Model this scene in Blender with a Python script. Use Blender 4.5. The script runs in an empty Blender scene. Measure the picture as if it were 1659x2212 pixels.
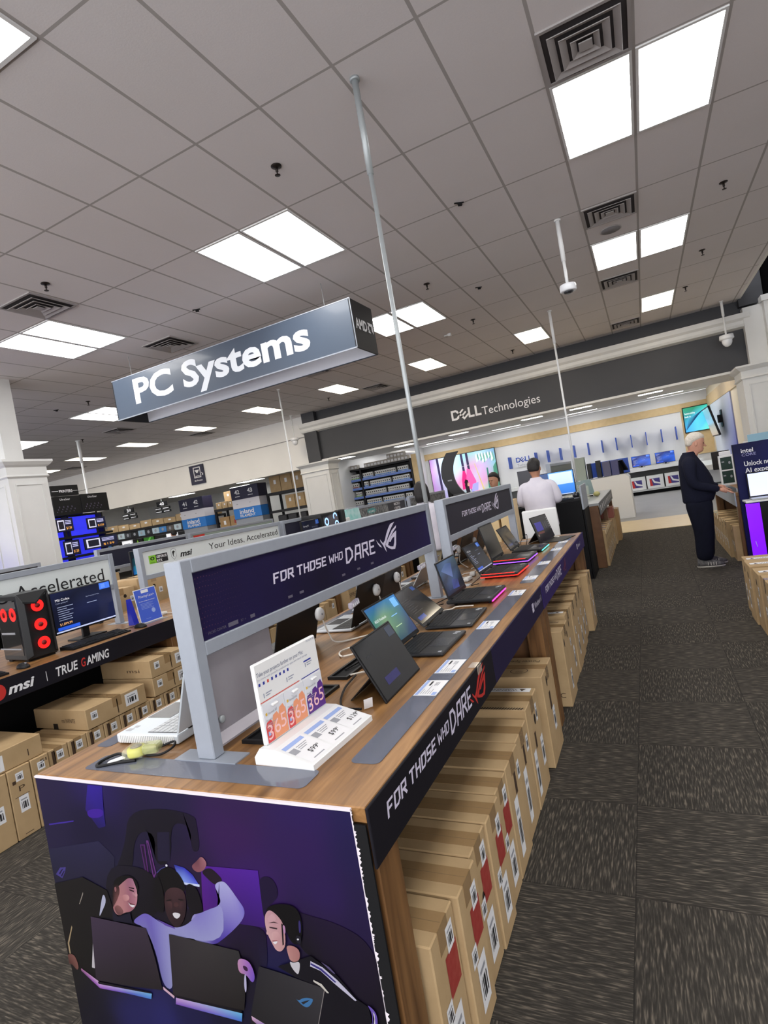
import bpy, bmesh, math, random
from mathutils import Vector, Matrix
random.seed(7)
SC = bpy.context.scene
COL = SC.collection
R = math.radians

# ---------------------------------------------------------------- camera
cam_d = bpy.data.cameras.new('camera')
cam = bpy.data.objects.new('camera', cam_d)
COL.objects.link(cam)
SC.camera = cam
cam_d.sensor_fit = 'HORIZONTAL'
cam_d.sensor_width = 36.0
cam_d.lens = 25.992
cam_d.clip_start = 0.05
cam_d.clip_end = 200
_yaw, _pit, _rol = R(-25.6478), R(-1.575), R(-9.7175)
_f = Vector((math.sin(_yaw)*math.cos(_pit), math.cos(_yaw)*math.cos(_pit), math.sin(_pit)))
_r = Vector((math.cos(_yaw), -math.sin(_yaw), 0))
_u = _r.cross(_f)
_r2 = _r*math.cos(_rol) + _u*math.sin(_rol)
_u2 = -_r*math.sin(_rol) + _u*math.cos(_rol)
_m = Matrix.Identity(4)
for i in range(3):
    _m[i][0] = _r2[i]; _m[i][1] = _u2[i]; _m[i][2] = -_f[i]
_m[2][3] = 1.63
cam.matrix_world = _m

# ---------------------------------------------------------------- light level
SC.view_settings.view_transform = 'Standard'
SC.view_settings.look = 'None'
SC.view_settings.exposure = 0.0
SC.view_settings.gamma = 1.0
SC.view_settings.use_curve_mapping = False
LAMP = 12.5          # ceiling troffers
SCREEN = 1.0        # lit screens
wd = bpy.data.worlds.new('ambient')
SC.world = wd
wd.use_nodes = True
wd.node_tree.nodes['Background'].inputs[0].default_value = (0.97, 0.97, 1.0, 1)
wd.node_tree.nodes['Background'].inputs[1].default_value = 3.2   # daylight fill, added through the open unseen front to lift the ceiling

# ---------------------------------------------------------------- materials
def lin(c):
    return tuple(((v/255.0)/12.92 if v <= 10.31 else (((v/255.0)+0.055)/1.055)**2.4) for v in c)
def rgba(c):
    return lin(c) + (1.0,)
_mats = {}
def M(name, c=(128, 128, 128), rough=0.6, metal=0.0, spec=0.4, emit=0.0, noise=None, bump=None, coat=0.0, alpha=1.0, trans=0.0):
    """procedural material; noise=(scale, darker colour, amount), bump=(scale, strength)"""
    if name in _mats:
        return _mats[name]
    m = bpy.data.materials.new(name)
    m.use_nodes = True
    nt = m.node_tree
    b = nt.nodes['Principled BSDF']
    b.inputs['Base Color'].default_value = rgba(c)
    b.inputs['Roughness'].default_value = rough
    b.inputs['Metallic'].default_value = metal
    b.inputs['Specular IOR Level'].default_value = spec
    b.inputs['Coat Weight'].default_value = coat
    b.inputs['Coat Roughness'].default_value = 0.08
    b.inputs['Alpha'].default_value = alpha
    b.inputs['Transmission Weight'].default_value = trans
    if emit:
        b.inputs['Emission Color'].default_value = rgba(c)
        b.inputs['Emission Strength'].default_value = emit
    tc = None
    if noise or bump:
        tc = nt.nodes.new('ShaderNodeTexCoord')
    if noise:
        n = nt.nodes.new('ShaderNodeTexNoise')
        n.inputs['Scale'].default_value = noise[0]
        n.inputs['Detail'].default_value = 4
        nt.links.new(tc.outputs['Object'], n.inputs['Vector'])
        mx = nt.nodes.new('ShaderNodeMix'); mx.data_type = 'RGBA'
        mx.inputs[6].default_value = rgba(c)
        mx.inputs[7].default_value = rgba(noise[1])
        mr = nt.nodes.new('ShaderNodeMapRange')
        mr.inputs[1].default_value = 0.35; mr.inputs[2].default_value = 0.7
        mr.inputs[4].default_value = noise[2]
        nt.links.new(n.outputs['Fac'], mr.inputs[0])
        nt.links.new(mr.outputs[0], mx.inputs[0])
        nt.links.new(mx.outputs[2], b.inputs['Base Color'])
    if bump:
        n2 = nt.nodes.new('ShaderNodeTexNoise')
        n2.inputs['Scale'].default_value = bump[0]
        nt.links.new(tc.outputs['Object'], n2.inputs['Vector'])
        bp = nt.nodes.new('ShaderNodeBump')
        bp.inputs['Strength'].default_value = bump[1]
        bp.inputs['Distance'].default_value = 0.01
        nt.links.new(n2.outputs['Fac'], bp.inputs['Height'])
        nt.links.new(bp.outputs[0], b.inputs['Normal'])
    _mats[name] = m
    return m

class NB:
    """small helper to wire node graphs"""
    def __init__(s, m):
        s.nt = m.node_tree; s.b = s.nt.nodes['Principled BSDF']
    def new(s, t, **kw):
        n = s.nt.nodes.new(t)
        for k, v in kw.items(): setattr(n, k, v)
        return n
    def link(s, a, b): s.nt.links.new(a, b)
    def math(s, op, a, b=None):
        n = s.new('ShaderNodeMath', operation=op)
        for i, v in enumerate((a, b)):
            if v is None: continue
            if isinstance(v, (int, float)): n.inputs[i].default_value = v
            else: s.link(v, n.inputs[i])
        return n.outputs[0]
    def mix(s, f, a, b):
        n = s.new('ShaderNodeMix', data_type='RGBA')
        for i, v in ((0, f), (6, a), (7, b)):
            if isinstance(v, (int, float)): n.inputs[i].default_value = v
            elif isinstance(v, tuple): n.inputs[i].default_value = rgba(v)
            else: s.link(v, n.inputs[i])
        return n.outputs[2]

# vertex-colour print / screen materials: colours of the picture itself
def Mvc(name, rough=0.35, spec=0.4, emit=0.0, coat=0.0):
    if name in _mats: return _mats[name]
    m = M(name, (128, 128, 128), rough, 0, spec, 0, coat=coat)
    nb = NB(m)
    a = nb.new('ShaderNodeAttribute', attribute_name='col')
    nb.link(a.outputs['Color'], nb.b.inputs['Base Color'])
    if emit:
        nb.link(a.outputs['Color'], nb.b.inputs['Emission Color'])
        nb.b.inputs['Emission Strength'].default_value = emit
    return m

# ---------------------------------------------------------------- mesh builder
class MB:
    def __init__(s):
        s.v = []; s.f = []; s.fm = []; s.vc = {}; s.smooth = set()
    def add(s, vs, fs, m=0, smooth=False, cols=None):
        o = len(s.v)
        s.v += [tuple(p) for p in vs]
        for f in fs:
            if smooth: s.smooth.add(len(s.f))
            s.f.append(tuple(i+o for i in f)); s.fm.append(m)
        if cols:
            for i, c in enumerate(cols): s.vc[o+i] = c
        return s
    def box(s, x0, x1, y0, y1, z0, z1, m=0):
        vs = [(x0, y0, z0), (x1, y0, z0), (x1, y1, z0), (x0, y1, z0), (x0, y0, z1), (x1, y0, z1), (x1, y1, z1), (x0, y1, z1)]
        return s.add(vs, [(0, 3, 2, 1), (4, 5, 6, 7), (0, 1, 5, 4), (1, 2, 6, 5), (2, 3, 7, 6), (3, 0, 4, 7)], m)
    def bbox(s, x0, x1, y0, y1, z0, z1, b=0.004, m=0, seg=1):
        """box with rounded edges"""
        bm = bmesh.new()
        bmesh.ops.create_cube(bm, size=1.0)
        for v in bm.verts:
            v.co = Vector((x0+(v.co.x+.5)*(x1-x0), y0+(v.co.y+.5)*(y1-y0), z0+(v.co.z+.5)*(z1-z0)))
        b = min(b, (x1-x0)*.45, (y1-y0)*.45, (z1-z0)*.45)
        bmesh.ops.bevel(bm, geom=bm.edges[:], offset=b, segments=seg, affect='EDGES', profile=0.5)
        bm.verts.index_update()
        s.add([v.co[:] for v in bm.verts], [[v.index for v in f.verts] for f in bm.faces], m)
        bm.free()
        return s
    def quad(s, a, b, c, d, m=0, cols=None):
        return s.add([a, b, c, d], [(0, 1, 2, 3)], m, cols=cols)
    def poly(s, pts, m=0, cols=None):
        return s.add(pts, [tuple(range(len(pts)))], m, cols=cols)
    def prism(s, pts, d, m=0):
        """extrude a closed outline of 3-d points by vector d"""
        n = len(pts); d = Vector(d)
        vs = [Vector(p) for p in pts] + [Vector(p)+d for p in pts]
        fs = [tuple(range(n-1, -1, -1)), tuple(range(n, 2*n))] + [(i, (i+1) % n, n+(i+1) % n, n+i) for i in range(n)]
        return s.add(vs, fs, m)
    def tube(s, pts, r, n=8, m=0, caps=True):
        pts = [Vector(p) for p in pts]
        rs = r if isinstance(r, (list, tuple)) else [r]*len(pts)
        vs = []; fs = []
        up = None
        for i, p in enumerate(pts):
            t = (pts[min(i+1, len(pts)-1)] - pts[max(i-1, 0)]).normalized()
            if up is None:
                up = Vector((0, 0, 1)) if abs(t.z) < .9 else Vector((1, 0, 0))
            a = t.cross(up)
            if a.length < 1e-5: a = t.cross(Vector((0, 1, 0)))
            a.normalize(); b = t.cross(a).normalized(); up = -b if False else up
            for k in range(n):
                an = 2*math.pi*k/n
                vs.append(p + (a*math.cos(an) + b*math.sin(an))*rs[i])
        for i in range(len(pts)-1):
            for k in range(n):
                fs.append((i*n+k, i*n+(k+1) % n, (i+1)*n+(k+1) % n, (i+1)*n+k))
        if caps:
            fs.append(tuple(range(n-1, -1, -1))); fs.append(tuple(range((len(pts)-1)*n, len(pts)*n)))
        return s.add(vs, fs, m, smooth=True)
    def lathe(s, prof, c=(0, 0, 0), n=24, m=0, axis='z'):
        vs = []; fs = []
        for (r, h) in prof:
            for k in range(n):
                a = 2*math.pi*k/n
                x, y, z = r*math.cos(a), r*math.sin(a), h
                if axis == 'x': x, y, z = z, x, y
                if axis == 'y': x, y, z = y, z, x
                vs.append((c[0]+x, c[1]+y, c[2]+z))
        for i in range(len(prof)-1):
            for k in range(n):
                fs.append((i*n+k, i*n+(k+1) % n, (i+1)*n+(k+1) % n, (i+1)*n+k))
        fs.append(tuple(range(n-1, -1, -1))); fs.append(tuple(range((len(prof)-1)*n, len(prof)*n)))
        return s.add(vs, fs, m, smooth=True)
    def ball(s, c, r, n=16, k=10, m=0):
        rx, ry, rz = r if isinstance(r, (tuple, list)) else (r, r, r)
        vs = [(c[0], c[1], c[2]-rz)]; fs = []
        for i in range(1, k):
            t = -math.pi/2 + math.pi*i/k
            for j in range(n):
                a = 2*math.pi*j/n
                vs.append((c[0]+rx*math.cos(t)*math.cos(a), c[1]+ry*math.cos(t)*math.sin(a), c[2]+rz*math.sin(t)))
        vs.append((c[0], c[1], c[2]+rz))
        for j in range(n):
            fs.append((0, 1+(j+1) % n, 1+j))
            for i in range(k-2):
                fs.append((1+i*n+j, 1+i*n+(j+1) % n, 1+(i+1)*n+(j+1) % n, 1+(i+1)*n+j))
            fs.append((1+(k-2)*n+j, 1+(k-2)*n+(j+1) % n, len(vs)-1))
        return s.add(vs, fs, m, smooth=True)
    def xf(s, mat, start=0):
        for i in range(start, len(s.v)):
            s.v[i] = tuple(mat @ Vector(s.v[i]))
        return s
    def build(s, name, mats, parent=None, loc=None, rot=None, **tags):
        me = bpy.data.meshes.new(name)
        me.from_pydata(s.v, [], s.f)
        if not isinstance(mats, (list, tuple)): mats = [mats]
        for m in mats: me.materials.append(m)
        for i, p in enumerate(me.polygons):
            p.material_index = s.fm[i]
            p.use_smooth = i in s.smooth
        if s.vc:
            ca = me.color_attributes.new('col', 'FLOAT_COLOR', 'POINT')
            for i in range(len(s.v)):
                ca.data[i].color = rgba(s.vc.get(i, (0, 0, 0)))
        me.update()
        o = bpy.data.objects.new(name, me)
        COL.objects.link(o)
        if parent: o.parent = parent
        if loc: o.location = loc
        if rot: o.rotation_euler = rot
        tag(o, **tags)
        return o

def tag(o, label=None, cat=None, group=None, kind=None):
    if label: o['label'] = label
    if cat: o['category'] = cat
    if group: o['group'] = group
    if kind: o['kind'] = kind
    return o
def thing(name, label, cat, loc=(0, 0, 0), rz=0.0, group=None):
    o = bpy.data.objects.new(name, None)
    COL.objects.link(o)
    o.empty_display_size = .05
    o.location = loc; o.rotation_euler = (0, 0, rz)
    return tag(o, label, cat, group)
def dup(root, loc, rz=None, label=None, group=None, scale=None):
    r = root.copy(); COL.objects.link(r); r.location = loc
    if rz is not None: r.rotation_euler = (0, 0, rz)
    if label: r['label'] = label
    if group: r['group'] = group
    if scale: r.scale = scale
    for ch in list(root.children):
        c = ch.copy(); COL.objects.link(c); c.parent = r
        for g in list(ch.children):
            d = g.copy(); COL.objects.link(d); d.parent = c
    return r
def struct(name, mb, m):
    return mb.build(name, m, kind='structure')

# lettering: real glyph outlines turned into a thin mesh.  plane given by origin, right vector, up vector
def text_mb(s, size, spacing=1.0, shear=0.0, bold=0.0, align='LEFT', width=None, res=3):
    cu = bpy.data.curves.new('lettering', 'FONT')
    cu.body = s; cu.size = 1.0; cu.space_character = spacing; cu.shear = shear
    cu.offset = bold; cu.align_x = align; cu.resolution_u = res
    o = bpy.data.objects.new('lettering', cu)
    COL.objects.link(o)
    dg = bpy.context.evaluated_depsgraph_get()
    me = o.evaluated_get(dg).to_mesh()
    vs = [v.co.copy() for v in me.vertices]; fs = [tuple(p.vertices) for p in me.polygons]
    o.evaluated_get(dg).to_mesh_clear()
    bpy.data.objects.remove(o); bpy.data.curves.remove(cu)
    if not vs: return [], [], 0
    x0 = min(v.x for v in vs); x1 = max(v.x for v in vs)
    k = size
    kx = (width/(x1-x0)) if width else k
    off = x0 if align == 'LEFT' else 0
    return [((v.x-off)*kx, v.y*k) for v in vs], fs, (x1-x0)*kx
_tcache = {}
def put_text(mb, s, org, right, up, size, m=0, lift=0.0008, flip=False, **kw):
    key = (s, size, tuple(sorted(kw.items())))
    if key not in _tcache: _tcache[key] = text_mb(s, size, **kw)
    vs, fs, w = _tcache[key]
    org = Vector(org); right = Vector(right).normalized(); up = Vector(up).normalized()
    n = right.cross(up).normalized()*lift
    mb.add([org + right*x + up*y + n for x, y in vs], fs, m)
    return w
def put_poly(mb, pts, org, right, up, k=1.0, m=0, lift=0.0008):
    org = Vector(org); right = Vector(right).normalized(); up = Vector(up).normalized()
    n = right.cross(up).normalized()*lift
    mb.poly([org + right*x*k + up*y*k + n for x, y in pts], m)
def put_rect(mb, x0, x1, y0, y1, org, right, up, m=0, lift=0.0008):
    put_poly(mb, [(x0, y0), (x1, y0), (x1, y1), (x0, y1)], org, right, up, 1.0, m, lift)

# angular display face used on the gaming signs: strokes in a 1-high cell
_ANG = {
 'F': (.55, [[(0, 0), (0, 1), (.55, 1)], [(0, .52), (.42, .52)]]),
 'O': (.6, [[(0, 0.0), (0, 1), (.6, 1), (.6, .2), (.4, 0), (0, 0)]]),
 'R': (.6, [[(0, 0), (0, 1), (.56, 1), (.56, .5), (0, .45)], [(.28, .46), (.62, 0)]]),
 'T': (.62, [[(0, 1), (.62, 1)], [(.31, 1), (.31, 0)]]),
 'H': (.58, [[(0, 0), (0, 1)], [(.58, 0), (.58, 1)], [(0, .5), (.58, .5)]]),
 'S': (.56, [[(.56, 1), (0, 1), (0, .52), (.56, .46), (.56, .12), (.44, 0), (0, 0)]]),
 'E': (.52, [[(.52, 1), (0, 1), (0, 0), (.52, 0)], [(0, .52), (.42, .52)]]),
 'W': (.85, [[(0, 1), (.14, 0), (.42, .6), (.7, 0), (.85, 1)]]),
 'D': (.62, [[(0, 0), (0, 1), (.4, 1), (.62, .7), (.62, .3), (.2, 0), (0, 0)]]),
 'A': (.62, [[(0, 0), (.16, 1), (.62, 1), (.62, 0)], [(.05, .38), (.62, .38)]]),
}
def put_angular(mb, s, org, right, up, h, width, t=.2, gap=.13, shear=.12, m=0, lift=0.001):
    tot = sum(.3 if c == ' ' else _ANG[c][0]+t+gap for c in s)-gap+shear
    kx = width/(tot*h)
    org = Vector(org); right = Vector(right).normalized(); up = Vector(up).normalized()
    n = right.cross(up).normalized()
    x = 0.0; k = 0
    for ch in s:
        if ch == ' ':
            x += .3; continue
        w, strokes = _ANG[ch]
        for st in strokes:
            for a, b in zip(st[:-1], st[1:]):
                a = Vector(a); b = Vector(b); d = (b-a).normalized(); e = Vector((-d.y, d.x))*t/2
                a2 = a - d*t/2*.9; b2 = b + d*t/2*.9
                k += 1
                q = [a2-e, b2-e, b2+e, a2+e]
                mb.poly([org + right*((x + t/2 + p.x*(1) + p.y*shear)*h*kx) + up*((t/2+p.y*(1-t))*h) + n*(lift+(k % 7)*.00004) for p in q], m)
        x += w + t + gap
    return x*h*kx
# three slashed blades and a wing: the eye emblem on the gaming fixtures (unit square)
_EYE= [[(0.943,1.0),(0.726,0.955),(0.6,0.818),(0.484,0.65),(0.364,0.429),(0.275,0.349),(0.169,0.521),(0.178,0.43),(0.259,0.277),(0.313,0.122),(0.37,0.004),(0.352,0.172),(0.331,0.256),(0.403,0.34),(0.543,0.556),(0.683,0.738),(0.823,0.885)],[(0.0,0.548),(0.048,0.384),(0.116,0.269),(0.199,0.218),(0.15,0.317),(0.059,0.437)],[(1.0,0.853),(0.969,0.762),(0.812,0.647),(0.663,0.505),(0.55,0.357),(0.469,0.216),(0.35,0.251),(0.43,0.352),(0.568,0.51),(0.761,0.719)],[(0.962,0.658),(0.849,0.153),(0.768,0.0),(0.61,0.032),(0.471,0.129),(0.36,0.232),(0.473,0.23),(0.576,0.153),(0.71,0.113),(0.782,0.253),(0.828,0.461),(0.709,0.413),(0.61,0.309),(0.545,0.335),(0.659,0.486),(0.799,0.589)]]
def put_eye(mb, org, right, up, w, h, m=0, lift=0.001):
    org = Vector(org); right = Vector(right).normalized(); up = Vector(up).normalized()
    n = right.cross(up).normalized()*lift
    for pl in _EYE:
        mb.poly([org + right*(x*w) + up*(y*h) + n for x, y in pl], m)

# common materials
m_white = M('white paint', (212, 212, 210), .55, noise=(3, (204, 204, 202), .5))
m_wallg = M('light grey wall paint', (238, 236, 232), .7, noise=(1.5, (232, 230, 226), .6))
m_dark = M('charcoal wall paint', (62, 63, 67), .6, noise=(2, (56, 57, 61), .5))
m_black = M('black plastic', (20, 20, 22), .45, 0, .25)
m_blackm = M('black matte board', (18, 18, 20), .7, 0, .2)
m_gunm = M('black laptop metal', (40, 41, 44), .38, .3, noise=(60, (34, 35, 38), .4))
m_silver = M('brushed silver', (190, 193, 198), .35, .6, noise=(40, (178, 182, 188), .4))
m_frame = M('grey aluminium frame', (152, 158, 168), .45, .2, noise=(30, (144, 150, 160), .4))
m_steel = M('galvanised steel', (166, 172, 174), .4, .35)
m_wplas = M('white plastic', (225, 226, 226), .4)
m_paper = M('white paper label', (228, 228, 230), .6)
m_ink = M('black print', (25, 25, 28), .6)
m_card = M('cardboard', (182, 155, 116), .75, noise=(7, (166, 139, 100), .7), bump=(60, .08))
m_card2 = M('darker cardboard', (168, 136, 94), .75, noise=(7, (152, 121, 82), .7), bump=(60, .08))  # darker board, used for whole cartons
m_tape = M('packing tape', (160, 131, 94), .12, 0, .6, noise=(14, (148, 120, 84), .6), coat=.6)
m_cut = M('flap gap', (128, 103, 70), .8)
m_red = M('red sticker', (150, 48, 44), .5, noise=(40, (172, 84, 76), .5))
# ================================================================ the setting
ZC = 4.514
GX, DX, GY, DY = -1.489, 0.61, 3.473, 1.2054      # ceiling grid
# carpet: 60 cm tiles laid quarter-turned
m_carpet = M('striped carpet tile', (66, 62, 58), .95, 0, .1)
nb = NB(m_carpet)
tc = nb.new('ShaderNodeTexCoord'); sp = nb.new('ShaderNodeSeparateXYZ'); nb.link(tc.outputs['Object'], sp.inputs[0])
X, Y = sp.outputs[0], sp.outputs[1]
tx = nb.math('FLOOR', nb.math('DIVIDE', nb.math('ADD', X, .262), .6))
ty = nb.math('FLOOR', nb.math('DIVIDE', nb.math('ADD', Y, -2.116), .6))
par = nb.math('FLOORED_MODULO', nb.math('ADD', tx, ty), 2.0)
def streak(sx, sy):
    c = nb.new('ShaderNodeCombineXYZ')
    nb.link(nb.math('MULTIPLY', X, sx), c.inputs[0]); nb.link(nb.math('MULTIPLY', Y, sy), c.inputs[1])
    n = nb.new('ShaderNodeTexNoise'); n.inputs['Scale'].default_value = 1.0; n.inputs['Detail'].default_value = 2.0
    nb.link(c.outputs[0], n.inputs['Vector']); return n.outputs['Fac']
sA = streak(15, 150); sB = streak(150, 15)
st = nb.new('ShaderNodeMix'); st.data_type = 'FLOAT'
nb.link(par, st.inputs[0]); nb.link(sA, st.inputs[2]); nb.link(sB, st.inputs[3])
ramp = nb.new('ShaderNodeValToRGB')
nb.link(st.outputs[0], ramp.inputs[0])
el = ramp.color_ramp.elements
el[0].position = .42; el[0].color = rgba((50, 48, 45))
el[1].position = .55; el[1].color = rgba((68, 65, 60))
e = el.new(.62); e.color = rgba((92, 86, 78))
e = el.new(.70); e.color = rgba((116, 108, 97))
big = nb.new('ShaderNodeTexNoise'); big.inputs['Scale'].default_value = .9; nb.link(tc.outputs['Object'], big.inputs['Vector'])
warm = nb.mix(nb.math('MULTIPLY', big.outputs['Fac'], .35), ramp.outputs[0], (64, 58, 52))
fx = nb.math('FRACT', nb.math('DIVIDE', nb.math('ADD', X, .262), .6)); fy = nb.math('FRACT', nb.math('DIVIDE', nb.math('ADD', Y, -2.116), .6))
seam = nb.math('MAXIMUM', nb.math('LESS_THAN', fx, .008), nb.math('LESS_THAN', fy, .008))
nb.link(nb.mix(nb.math('MULTIPLY', seam, .6), warm, (36, 34, 33)), nb.b.inputs['Base Color'])
bp = nb.new('ShaderNodeBump'); bp.inputs['Strength'].default_value = .25; bp.inputs['Distance'].default_value = .004
nb.link(st.outputs[0], bp.inputs['Height']); nb.link(bp.outputs[0], nb.b.inputs['Normal'])
struct('floor', MB().box(-26, 8, -4, 26, -.08, 0), m_carpet)

# ceiling with its lay-in grid
m_ceil = M('acoustic tile', (214, 211, 212), .9, 0, .1)
nb = NB(m_ceil)
tc = nb.new('ShaderNodeTexCoord'); sp = nb.new('ShaderNodeSeparateXYZ'); nb.link(tc.outputs['Object'], sp.inputs[0])
fx = nb.math('FRACT', nb.math('DIVIDE', nb.math('ADD', sp.outputs[0], -GX+.0125), DX))
fy = nb.math('FRACT', nb.math('DIVIDE', nb.math('ADD', sp.outputs[1], -GY+.0125), DY))
bar = nb.math('MAXIMUM', nb.math('LESS_THAN', fx, .025/DX), nb.math('LESS_THAN', fy, .02/DY))
n = nb.new('ShaderNodeTexNoise'); n.inputs['Scale'].default_value = 1.3; nb.link(tc.outputs['Object'], n.inputs['Vector'])
n2 = nb.new('ShaderNodeTexNoise'); n2.inputs['Scale'].default_value = 90; nb.link(tc.outputs['Object'], n2.inputs['Vector'])
base = nb.mix(n.outputs['Fac'], (234, 229, 230), (226, 221, 220))
base = nb.mix(nb.math('MULTIPLY', n2.outputs['Fac'], .25), base, (208, 203, 202))
nb.link(nb.mix(bar, base, (176, 171, 168)), nb.b.inputs['Base Color'])
bp = nb.new('ShaderNodeBump'); bp.inputs['Strength'].default_value = .15; bp.inputs['Distance'].default_value = .003
nb.link(n2.outputs['Fac'], bp.inputs['Height']); nb.link(bp.outputs[0], nb.b.inputs['Normal'])
struct('ceiling', MB().box(-26, 2.25, -4, 14.75, ZC, ZC+.06), m_ceil)
struct('trim_1', MB().box(2.25, 2.30, -4, 14.5, ZC, ZC+.25), m_wallg)            # edge of the lowered ceiling
m_void = M('black open ceiling', (6, 6, 7), .9, 0, .05)
struct('ceiling_open', MB().box(2.32, 8, -4, 14.4, 6.4, 6.5).box(2.7, 8, 14.4, 14.5, 4.42, 6.5), m_void)

# back wall: dark band, white moulding, dark fascia over the brand rooms
struct('wall_back', MB().box(-8.95, 2.6, 14.55, 14.8, 4.18, ZC+.0).box(-9.12, 2.3, 14.5, 14.8, 3.04, 3.95).box(-9.12, -8.68, 14.38, 14.5, 3.0, ZC).box(2.25, 2.7, 14.35, 14.8, 4.35, 6.4), m_dark)
mb = MB()
mb.prism([(-9.2, 14.5, 3.9), (-9.2, 14.36, 3.93), (-9.2, 14.33, 3.98), (-9.2, 14.33, 4.05), (-9.2, 14.28, 4.1), (-9.2, 14.26, 4.2), (-9.2, 14.55, 4.2)], (11.6, 0, 0))
mb.box(2.29, 2.9, 14.3, 14.55, 3.05, 4.3)
mb.box(-9.12, 2.3, 14.42, 14.8, 3.0, 3.05)
struct('trim_2', mb, m_white)
# light wall over the aisle openings, with its thin reveal line
struct('wall_left_back', MB().box(-26, -9.12, 14.75, 15.0, 2.92, ZC), m_wallg)
m_line = M('grey reveal', (150, 148, 146), .6)
struct('trim_3', MB().box(-26, -9.12, 14.735, 14.75, 3.86, 3.885), m_line)
struct('wall_left', MB().box(-26, -25.8, -4, 24.6, 0, ZC), m_wallg)
struct('wall_stock', MB().box(-26, -9.3, 23.0, 23.2, 0, 3.5), m_white)
struct('ceiling_stock', MB().box(-26, -8.9, 15.0, 23.0, 3.3, 3.36), m_wallg)
# brand room behind the fascia
m_room = M('white room wall', (226, 227, 228), .5, noise=(1, (220, 221, 222), .5))
m_oak = M('pale oak veneer', (212, 186, 140), .5, noise=(6, (198, 170, 124), .6))
m_vinyl = M('grey vinyl floor', (150, 150, 150), .4, noise=(1.5, (140, 140, 140), .6))
struct('wall_room_back', MB().box(-9.2, 2.6, 24.5, 24.7, 0, 3.6), m_room)
struct('wall_room_right', MB().box(2.42, 2.6, 14.8, 24.5, 0, 3.6), M('cream wall', (226, 212, 184), .5))
m_grad = M('blue fading wall panel', (196, 206, 226), .5)
nb = NB(m_grad); tc = nb.new('ShaderNodeTexCoord'); sp = nb.new('ShaderNodeSeparateXYZ'); nb.link(tc.outputs['Object'], sp.inputs[0])
mr = nb.new('ShaderNodeMapRange'); nb.link(nb.math('ADD', sp.outputs[1], nb.math('MULTIPLY', sp.outputs[2], 1.2)), mr.inputs[0]); mr.inputs[1].default_value = 20.2; mr.inputs[2].default_value = 23.5
nb.link(nb.mix(mr.outputs[0], (78, 88, 170), (206, 214, 226)), nb.b.inputs['Base Color'])
MB().box(2.385, 2.419, 18.6, 23.6, .96, 2.92).build('wall_panel', m_grad, label='blue fading wall panel behind the tilted television', cat='wall panel')
struct('wall_room_left', MB().box(-9.3, -9.2, 14.8, 24.5, 0, 3.6), m_room)
struct('ceiling_room', MB().box(-9.3, 2.6, 14.8, 24.7, 3.62, 3.7), m_wallg)
struct('ceiling_soffit', MB().box(-9.1, 2.42, 14.8, 17.2, 3.08, 3.14), m_white)
struct('trim_4', MB().box(-9.2, 1.46, 24.46, 24.5, 2.93, 3.22).box(1.46, 2.42, 24.45, 24.5, 1.2, 3.22).box(2.38, 2.42, 14.8, 24.45, 2.93, 3.3), m_oak)
struct('floor_threshold', MB().box(-3.2, 2.4, 12.78, 14.93, 0, .008), M('pale wood floor', (222, 200, 156), .35, noise=(5, (212, 188, 142), .6)))
struct('floor_room', MB().box(-9.2, 2.42, 14.93, 24.5, 0, .006), m_vinyl)
# white columns with capitals
def column(name, x0, x1, y0, y1, zc, top, shaft=None, flare=.1):
    mb = MB()
    mb.box(x0, x1, y0, y1, 0, zc)
    k = 0
    for dz, o in ((0, .015), (.03, .03), (.16, .05), (.2, flare)):
        pass
    prof = [(.012, 0), (.03, .02), (.012, .05), (.012, .17), (.05, .2), (flare, .25), (flare, .285)]
    vs = []; fs = []
    for o, h in prof:
        vs += [(x0-o, y0-o, zc+h), (x1+o, y0-o, zc+h), (x1+o, y1+o, zc+h), (x0-o, y1+o, zc+h)]
    for i in range(len(prof)-1):
        for q in range(4): fs.append((i*4+q, i*4+(q+1) % 4, i*4+4+(q+1) % 4, i*4+4+q))
    L = len(prof)-1
    fs.append((L*4, L*4+1, L*4+2, L*4+3)); fs.append((3, 2, 1, 0))
    mb.add(vs, fs)
    # recessed panels on the two faces one sees
    for (a, b) in (((x0+.1, x1-.1), None), (None, (y0+.09, y1-.09))):
        z0, z1 = .3, zc-.12
        for d, e in ((0, .02), (1, .02)):
            pass
        if a:
            for s in ((a[0], a[1], z1, z1+.02), (a[0], a[1], z0, z0+.02), (a[0], a[0]+.02, z0, z1), (a[1]-.02, a[1], z0, z1)):
                mb.box(s[0], s[1], y0-.014, y0, s[2], s[3])
        else:
            for s in ((b[0], b[1], z1, z1+.02), (b[0], b[1], z0, z0+.02), (b[0], b[0]+.02, z0, z1), (b[1]-.02, b[1], z0, z1)):
                mb.box(x1, x1+.014, s[0], s[1], s[2], s[3])
    if shaft:
        mb.box(*shaft, zc+.28, top)
    return struct(name, mb, m_white)
column('column_left', -9.55, -8.9, 5.37, 6.0, 2.9, ZC, (-9.5, -8.97, 5.43, 5.72), .09)
column('column_middle', -9.2, -8.25, 14.0, 14.55, 2.68, 3.04)
column('column_right', 2.02, 2.9, 13.7, 14.6, 2.75, 3.08)
struct('trim_5', MB().box(2.64, 3.6, 14.1, 14.3, 3.08, 4.3).box(2.6, 3.6, 14.05, 14.5, 4.301, 4.42), m_white)
struct('wall_right', MB().box(7.9, 8, -4, 14.5, 0, 6.5).box(2.9, 7.9, 14.5, 14.6, 0, 4.4), m_wallg)

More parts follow.
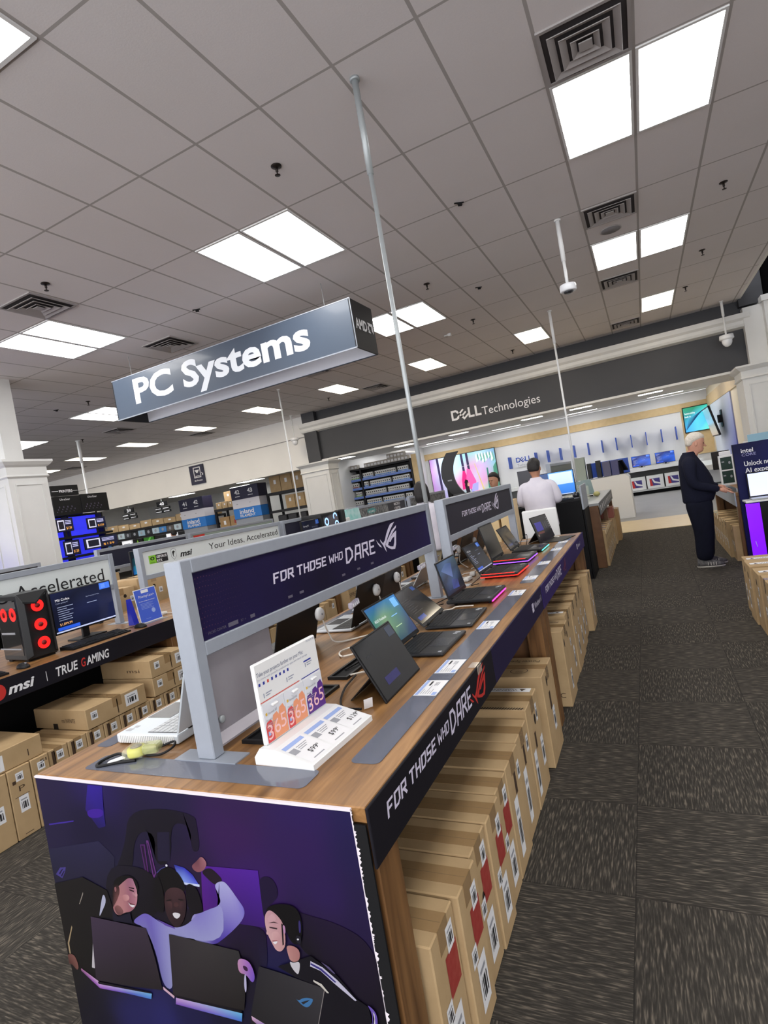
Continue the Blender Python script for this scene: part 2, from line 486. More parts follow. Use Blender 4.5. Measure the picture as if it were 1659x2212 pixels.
# ---------------------------------------------------------------- ceiling fixtures
m_lamp = M('lit diffuser', (255, 253, 250), .5, emit=LAMP)
m_lframe = M('white lamp frame', (230, 230, 230), .5)
ORD = ['first', 'second', 'third', 'fourth', 'fifth', 'sixth', 'seventh', 'eighth', 'ninth', 'tenth']
def troffer(x, y, label, group):
    """x, y: corner of the grid cell"""
    t = thing('ceiling_light', label, 'ceiling light', (x+DX/2, y+DY/2, ZC), 0, group)
    f = MB(); a, b = DX/2-.012, DY/2-.012; i, j = .272, .565
    for s in ((-a, a, -b, -j), (-a, a, j, b), (-a, -i, -j, j), (i, a, -j, j)):
        f.box(s[0], s[1], s[2], s[3], -.012, -.001)
    f.build('frame', m_lframe, t)
    MB().box(-i, i, -j, j, -.009, -.002).build('diffuser', m_lamp, t)
    return t
R0, R1, R2_ = 4.678, 8.298, 11.915
_lt = None
m_lampw = M('warm lit diffuser', (255, 240, 214), .5, emit=LAMP*1.15)
def light(x, y, label, group, warm=False):
    global _lt, m_lamp
    if warm:
        k = m_lamp; m_lamp = m_lampw; t = troffer(x, y, label, group); m_lamp = k
        return t
    if _lt is None: _lt = troffer(x, y, label, group); return _lt
    return dup(_lt, (x+DX/2, y+DY/2, ZC), 0, label, group)
cx = lambda k: GX + DX*k
gl = 'ceiling light panels'
PAIRS = [
 (2, R0, 'bright ceiling panel beside the big air vent, upper right of the photo'),
 (3, R0, 'bright ceiling panel right of its twin, nearest the right edge of the ceiling'),
 (-4, R0, 'left ceiling panel of the pair above the hanging department sign'),
 (-3, R0, 'right ceiling panel of the pair above the hanging department sign'),
 (-10, R0, 'front ceiling panel of the pair left of the hanging department sign'),
 (-9, R0, 'rear ceiling panel of the pair left of the hanging department sign'),
 (2, R1, 'left ceiling panel of the pair under the round ceiling speaker'),
 (3, R1, 'right ceiling panel of the pair under the round ceiling speaker'),
 (-4, R1, 'left ceiling panel of the pair crossed by the tall steel pole'),
 (-3, R1, 'right ceiling panel of the pair crossed by the tall steel pole'),
 (-16, R1, 'left ceiling panel of the pair half hidden by the left end of the hanging sign'),
 (-15, R1, 'right ceiling panel of the pair half hidden by the left end of the hanging sign'),
 (-22, R1, 'left ceiling panel of the pair showing just beside the white column'),
 (-21, R1, 'right ceiling panel of the pair showing just beside the white column'),
 (-4, R0-3.62, 'left ceiling panel of the pair cut by the upper left edge of the photo'),
 (-3, R0-3.62, 'ceiling panel whose corner shows at the upper left edge of the photo'),
]
for k, y, lb in PAIRS: light(cx(k), y, lb, gl)
for i, k in enumerate((3, -1, -5, -9, -13, -17, -21, -25, -29)):
    light(cx(k), R2_, '%s single ceiling panel from the right in the far row by the wall' % ORD[i].capitalize(), gl, True)
for k, y, lb in ((2, R0-3.62, 'left'), (3, R0-3.62, 'right')):
    light(cx(k), y, 'unseen ceiling panel overhead at the front of the aisle, %s of its pair' % lb, gl)  # unseen panels from here on, grid continued to light the room
for i, k in enumerate((-10, -9, -16, -15)):
    light(cx(k), R0-3.62, '%s unseen ceiling panel from the right in the front row at far left' % ORD[i].capitalize(), gl)
for i, k in enumerate((-16, -15, -22, -21)):
    light(cx(k), R0, '%s ceiling panel behind the left column in the second row' % ORD[i].capitalize(), gl)
for i, k in enumerate((-10, -9)):
    light(cx(k), R1, 'ceiling panel hidden above the hanging department sign, %s of its pair' % ('left', 'right')[i], gl)
for i, k in enumerate((-4, -3, 2, 3)):
    light(cx(k), R0-7.24, '%s ceiling panel from the left in the added unseen row behind the camera' % ORD[i].capitalize(), gl)  # row behind the camera, added for its light

# air diffusers: nested sloped louvres in a square frame
m_vent = M('vent enamel', (168, 163, 162), .5)
m_ventd = M('duct shade', (64, 60, 61), .9)
def vent(x, y, label):
    t = thing('air_vent', label, 'air vent', (x, y, ZC), 0, 'ceiling air vents')
    MB().box(-.285, .285, -.285, .285, -.006, -.001).build('duct_shade_sheet', m_ventd, t)  # flat dark sheet, shade of the duct painted in its colour
    f = MB()
    for s in ((-.297, .297, -.297, -.272), (-.297, .297, .272, .297), (-.297, -.272, -.272, .272), (.272, .297, -.272, .272)):
        f.box(s[0], s[1], s[2], s[3], -.014, -.001)
    f.build('frame', m_vent, t)
    for o, i in ((.235, .19), (.165, .12), (.095, .06)):
        l = MB(); vs = []
        for r, z in ((o, -.03), (i, -.012), (i-.004, -.015), (o-.004, -.034)):
            vs += [(-r, -r, z), (r, -r, z), (r, r, z), (-r, r, z)]
        fs = []
        for a in range(4):
            b = (a+1) % 4
            for q in range(4): fs.append((a*4+q, a*4+(q+1) % 4, b*4+(q+1) % 4, b*4+q))
        l.add(vs, fs); l.build('louvre', m_vent, t)
    MB().box(-.045, .045, -.045, .045, -.034, -.026).build('centre_plate', m_vent, t)
    return t
_v0 = vent(.036, 4.38, 'big square air vent beside the bright panels, upper right')
for x, y, lb in ((.036, 7.40, 'square air vent above the round ceiling speaker'), (.036, 10.32, 'square air vent beyond the second pair of panels on the right'),
                 (.036, 13.75, 'square air vent right under the dark wall band'), (-6.08, 4.38, 'square air vent above the light panels at the left'),
                 (-6.06, 10.32, 'square air vent under the right part of the hanging sign'), (-6.06, 13.4, 'square air vent beside the steel pole near the dark wall'),
                 (-12.2, 10.4, 'square air vent below the left end of the hanging sign'), (-12.2, 13.4, 'square air vent near the light back wall'), (-18.3, 13.4, 'small distant air vent above the printer signs'),
                 (-6.3, 6.6, 'dark air vent just above the top edge of the hanging sign')):
    dup(_v0, (x, y, ZC), 0, lb)
# sprinkler heads
m_brass = M('dark bronze sprinkler', (52, 46, 44), .4, .7)
def sprinkler(x, y, label):
    t = thing('sprinkler_head', label, 'sprinkler', (x, y, ZC), 0, 'ceiling sprinklers')
    MB().lathe([(.045, -.001), (.045, -.006), (.02, -.012), (.013, -.016)]).build('escutcheon', m_brass, t)
    MB().lathe([(.012, -.012), (.012, -.05), (.006, -.052), (.006, -.075), (.024, -.077), (.024, -.08)], n=12).build('deflector', m_brass, t)
    return t
_s0 = sprinkler(-2.41, 4.09, 'sprinkler head on the ceiling left of the tall steel pole')
for x, y, lb in ((-5.5, 4.09, 'sprinkler head beside the left air vent'), (1.24, 7.71, 'sprinkler head at right near the open ceiling, nearest one'),
                 (1.22, 10.05, 'second sprinkler head along the right side'), (1.11, 12.02, 'third sprinkler head along the right side'), (-2.42, 7.69, 'sprinkler head right of the pole at mid ceiling'),
                 (-2.42, 10.06, 'sprinkler head above the far single panels'), (-2.42, 13.4, 'sprinkler head close to the dark wall band'),
                 (-9.79, 7.73, 'sprinkler head left of the hanging sign, upper one'), (-13.4, 10.2, 'sprinkler head left of the hanging sign, lower one'), (-7.4, 13.2, 'sprinkler head above the camera rod by the dark wall')):
    dup(_s0, (x, y, ZC), 0, lb)
# small black ceiling hooks and clips
def hook(x, y, lb):
    t = MB().box(-.05, .05, -.006, .006, -.012, -.001).box(-.012, .03, -.012, .012, -.035, -.01).build('ceiling_clip', m_blackm, None, (x, y, ZC), (0, 0, .5), label=lb, cat='clip', group='ceiling clips')
    return t
_h = hook(-1.35, 5.84, 'dark clip on a ceiling tile seam right of the pole')
for x, y, lb in ((-1.88, 8.5, 'dark clip on the ceiling beyond the pole at mid height'), (-5.05, 5.87, 'small dark clip on the ceiling above the hanging sign'), (-10.6, 7.6, 'small dark clip on the ceiling beside the left sprinkler')):
    c = _h.copy(); COL.objects.link(c); c.location = (x, y, ZC); c['label'] = lb
t = MB().box(-.03, .03, -.03, .03, -.05, -.001).box(-.11, -.01, -.012, .012, -.03, -.012).build('ceiling_bracket', m_wplas, None, (-3.02, 10.5, ZC), label='small white bracket on the ceiling between the far light panels', cat='bracket')
t = thing('ceiling_speaker', 'round grey speaker grille in a ceiling tile', 'speaker', (.02, 7.98, ZC))
MB().lathe([(.13, -.001), (.13, -.01), (.118, -.012)], n=32).build('rim', m_vent, t)
MB().lathe([(.116, -.002), (.116, -.013)], n=32).build('grille', M('grey speaker mesh', (128, 126, 128), .8), t)

# poles and hanging cameras
def pole(x, y, z0, z1, r, name, label, cat, m, sleeve=None, z2=None):
    t = thing(name, label, cat, (x, y, z0))
    MB().tube([(0, 0, 0), (0, 0, (sleeve or z1)-z0)], r, 12).build('rod', m, t)
    if sleeve: MB().tube([(0, 0, sleeve-z0), (0, 0, z1-z0)], r*1.45, 12).build('sleeve', m, t)
    MB().lathe([(r*2.2, z1-z0-.001), (r*2.2, z1-z0-.02), (r*1.5, z1-z0-.022)], n=16).build('ceiling_cup', m, t)
    return t
pole(-1.42, 3.66, .93, ZC, .016, 'power_pole', 'tall steel pole from the gaming table up to the ceiling', 'pole', m_steel, 3.85)
m_cam = M('white camera housing', (226, 228, 232), .35)
m_lens = M('smoked lens', (40, 42, 48), .1, 0, .6, coat=.5)
t = pole(-.53, 7.12, 3.72, ZC, .018, 'ceiling_camera', 'white disc shaped camera hanging from a rod on the right of the aisle', 'camera', m_wplas, 4.02)
MB().lathe([(.06, .03), (.09, .02), (.095, 0), (.095, -.05), (.085, -.06)], n=28).build('camera_body', m_cam, t)
MB().lathe([(.06, -.06), (.05, -.075), (.02, -.085)], n=24).build('lens', m_lens, t)
t = pole(1.91, 14.1, 3.74, ZC, .018, 'ceiling_camera', 'white dome camera hanging in front of the dark fascia at right', 'camera', m_wplas, 4.2)
MB().lathe([(.05, .06), (.13, .05), (.14, -.03), (.12, -.05)], n=24).build('camera_body', m_cam, t)
MB().ball((0, 0, -.07), (.1, .1, .13)).build('dome', m_cam, t)
t = pole(-9.33, 14.15, 3.78, ZC, .018, 'ceiling_camera', 'white dome camera hanging beside the left end of the dark fascia', 'camera', m_wplas, 4.2)
MB().lathe([(.05, .06), (.12, .05), (.13, -.02), (.1, -.04)], n=24).build('camera_body', m_cam, t)
MB().ball((0, 0, -.06), (.09, .09, .12)).build('dome', m_cam, t)
pole(-1.2, 10.95, 1.0, ZC, .018, 'power_pole', 'white pole rising from the counters in front of the fascia', 'pole', m_wplas, 3.9)
pole(-7.4, 10.9, 1.0, ZC, .018, 'power_pole', 'thin white pole in front of the light wall, right of the printer icon sign', 'pole', m_wplas)
pole(-13.59, 10.2, 1.0, ZC, .03, 'power_pole', 'white pole beside the printer signs', 'pole', m_wplas, 3.9)
# picture printed on the end panel of the gaming table: outlines in panel coordinates (x, z) and print colours
PIC_BG= [(-1.934,0.873,(34,24,66)),(-1.67,0.908,(38,24,88)),(-1.37,0.902,(34,25,66)),(-1.113,0.897,(50,26,78)),(-0.889,0.893,(46,26,88)),(-0.728,0.897,(34,27,80)),(-1.931,0.715,(32,25,62)),(-1.716,0.739,(24,18,52)),(-1.402,0.775,(28,22,52)),(-1.134,0.806,(56,25,84)),(-0.909,0.795,(48,26,84)),(-0.736,0.794,(34,26,74)),(-1.98,0.549,(33,30,60)),(-1.647,0.599,(28,26,56)),(-1.342,0.645,(38,23,58)),(-1.082,0.685,(54,26,92)),(-0.863,0.682,(44,26,82)),(-0.739,0.679,(36,26,68)),(-1.978,0.387,(26,22,30)),(-1.688,0.442,(22,20,22)),(-1.377,0.501,(22,17,27)),(-1.095,0.554,(46,23,74)),(-0.884,0.582,(40,25,66)),(-0.751,0.585,(34,23,64)),(-2.002,0.22,(28,26,25)),(-1.723,0.314,(24,22,24)),(-1.224,0.41,(24,20,32)),(-1.054,0.461,(30,28,70)),(-0.904,0.481,(26,20,38)),(-0.767,0.5,(28,21,36)),(-1.959,0.116,(18,16,28)),(-1.657,0.162,(36,34,90)),(-1.903,0.063,(20,18,36)),(-1.412,0.205,(30,28,72)),(-1.535,0.165,(40,38,100)),(-1.262,0.245,(24,22,48)),(-0.933,0.339,(24,20,34)),(-0.739,0.385,(20,18,24))]
PIC= [([(-1.692,0.9),(-1.624,0.901),(-1.636,0.836),(-1.643,0.772),(-1.677,0.761),(-1.725,0.817)],[(52,30,160),(48,28,150),(44,26,140),(34,22,110),(30,20,90),(44,24,120)],0),([(-1.72,0.818),(-1.638,0.829),(-1.646,0.8),(-1.717,0.789)],(66,28,160),1),([(-1.927,0.75),(-1.794,0.775),(-1.796,0.77),(-1.926,0.745)],(66,44,160),0),([(-1.998,0.66),(-1.689,0.72),(-1.628,0.677),(-1.688,0.452),(-2.005,0.393)],[(36,34,66),(40,36,72),(34,32,60),(22,20,24),(22,20,24)],0),([(-1.941,0.575),(-1.912,0.602),(-1.881,0.608),(-1.887,0.594),(-1.91,0.566)],(72,62,140),0),([(-1.923,0.581),(-1.903,0.599),(-1.898,0.598),(-1.919,0.578)],(30,26,60),0),([(-1.915,0.575),(-1.893,0.595),(-1.891,0.593),(-1.911,0.571)],(30,26,60),0),([(-1.529,0.829),(-1.373,0.856),(-1.254,0.846),(-1.253,0.817),(-1.258,0.742),(-1.294,0.735),(-1.276,0.814),(-1.356,0.816),(-1.381,0.69),(-1.455,0.673),(-1.424,0.779),(-1.515,0.768),(-1.565,0.616),(-1.659,0.602),(-1.567,0.721)],[(24,19,38),(20,16,30),(26,18,42),(28,19,46),(26,18,40),(24,16,38),(24,16,38),(18,14,26),(18,14,26),(18,14,26),(20,16,28),(22,18,32),(20,17,26),(22,19,30),(24,20,36)],1),([(-1.417,0.779),(-1.368,0.785),(-1.386,0.696),(-1.437,0.689)],(30,25,52),0),([(-1.501,0.732),(-1.479,0.735),(-1.486,0.641),(-1.5,0.635)],(84,38,104),0),([(-1.497,0.729),(-1.486,0.73),(-1.49,0.644),(-1.495,0.643)],(38,18,52),0),([(-1.471,0.748),(-1.461,0.749),(-1.453,0.65),(-1.47,0.628)],(104,52,124),0),([(-1.468,0.74),(-1.464,0.74),(-1.458,0.649),(-1.466,0.641)],(46,20,62),0),([(-1.372,0.688),(-1.332,0.684),(-1.305,0.668),(-1.285,0.638),(-1.348,0.633),(-1.367,0.662)],[(40,40,150),(50,50,190),(50,46,170),(90,100,220),(150,180,255),(60,70,210)],0),([(-1.349,0.639),(-1.284,0.642),(-1.286,0.635),(-1.348,0.633)],(214,224,255),0),([(-1.265,0.7),(-1.061,0.715),(-1.065,0.637),(-1.071,0.557),(-1.18,0.549),(-1.292,0.531),(-1.281,0.616)],[(86,30,150),(84,34,160),(72,30,140),(60,26,112),(54,22,100),(80,26,120),(92,28,130)],0),([(-1.062,0.698),(-1.016,0.705),(-1.002,0.661),(-1.033,0.629),(-1.057,0.612),(-1.071,0.576),(-1.066,0.651)],(30,18,52),1),([(-1.304,0.54),(-1.18,0.549),(-1.071,0.557),(-1.077,0.5),(-1.091,0.436),(-1.132,0.399),(-1.16,0.448),(-1.198,0.472),(-1.265,0.468)],[(40,20,66),(34,18,56),(26,16,42),(26,20,46),(30,26,60),(20,16,28),(22,16,30),(26,18,38),(40,24,70)],1),([(-1.012,0.633),(-0.941,0.619),(-0.833,0.613),(-0.75,0.58),(-0.729,0.48),(-0.749,0.371),(-0.862,0.34),(-0.921,0.5),(-0.969,0.522)],[(24,17,36),(30,19,46),(32,20,50),(30,20,44),(24,18,30),(22,17,28),(20,16,24),(22,18,26),(20,16,26)],1),([(-1.679,0.642),(-1.523,0.664),(-1.447,0.634),(-1.471,0.517),(-1.579,0.487),(-1.715,0.469)],[(26,22,38),(24,19,34),(18,14,22),(16,13,19),(18,15,24),(20,17,22)],1),([(-1.27,0.682),(-1.233,0.701),(-1.206,0.684),(-1.192,0.669),(-1.211,0.652),(-1.231,0.652),(-1.251,0.667)],(34,22,36),1),([(-1.301,0.696),(-1.278,0.711),(-1.257,0.73),(-1.242,0.716),(-1.243,0.703),(-1.261,0.684),(-1.286,0.678),(-1.299,0.685)],[(150,92,104),(96,54,66),(160,104,112),(170,112,122),(160,106,118),(140,84,96),(150,92,100),(120,70,80)],1),([(-1.229,0.652),(-1.192,0.669),(-1.173,0.654),(-1.15,0.623),(-1.129,0.596),(-1.144,0.566),(-1.184,0.53),(-1.227,0.497),(-1.264,0.471),(-1.302,0.468),(-1.359,0.468),(-1.34,0.544),(-1.3,0.557),(-1.259,0.573),(-1.213,0.599),(-1.217,0.626)],[(175,172,225),(180,178,228),(176,172,226),(150,140,214),(110,96,200),(140,132,206),(120,104,196),(80,60,170),(70,50,150),(150,148,206),(164,164,214),(170,168,218),(120,104,190),(140,130,205),(160,154,218),(170,168,224)],1),([(-1.605,0.473),(-1.549,0.51),(-1.523,0.516),(-1.489,0.502),(-1.454,0.492),(-1.419,0.49),(-1.365,0.508),(-1.312,0.552),(-1.242,0.584),(-1.206,0.596),(-1.234,0.476),(-1.443,0.467),(-1.458,0.378),(-1.471,0.287),(-1.514,0.291),(-1.516,0.394),(-1.542,0.469)],[(112,100,190),(120,104,196),(112,96,190),(130,124,200),(150,146,206),(156,156,208),(150,148,208),(130,120,200),(150,146,212),(160,158,214),(160,160,210),(150,150,205),(150,150,202),(160,160,208),(120,118,180),(110,104,176),(130,126,190)],1),([(-1.488,0.505),(-1.418,0.493),(-1.415,0.488),(-1.455,0.491)],(96,70,160),0),([(-1.448,0.657),(-1.403,0.68),(-1.365,0.672),(-1.342,0.639),(-1.343,0.609),(-1.439,0.591),(-1.459,0.604)],(14,11,15),1),([(-1.429,0.602),(-1.387,0.621),(-1.348,0.615),(-1.35,0.572),(-1.367,0.529),(-1.395,0.497),(-1.418,0.492),(-1.439,0.519),(-1.442,0.559)],[(60,38,42),(74,48,52),(64,42,48),(50,32,38),(44,28,34),(40,26,32),(46,30,36),(56,36,40),(64,40,44)],1),([(-1.416,0.539),(-1.377,0.542),(-1.395,0.522),(-1.411,0.523)],(226,222,226),1),([(-1.436,0.567),(-1.409,0.575),(-1.407,0.555),(-1.429,0.538)],[(66,42,46),(84,54,56),(72,46,48),(54,34,40)],1),([(-1.377,0.579),(-1.355,0.579),(-1.365,0.556),(-1.382,0.55)],[(78,50,54),(60,38,46),(48,30,38),(66,42,46)],1),([(-1.401,0.57),(-1.382,0.576),(-1.381,0.563),(-1.402,0.556)],(76,48,50),1),([(-1.432,0.573),(-1.408,0.58),(-1.409,0.575),(-1.431,0.569)],(26,16,20),1),([(-1.379,0.587),(-1.357,0.587),(-1.36,0.582),(-1.379,0.582)],(26,16,20),1),([(-1.341,0.6),(-1.331,0.601),(-1.338,0.564),(-1.348,0.559)],(74,62,140),1),([(-1.406,0.685),(-1.397,0.686),(-1.398,0.679),(-1.406,0.678)],(240,240,250),1),([(-1.451,0.653),(-1.428,0.67),(-1.403,0.68),(-1.406,0.677),(-1.429,0.666),(-1.447,0.652)],(60,60,120),0),([(-1.466,0.631),(-1.443,0.648),(-1.433,0.598),(-1.447,0.531),(-1.478,0.526),(-1.479,0.577)],(16,13,18),1),([(-1.338,0.64),(-1.296,0.637),(-1.285,0.576),(-1.298,0.558),(-1.34,0.544),(-1.348,0.582)],(18,14,22),1),([(-1.955,0.542),(-1.8,0.588),(-1.69,0.561),(-1.671,0.477),(-1.793,0.455),(-1.831,0.24),(-1.964,0.268),(-1.964,0.389)],[(24,21,22),(24,21,24),(24,20,24),(22,19,24),(22,20,22),(20,18,20),(24,20,20),(26,23,22)],0),([(-1.711,0.552),(-1.701,0.526),(-1.731,0.488),(-1.754,0.461),(-1.738,0.498)],(186,188,214),1),([(-1.808,0.372),(-1.809,0.321),(-1.825,0.278),(-1.839,0.278)],(204,198,204),0),([(-1.904,0.408),(-1.903,0.401),(-1.936,0.34),(-1.938,0.303),(-1.945,0.303),(-1.944,0.339)],(168,146,112),0),([(-1.811,0.538),(-1.812,0.53),(-1.839,0.492),(-1.843,0.491)],(150,140,130),0),([(-1.576,0.621),(-1.552,0.618),(-1.548,0.59),(-1.555,0.551),(-1.571,0.527),(-1.598,0.508),(-1.624,0.502),(-1.66,0.483),(-1.68,0.504),(-1.662,0.536),(-1.648,0.575),(-1.609,0.599)],[(150,96,120),(178,124,150),(196,140,156),(200,140,150),(180,118,132),(160,100,112),(190,130,132),(196,140,140),(150,96,104),(170,112,112),(176,118,120),(180,124,130)],1),([(-1.659,0.58),(-1.635,0.612),(-1.571,0.631),(-1.539,0.613),(-1.542,0.581),(-1.551,0.586),(-1.554,0.621),(-1.578,0.621),(-1.609,0.599),(-1.64,0.578)],(14,12,15),1),([(-1.659,0.58),(-1.632,0.595),(-1.626,0.571),(-1.647,0.539),(-1.668,0.517),(-1.68,0.504)],[(14,12,15),(18,14,17),(96,60,62),(120,74,74),(90,56,58),(30,22,26)],1),([(-1.673,0.509),(-1.646,0.525),(-1.624,0.502),(-1.657,0.483)],[(110,70,70),(150,98,98),(130,84,86),(100,64,66)],1),([(-1.652,0.578),(-1.642,0.582),(-1.643,0.568),(-1.652,0.561)],(150,96,100),1),([(-1.571,0.578),(-1.558,0.568),(-1.554,0.562),(-1.565,0.558),(-1.573,0.562)],[(190,136,150),(220,172,178),(206,150,160),(150,98,108),(176,120,132)],1),([(-1.625,0.557),(-1.593,0.566),(-1.587,0.551),(-1.615,0.537)],[(186,126,128),(212,156,158),(216,160,160),(190,130,132)],1),([(-1.6,0.542),(-1.586,0.533),(-1.567,0.535),(-1.579,0.525),(-1.593,0.527)],(232,226,230),1),([(-1.601,0.543),(-1.59,0.537),(-1.568,0.537),(-1.576,0.534),(-1.591,0.533)],(110,46,56),0),([(-1.582,0.583),(-1.562,0.581),(-1.564,0.577),(-1.582,0.579)],(60,32,40),0),([(-1.583,0.59),(-1.559,0.59),(-1.561,0.587),(-1.583,0.587)],(44,26,34),0),([(-1.554,0.582),(-1.548,0.571),(-1.553,0.565),(-1.56,0.567)],(214,160,168),1),([(-1.68,0.504),(-1.66,0.483),(-1.598,0.506),(-1.597,0.473),(-1.685,0.464)],(24,22,42),0),([(-1.965,0.295),(-1.924,0.307),(-1.91,0.291),(-1.907,0.263),(-1.92,0.25),(-1.94,0.269),(-1.969,0.261)],[(96,58,52),(140,92,86),(120,76,70),(150,100,92),(110,70,62),(90,54,50),(80,48,44)],1),([(-1.794,0.459),(-1.54,0.468),(-1.523,0.378),(-1.516,0.28),(-1.669,0.256),(-1.828,0.239)],[(66,52,74),(58,46,62),(48,40,48),(38,32,36),(38,32,36),(46,38,46)],0),([(-1.895,0.264),(-1.805,0.234),(-1.568,0.256),(-1.575,0.237),(-1.686,0.228),(-1.816,0.214),(-1.898,0.255)],[(170,110,150),(230,190,240),(120,190,235),(70,130,220),(90,80,200),(150,80,190),(120,80,120)],0),([(-1.821,0.236),(-1.574,0.259),(-1.575,0.255),(-1.818,0.228)],(24,20,30),0),([(-1.443,0.469),(-1.313,0.471),(-1.178,0.473),(-1.17,0.396),(-1.198,0.298),(-1.474,0.274)],[(52,46,52),(58,54,56),(50,48,50),(36,32,32),(34,30,30),(44,38,42)],0),([(-1.463,0.27),(-1.207,0.288),(-1.214,0.262),(-1.469,0.248)],[(210,170,225),(110,190,235),(60,110,210),(130,80,190)],0),([(-1.458,0.278),(-1.207,0.296),(-1.209,0.288),(-1.46,0.27)],(20,18,28),0),([(-1.511,0.293),(-1.468,0.273),(-1.472,0.265),(-1.511,0.283)],(220,180,200),0),([(-1.114,0.444),(-1.049,0.442),(-0.906,0.431),(-0.928,0.375),(-0.951,0.316),(-1.186,0.252),(-1.17,0.306)],[(44,42,48),(50,48,52),(58,56,60),(50,48,52),(48,46,50),(34,32,34),(36,34,36)],0),([(-0.909,0.431),(-0.905,0.431),(-0.949,0.317),(-0.953,0.316)],(150,142,140),0),([(-1.011,0.384),(-1.0,0.376),(-0.981,0.39),(-0.952,0.395),(-0.952,0.387),(-0.971,0.365),(-0.989,0.365)],(66,120,172),1),([(-0.992,0.375),(-0.961,0.389),(-0.968,0.383),(-0.986,0.37)],(44,44,50),0),([(-1.174,0.29),(-1.11,0.273),(-1.145,0.263),(-1.174,0.278)],[(230,190,215),(120,100,190),(90,70,150),(200,150,190)],0),([(-1.049,0.458),(-0.967,0.496),(-0.933,0.512),(-0.86,0.475),(-0.816,0.428),(-0.772,0.408),(-0.767,0.366),(-0.951,0.316),(-0.907,0.431),(-0.994,0.441)],(20,18,27),0),([(-1.007,0.528),(-0.965,0.526),(-0.97,0.491),(-1.001,0.48),(-1.007,0.501)],[(190,134,130),(176,120,120),(170,116,112),(190,138,132),(196,144,140)],1),([(-1.005,0.483),(-0.994,0.48),(-0.969,0.491),(-0.982,0.452),(-0.991,0.453),(-1.004,0.469)],(206,202,208),1),([(-1.041,0.617),(-1.015,0.601),(-1.003,0.582),(-1.006,0.528),(-1.026,0.503),(-1.044,0.503),(-1.052,0.519),(-1.063,0.543),(-1.066,0.57),(-1.061,0.598)],[(196,150,160),(200,154,160),(190,140,146),(196,146,146),(204,156,156),(210,164,164),(214,168,168),(216,172,172),(214,172,176),(206,162,168)],1),([(-1.059,0.605),(-1.042,0.625),(-0.999,0.639),(-0.956,0.639),(-0.941,0.613),(-0.948,0.566),(-0.962,0.535),(-0.99,0.533),(-1.001,0.582),(-1.015,0.601),(-1.035,0.617)],(13,11,15),1),([(-1.01,0.584),(-1.005,0.581),(-1.014,0.526),(-1.019,0.522)],(20,16,22),0),([(-1.007,0.581),(-0.999,0.579),(-1.001,0.559),(-1.008,0.554)],(190,140,180),1),([(-1.049,0.553),(-1.023,0.561),(-1.02,0.538),(-1.039,0.528),(-1.051,0.534)],[(216,170,170),(214,166,168),(196,146,150),(206,156,158),(218,174,174)],1),([(-1.058,0.585),(-1.033,0.609),(-1.021,0.592),(-1.044,0.577)],[(206,160,168),(212,168,174),(206,160,166),(208,164,170)],1),([(-1.051,0.528),(-1.033,0.533),(-1.035,0.526),(-1.045,0.519)],(240,236,240),1),([(-1.051,0.529),(-1.033,0.533),(-1.034,0.531),(-1.049,0.527)],(150,60,66),0),([(-1.052,0.567),(-1.026,0.568),(-1.028,0.564),(-1.052,0.564)],(50,34,42),0),([(-1.053,0.577),(-1.034,0.584),(-1.019,0.582),(-1.035,0.581)],(70,50,54),0),([(-1.061,0.557),(-1.058,0.548),(-1.063,0.542),(-1.067,0.546)],(220,178,178),1),([(-0.952,0.604),(-0.945,0.602),(-0.95,0.572),(-0.957,0.567)],(56,48,110),1),([(-0.972,0.555),(-0.961,0.563),(-0.952,0.558),(-0.958,0.538),(-0.97,0.539)],(30,28,40),1),([(-0.967,0.552),(-0.96,0.553),(-0.961,0.549),(-0.967,0.547)],(220,220,226),1),([(-0.936,0.499),(-0.901,0.49),(-0.862,0.465),(-0.815,0.425),(-0.82,0.422),(-0.875,0.455),(-0.91,0.479),(-0.94,0.484)],(202,198,220),0),([(-0.936,0.494),(-0.905,0.486),(-0.867,0.46),(-0.871,0.457),(-0.91,0.481),(-0.938,0.489)],(60,52,130),0),([(-0.938,0.449),(-0.914,0.444),(-0.895,0.424),(-0.901,0.423),(-0.919,0.437),(-0.938,0.444)],(212,206,196),0),([(-0.903,0.504),(-0.881,0.496),(-0.865,0.482),(-0.87,0.481),(-0.886,0.491)],(90,80,120),0),([(-0.788,0.423),(-0.768,0.412),(-0.763,0.392),(-0.77,0.365),(-0.796,0.358),(-0.778,0.385),(-0.778,0.407)],(112,88,184),1),([(-0.774,0.407),(-0.77,0.402),(-0.774,0.364),(-0.781,0.362),(-0.773,0.389)],(220,214,236),0),([(-1.186,0.454),(-1.149,0.456),(-1.136,0.438),(-1.133,0.409),(-1.147,0.389),(-1.163,0.412),(-1.191,0.41)],[(200,150,190),(170,110,190),(150,100,200),(110,80,190),(120,90,200),(170,120,190),(196,140,170)],1),([(-1.171,0.437),(-1.154,0.435),(-1.155,0.421),(-1.169,0.423)],(60,30,66),1),([(-1.17,0.411),(-1.164,0.412),(-1.172,0.365),(-1.179,0.355),(-1.179,0.377)],(190,186,220),1),([(-0.95,0.325),(-0.922,0.337),(-0.9,0.33),(-0.952,0.316)],(206,176,182),1)]
